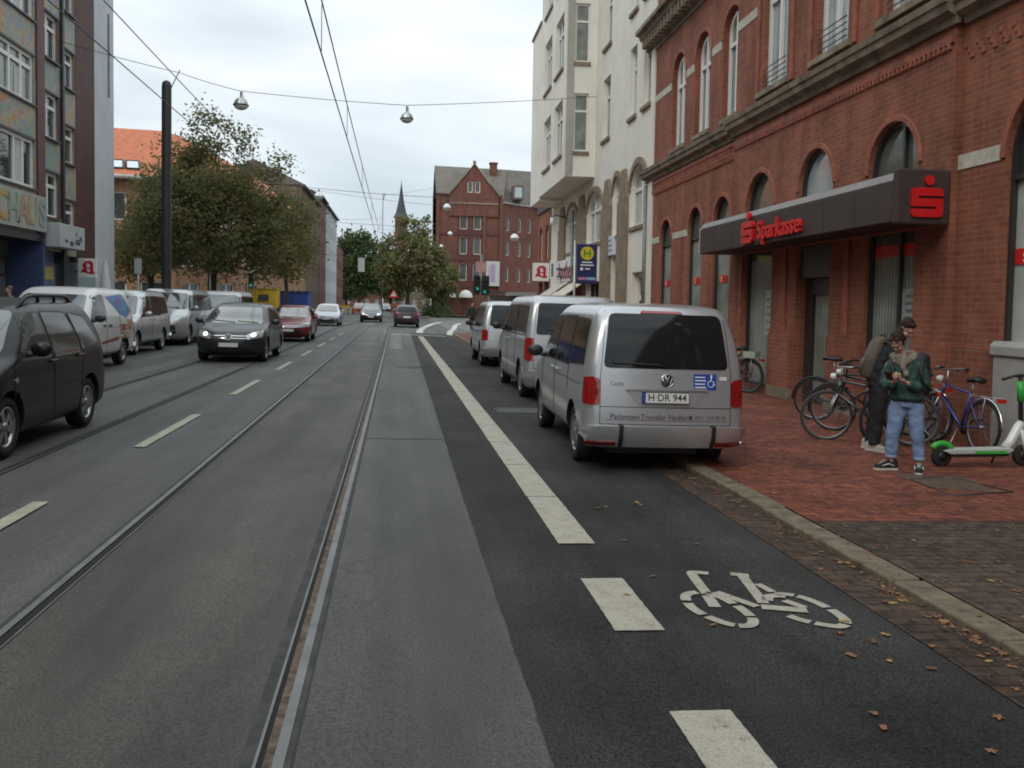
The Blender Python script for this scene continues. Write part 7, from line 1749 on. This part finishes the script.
# paint
def marks(name, polys, m, off=.003):
    mb = MB()
    for P in polys:
        A = sum(P[i][0]*P[(i+1) % len(P)][1]-P[(i+1) % len(P)][0]*P[i][1] for i in range(len(P)))
        if A < 0: P = P[::-1]
        mb.add([(x, y, gz(x)+off) for x, y in P], [tuple(range(len(P)))])
    o = mb.build(name, m); tag(o, kind='structure'); return o
rnd = random.Random(9)
def ragged(x0, x1, y0, y1):
    P = []
    for i in range(24): t = i/24; P.append((x0+rnd.uniform(-.002, .002), y0+(y1-y0)*t))
    for i in range(5): P.append((x0+(x1-x0)*i/5, y1+rnd.uniform(-.003, .003)))
    for i in range(24): t = 1-i/24; P.append((x1+rnd.uniform(-.002, .002), y0+(y1-y0)*t))
    for i in range(5): P.append((x1+(x0-x1)*i/5, y0+rnd.uniform(-.003, .003)))
    return P
segs = []; y = 6.31
while y < 46: L = 1.6 if y < 20 else 3.2; segs.append(ragged(1.175-.0025*(y-6), 1.445-.0025*(y-6), y, y+L-.018)); y += L
marks('lane_marking', segs, WORN)
marks('lane_marking', [ragged(1.165, 1.435, a, a+.91) for a in (4.57, 2.71, .9)], WORN)
marks('lane_marking', [ragged(-2.90, -2.775, a, a+2.95) for a in (-.9, 4.68, 10.42, 16.2, 22, 27.8, 33.6, 39.4, 45.2)], M_('dull yellowed paint', (.33, .32, .25), .75, var=.25, scale=6, detail=9))
def strip(P, w):
    L_ = []; R_ = []
    for i, p in enumerate(P):
        a = P[max(0, i-1)]; b = P[min(len(P)-1, i+1)]; d = Vector((b[0]-a[0], b[1]-a[1])).normalized(); n = Vector((-d.y, d.x))*w/2
        L_.append((p[0]+n.x, p[1]+n.y)); R_.append((p[0]-n.x, p[1]-n.y))
    return L_ + R_[::-1]
marks('lane_marking', [strip([(1.3, 52), (1.5, 58), (2.0, 65), (2.9, 75), (4.1, 84)], .4), strip([(2.9, 49.6), (3.3, 56), (3.9, 62), (4.8, 74), (5.8, 82)], .35), [(-.3, 48.6), (2.6, 47.4), (2.6, 47.9), (-.3, 49.1)]], MARK, -.001)
def spline(P, n=8, closed=False):
    out = []; k = len(P)
    for i in range(k if closed else k-1):
        p0, p1, p2, p3 = [Vector(P[(i+d) % k] if closed else P[max(0, min(k-1, i+d))]) for d in (-1, 0, 1, 2)]
        for j in range(n): t = j/n; q = .5*((2*p1)+(p2-p0)*t+(2*p0-5*p1+4*p2-p3)*t*t+(3*p1-p0-3*p2+p3)*t**3); out.append((q.x, q.y))
    if not closed: out.append(tuple(P[-1]))
    return out
LW_ = spline([(1.835, 5.19), (1.735, 5.13), (1.700, 4.93), (1.748, 4.75), (1.835, 4.63), (1.93, 4.62), (1.985, 4.72), (1.985, 4.88), (1.95, 5.06), (1.89, 5.16)], 10, True)
RW_ = spline([(2.30, 5.14), (2.39, 5.12), (2.46, 5.04), (2.51, 4.87), (2.51, 4.68), (2.44, 4.585), (2.35, 4.61), (2.26, 4.685), (2.215, 4.76)], 10)
SP_ = []
for a, b in ((1, 16), (17, 28), (29, 42), (43, 62), (63, 74), (75, 95)): SP_.append((LW_[a:b], .055))
for a, b in ((0, 13), (14, 30), (31, 45), (46, 65), (66, 81)): SP_.append((RW_[a:b], .055))
SP_ += [(spline([(2.03, 5.565), (1.955, 5.59), (1.915, 5.545), (1.875, 5.15)]), .06), ([(1.866, 5.12), (1.842, 4.92)], .062), ([(1.945, 5.19), (2.095, 4.92)], .055), ([(2.175, 5.552), (2.285, 5.515)], .06), ([(2.236, 5.50), (2.158, 4.975)], .06),
        ([(2.27, 5.34), (2.30, 5.18)], .05), (spline([(2.20, 5.02), (2.235, 5.09), (2.30, 5.11), (2.345, 5.09)]), .06), ([(2.118, 4.915), (2.365, 4.842)], .075), ([(2.305, 5.02), (2.372, 4.89)], .055)]
marks('bicycle_marking', [strip(s_, w_*1.12) for s_, w_ in SP_], WORN)
marks('road_seam', [ragged(-.36, .60, 11.3, 11.335), ragged(-.36, .62, 24.6, 24.64)], M_('dark seam tar', (.055, .055, .053), .7), -.001)
# manhole lid and drain in the road
b = MB(); b.lathe([(.31, .001), (.31, .003), (.27, .0035), (0, .0035)], 28, 0, Matrix.Translation((.35, 24, gz(.35)-.003))); o = b.build('manhole_cover', M_('iron lid', (.045, .043, .04), .6, .4, var=.3, scale=20)); tag(o, 'round iron manhole lid in the grey lane right of the tram rail', 'cover')

# fallen leaves
LFY = M_('yellow fallen leaf', (.33, .21, .07), .7, var=.35, scale=18); LFO = M_('orange brown fallen leaf', (.24, .11, .048), .7, var=.4, scale=18); LFB = M_('brown fallen leaf', (.13, .065, .032), .8, var=.4, scale=18)
protos = []
for i, (m, k) in enumerate(((LFY, 1), (LFO, 5), (LFB, 1), (LFO, 3), (LFO, 1))):
    rnd = random.Random(60+i); P = []
    for j in range(4*k if k > 1 else 8):
        q = 2*PI*j/(4*k if k > 1 else 8)
        if k > 1: r_ = (.055, .036, .022, .036)[j % 4]*rnd.uniform(.8, 1.2)
        else: r_ = .022 + .034*abs(math.cos(q))
        P.append((r_*math.cos(q), r_*math.sin(q), rnd.uniform(0, .007)))
    mb = MB(); mb.add(P + [(0, 0, .006)] + [(p[0], p[1], p[2]-.0015) for p in P] + [(0, 0, .0045)], [(j, (j+1) % len(P), len(P)) for j in range(len(P))] + [((j+1) % len(P)+len(P)+1, j+len(P)+1, 2*len(P)+1) for j in range(len(P))])
    mb.add([(0, 0, .006), (.03, -.05, .004), (.034, -.05, .004), (.004, 0, .006)], [(0, 1, 2, 3)])
    o = mb.build('fallen_leaf', m); protos.append(o)
rnd = random.Random(77); spots = []
for (x, y) in ((2.62, 4.45), (2.38, 4.48), (2.50, 4.36), (2.78, 4.28), (2.28, 4.18), (2.44, 4.1), (1.38, 5.15), (2.6, 4.0), (2.86, 3.75), (2.95, 3.72), (2.9, 3.55), (2.58, 3.48), (2.70, 3.36), (2.05, 3.55), (2.02, 3.42), (3.0, 3.3), (2.35, 3.2), (2.7, 3.1), (2.2, 3.0), (2.95, 3.1)): spots.append((x, y, 'lane'))
for k in range(10): spots.append((rnd.uniform(1.5, 2.74), rnd.uniform(2.8, 8.5), 'lane'))
for k in range(95): spots.append((min(3.11, max(2.78, 3.11-abs(rnd.gauss(0, .11)))), rnd.uniform(3.4, 13), 'gutter'))
for (cx_, cy_) in ((3.10, 5.75), (3.09, 5.15), (3.09, 4.55)):
    for k in range(11): spots.append((cx_-abs(rnd.gauss(0, .03)), cy_+rnd.gauss(0, .11), 'gutter'))
for k in range(90): spots.append((rnd.uniform(3.2, 6.6), rnd.uniform(3.7, 6.75), 'brown'))
for k in range(26): spots.append((rnd.uniform(3.3, 5.4), rnd.uniform(6.8, 12), 'red'))
lt = {'lane': ('small fallen yellow brown leaf lying on the dark asphalt lane', 'leaves on the dark lane'), 'gutter': ('fallen autumn leaf in the brick gutter along the kerb', 'leaves in the brick gutter'),
      'brown': ('fallen leaf on the dark brown brick pavement or its kerb', 'leaves on the brown pavement'), 'red': ('fallen leaf on the red brick pavement or its kerb', 'leaves on the red pavement')}
used = set()
for i, (x, y, w) in enumerate(spots):
    k = i % 5; o = protos[k]
    if k in used: o = o.copy(); COL.objects.link(o)
    used.add(k)
    z = gz(x)+.004 if x < 3.12 else sz(x)+.004
    s = rnd.uniform(.38, .62) if w == 'lane' else rnd.uniform(.32, .55)
    o.location = (x, y, z); o.rotation_euler = (rnd.uniform(-.08, .08), rnd.uniform(-.08, .08), rnd.uniform(0, 6.28)); o.scale = (s, s, s)
    tag(o, lt[w][0], 'leaf', lt[w][1])
vs = []; fs = []
for k in range(3600):
    y = rnd.uniform(2.5, 26); x = 3.12-abs(rnd.gauss(0, .05)) if k % 3 == 0 and math.sin(y*4.1)+math.sin(y*1.7+1) > -.1 else rnd.uniform(2.8, 6.6)
    z = gz(x)+.004 if x < 3.12 else sz(x)+.004
    a = rnd.uniform(0, 6.28); s = rnd.uniform(.005, .016); d = Vector((math.cos(a), math.sin(a), rnd.uniform(-.2, .3)))*s; e = Vector((-math.sin(a), math.cos(a), rnd.uniform(-.2, .3)))*s*.6; c = Vector((x, y, z+.003)); i0 = len(vs)
    vs += [c-d, c+e, c+d, c-e]; fs.append((i0, i0+1, i0+2, i0+3))
b = MB(); b.add(vs, fs); o = b.build('leaf_litter', LFO); tag(o, 'brown crumbs of leaf litter along the kerb and gutter', 'litter', kind='stuff')

# ================================================================== 11  the street behind the viewer (seen in glass and lacquer)
for (x, th, nm, lab, m, hgt) in ((-12.3, -PI/2, 'brick_building', 'brick building on the left side of the street behind the viewer', BRICK_OCHRE, 15), (7.75, PI/2, 'brick_building', 'brick building on the right side of the street behind the viewer', BRICK_FAR, 13.5)):
    h = thing(nm, lab, 'building', (x, 19.8 if th < 0 else -42, 0), (0, 0, th)); L = 60 if th < 0 else 46.5
    ops = [dict(u=2+3.2*i, w=.6, z0=z, z1=z+1.9) for i in range(int(L/3.2)-1) for z in (4.3, 7.6, 10.6)]
    mb = MB(); wall(mb, [(0, -.3), (L, -.3), (L, hgt), (0, hgt)], ops, 0, .2); mb.box(0, L, -10, -.3, 0, hgt-.02); mb.build('wall', m, h)
    b = MB()
    for o in ops: b.box(o['u']-o['w'], o['u']+o['w'], -.15, -.12, o['z0'], o['z1'])
    b.build('window', GLASS_C, h)

# ================================================================== 12  sky, sun, camera
W = bpy.data.worlds.new('World'); S.world = W; W.use_nodes = True; nt = W.node_tree; N = nt.nodes; L = nt.links
N.clear(); out = N.new('ShaderNodeOutputWorld')
SUN_EL, SUN_AZ = 42.0, 215.0                     # azimuth clockwise from +Y
sky = N.new('ShaderNodeTexSky'); sky.sky_type = 'NISHITA'; sky.sun_disc = False; sky.sun_elevation = R(SUN_EL); sky.sun_rotation = R(SUN_AZ); sky.air_density = 1.2; sky.dust_density = 3.0
bg1 = N.new('ShaderNodeBackground'); bg1.inputs['Strength'].default_value = .10; L.new(sky.outputs[0], bg1.inputs['Color'])
tc = N.new('ShaderNodeTexCoord'); mp = N.new('ShaderNodeMapping'); mp.inputs['Scale'].default_value = (1.0, 1.0, 2.6); L.new(tc.outputs['Generated'], mp.inputs['Vector'])
nz = N.new('ShaderNodeTexNoise'); nz.inputs['Scale'].default_value = 2.6; nz.inputs['Detail'].default_value = 5; nz.inputs['Roughness'].default_value = .48; nz.inputs['Distortion'].default_value = .3; L.new(mp.outputs[0], nz.inputs['Vector'])
rp = N.new('ShaderNodeValToRGB'); e = rp.color_ramp; e.elements.new(.5)
for i, (p, c) in enumerate(((.37, (.56, .65, .715)), (.50, (.75, .83, .88)), (.63, (.93, .975, .985)))): e.elements[i].position = p; e.elements[i].color = (*c, 1)
L.new(nz.outputs['Fac'], rp.inputs['Fac'])
bg2 = N.new('ShaderNodeBackground'); 
spw = N.new('ShaderNodeSeparateXYZ'); L.new(tc.outputs['Generated'], spw.inputs[0])
mr = N.new('ShaderNodeMapRange'); mr.inputs['From Min'].default_value = .25; mr.inputs['From Max'].default_value = 1.0; mr.inputs['To Min'].default_value = .84; mr.inputs['To Max'].default_value = 1.45; L.new(spw.outputs[2], mr.inputs['Value']); L.new(mr.outputs[0], bg2.inputs['Strength'])  # an overcast sky is brighter overhead
L.new(rp.outputs['Color'], bg2.inputs['Color'])
mx = N.new('ShaderNodeMixShader'); mx.inputs[0].default_value = .93; L.new(bg1.outputs[0], mx.inputs[1]); L.new(bg2.outputs[0], mx.inputs[2]); L.new(mx.outputs[0], out.inputs['Surface'])
sl_ = bpy.data.lights.new('sun', 'SUN'); sl_.energy = .6; sl_.angle = R(25); sl_.color = (1, .96, .90)
so = bpy.data.objects.new('sun', sl_); COL.objects.link(so)
az = R(SUN_AZ); el = R(SUN_EL); d = Vector((math.sin(az)*math.cos(el), math.cos(az)*math.cos(el), math.sin(el)))
so.rotation_euler = (-d).to_track_quat('-Z', 'Y').to_euler(); so.location = (0, 0, 40)
# camera: eye 1.70 m above the track, looking slightly to the right of the street, tiny roll as held by hand
F_, CX, CY, ROLL = 900.0, 512.0, 350.0, .018
vx, vy = (397.0-CX)/F_, -(302.5-CY)/F_
v = Vector((vx, vy, 1)).normalized(); c_, s_ = math.cos(ROLL), math.sin(ROLL)
ux, uy = v.x*c_ - v.y*s_, v.x*s_ + v.y*c_
psi = math.asin(-ux); phi = math.asin(uy/math.cos(psi))
w = Vector((math.sin(psi)*math.cos(phi), math.cos(psi)*math.cos(phi), -math.sin(phi)))
r0 = Vector((math.cos(psi), -math.sin(psi), 0)); u0 = r0.cross(w)
r_, u_ = r0*c_ + u0*s_, -r0*s_ + u0*c_
cam = bpy.data.cameras.new('camera'); co = bpy.data.objects.new('camera', cam); COL.objects.link(co)
mw = Matrix((r_, u_, -w)).transposed().to_4x4(); mw.translation = Vector((0, 0, 1.70)); co.matrix_world = mw
cam.sensor_width = 36.0; cam.lens = 36.0*F_/1024.0; cam.shift_y = -(384.0-CY)/1024.0; cam.clip_end = 2000; cam.clip_start = .05
S.camera = co
S.view_settings.view_transform = 'Standard'; S.view_settings.look = 'None'; S.view_settings.exposure = .46; S.view_settings.gamma = 1; S.view_settings.use_curve_mapping = False
S.render.resolution_x = 1024; S.render.resolution_y = 768
S.cycles.use_denoising = True; S.cycles.filter_width = 1.9; S.cycles.max_bounces = 6; S.cycles.diffuse_bounces = 3; S.cycles.glossy_bounces = 3
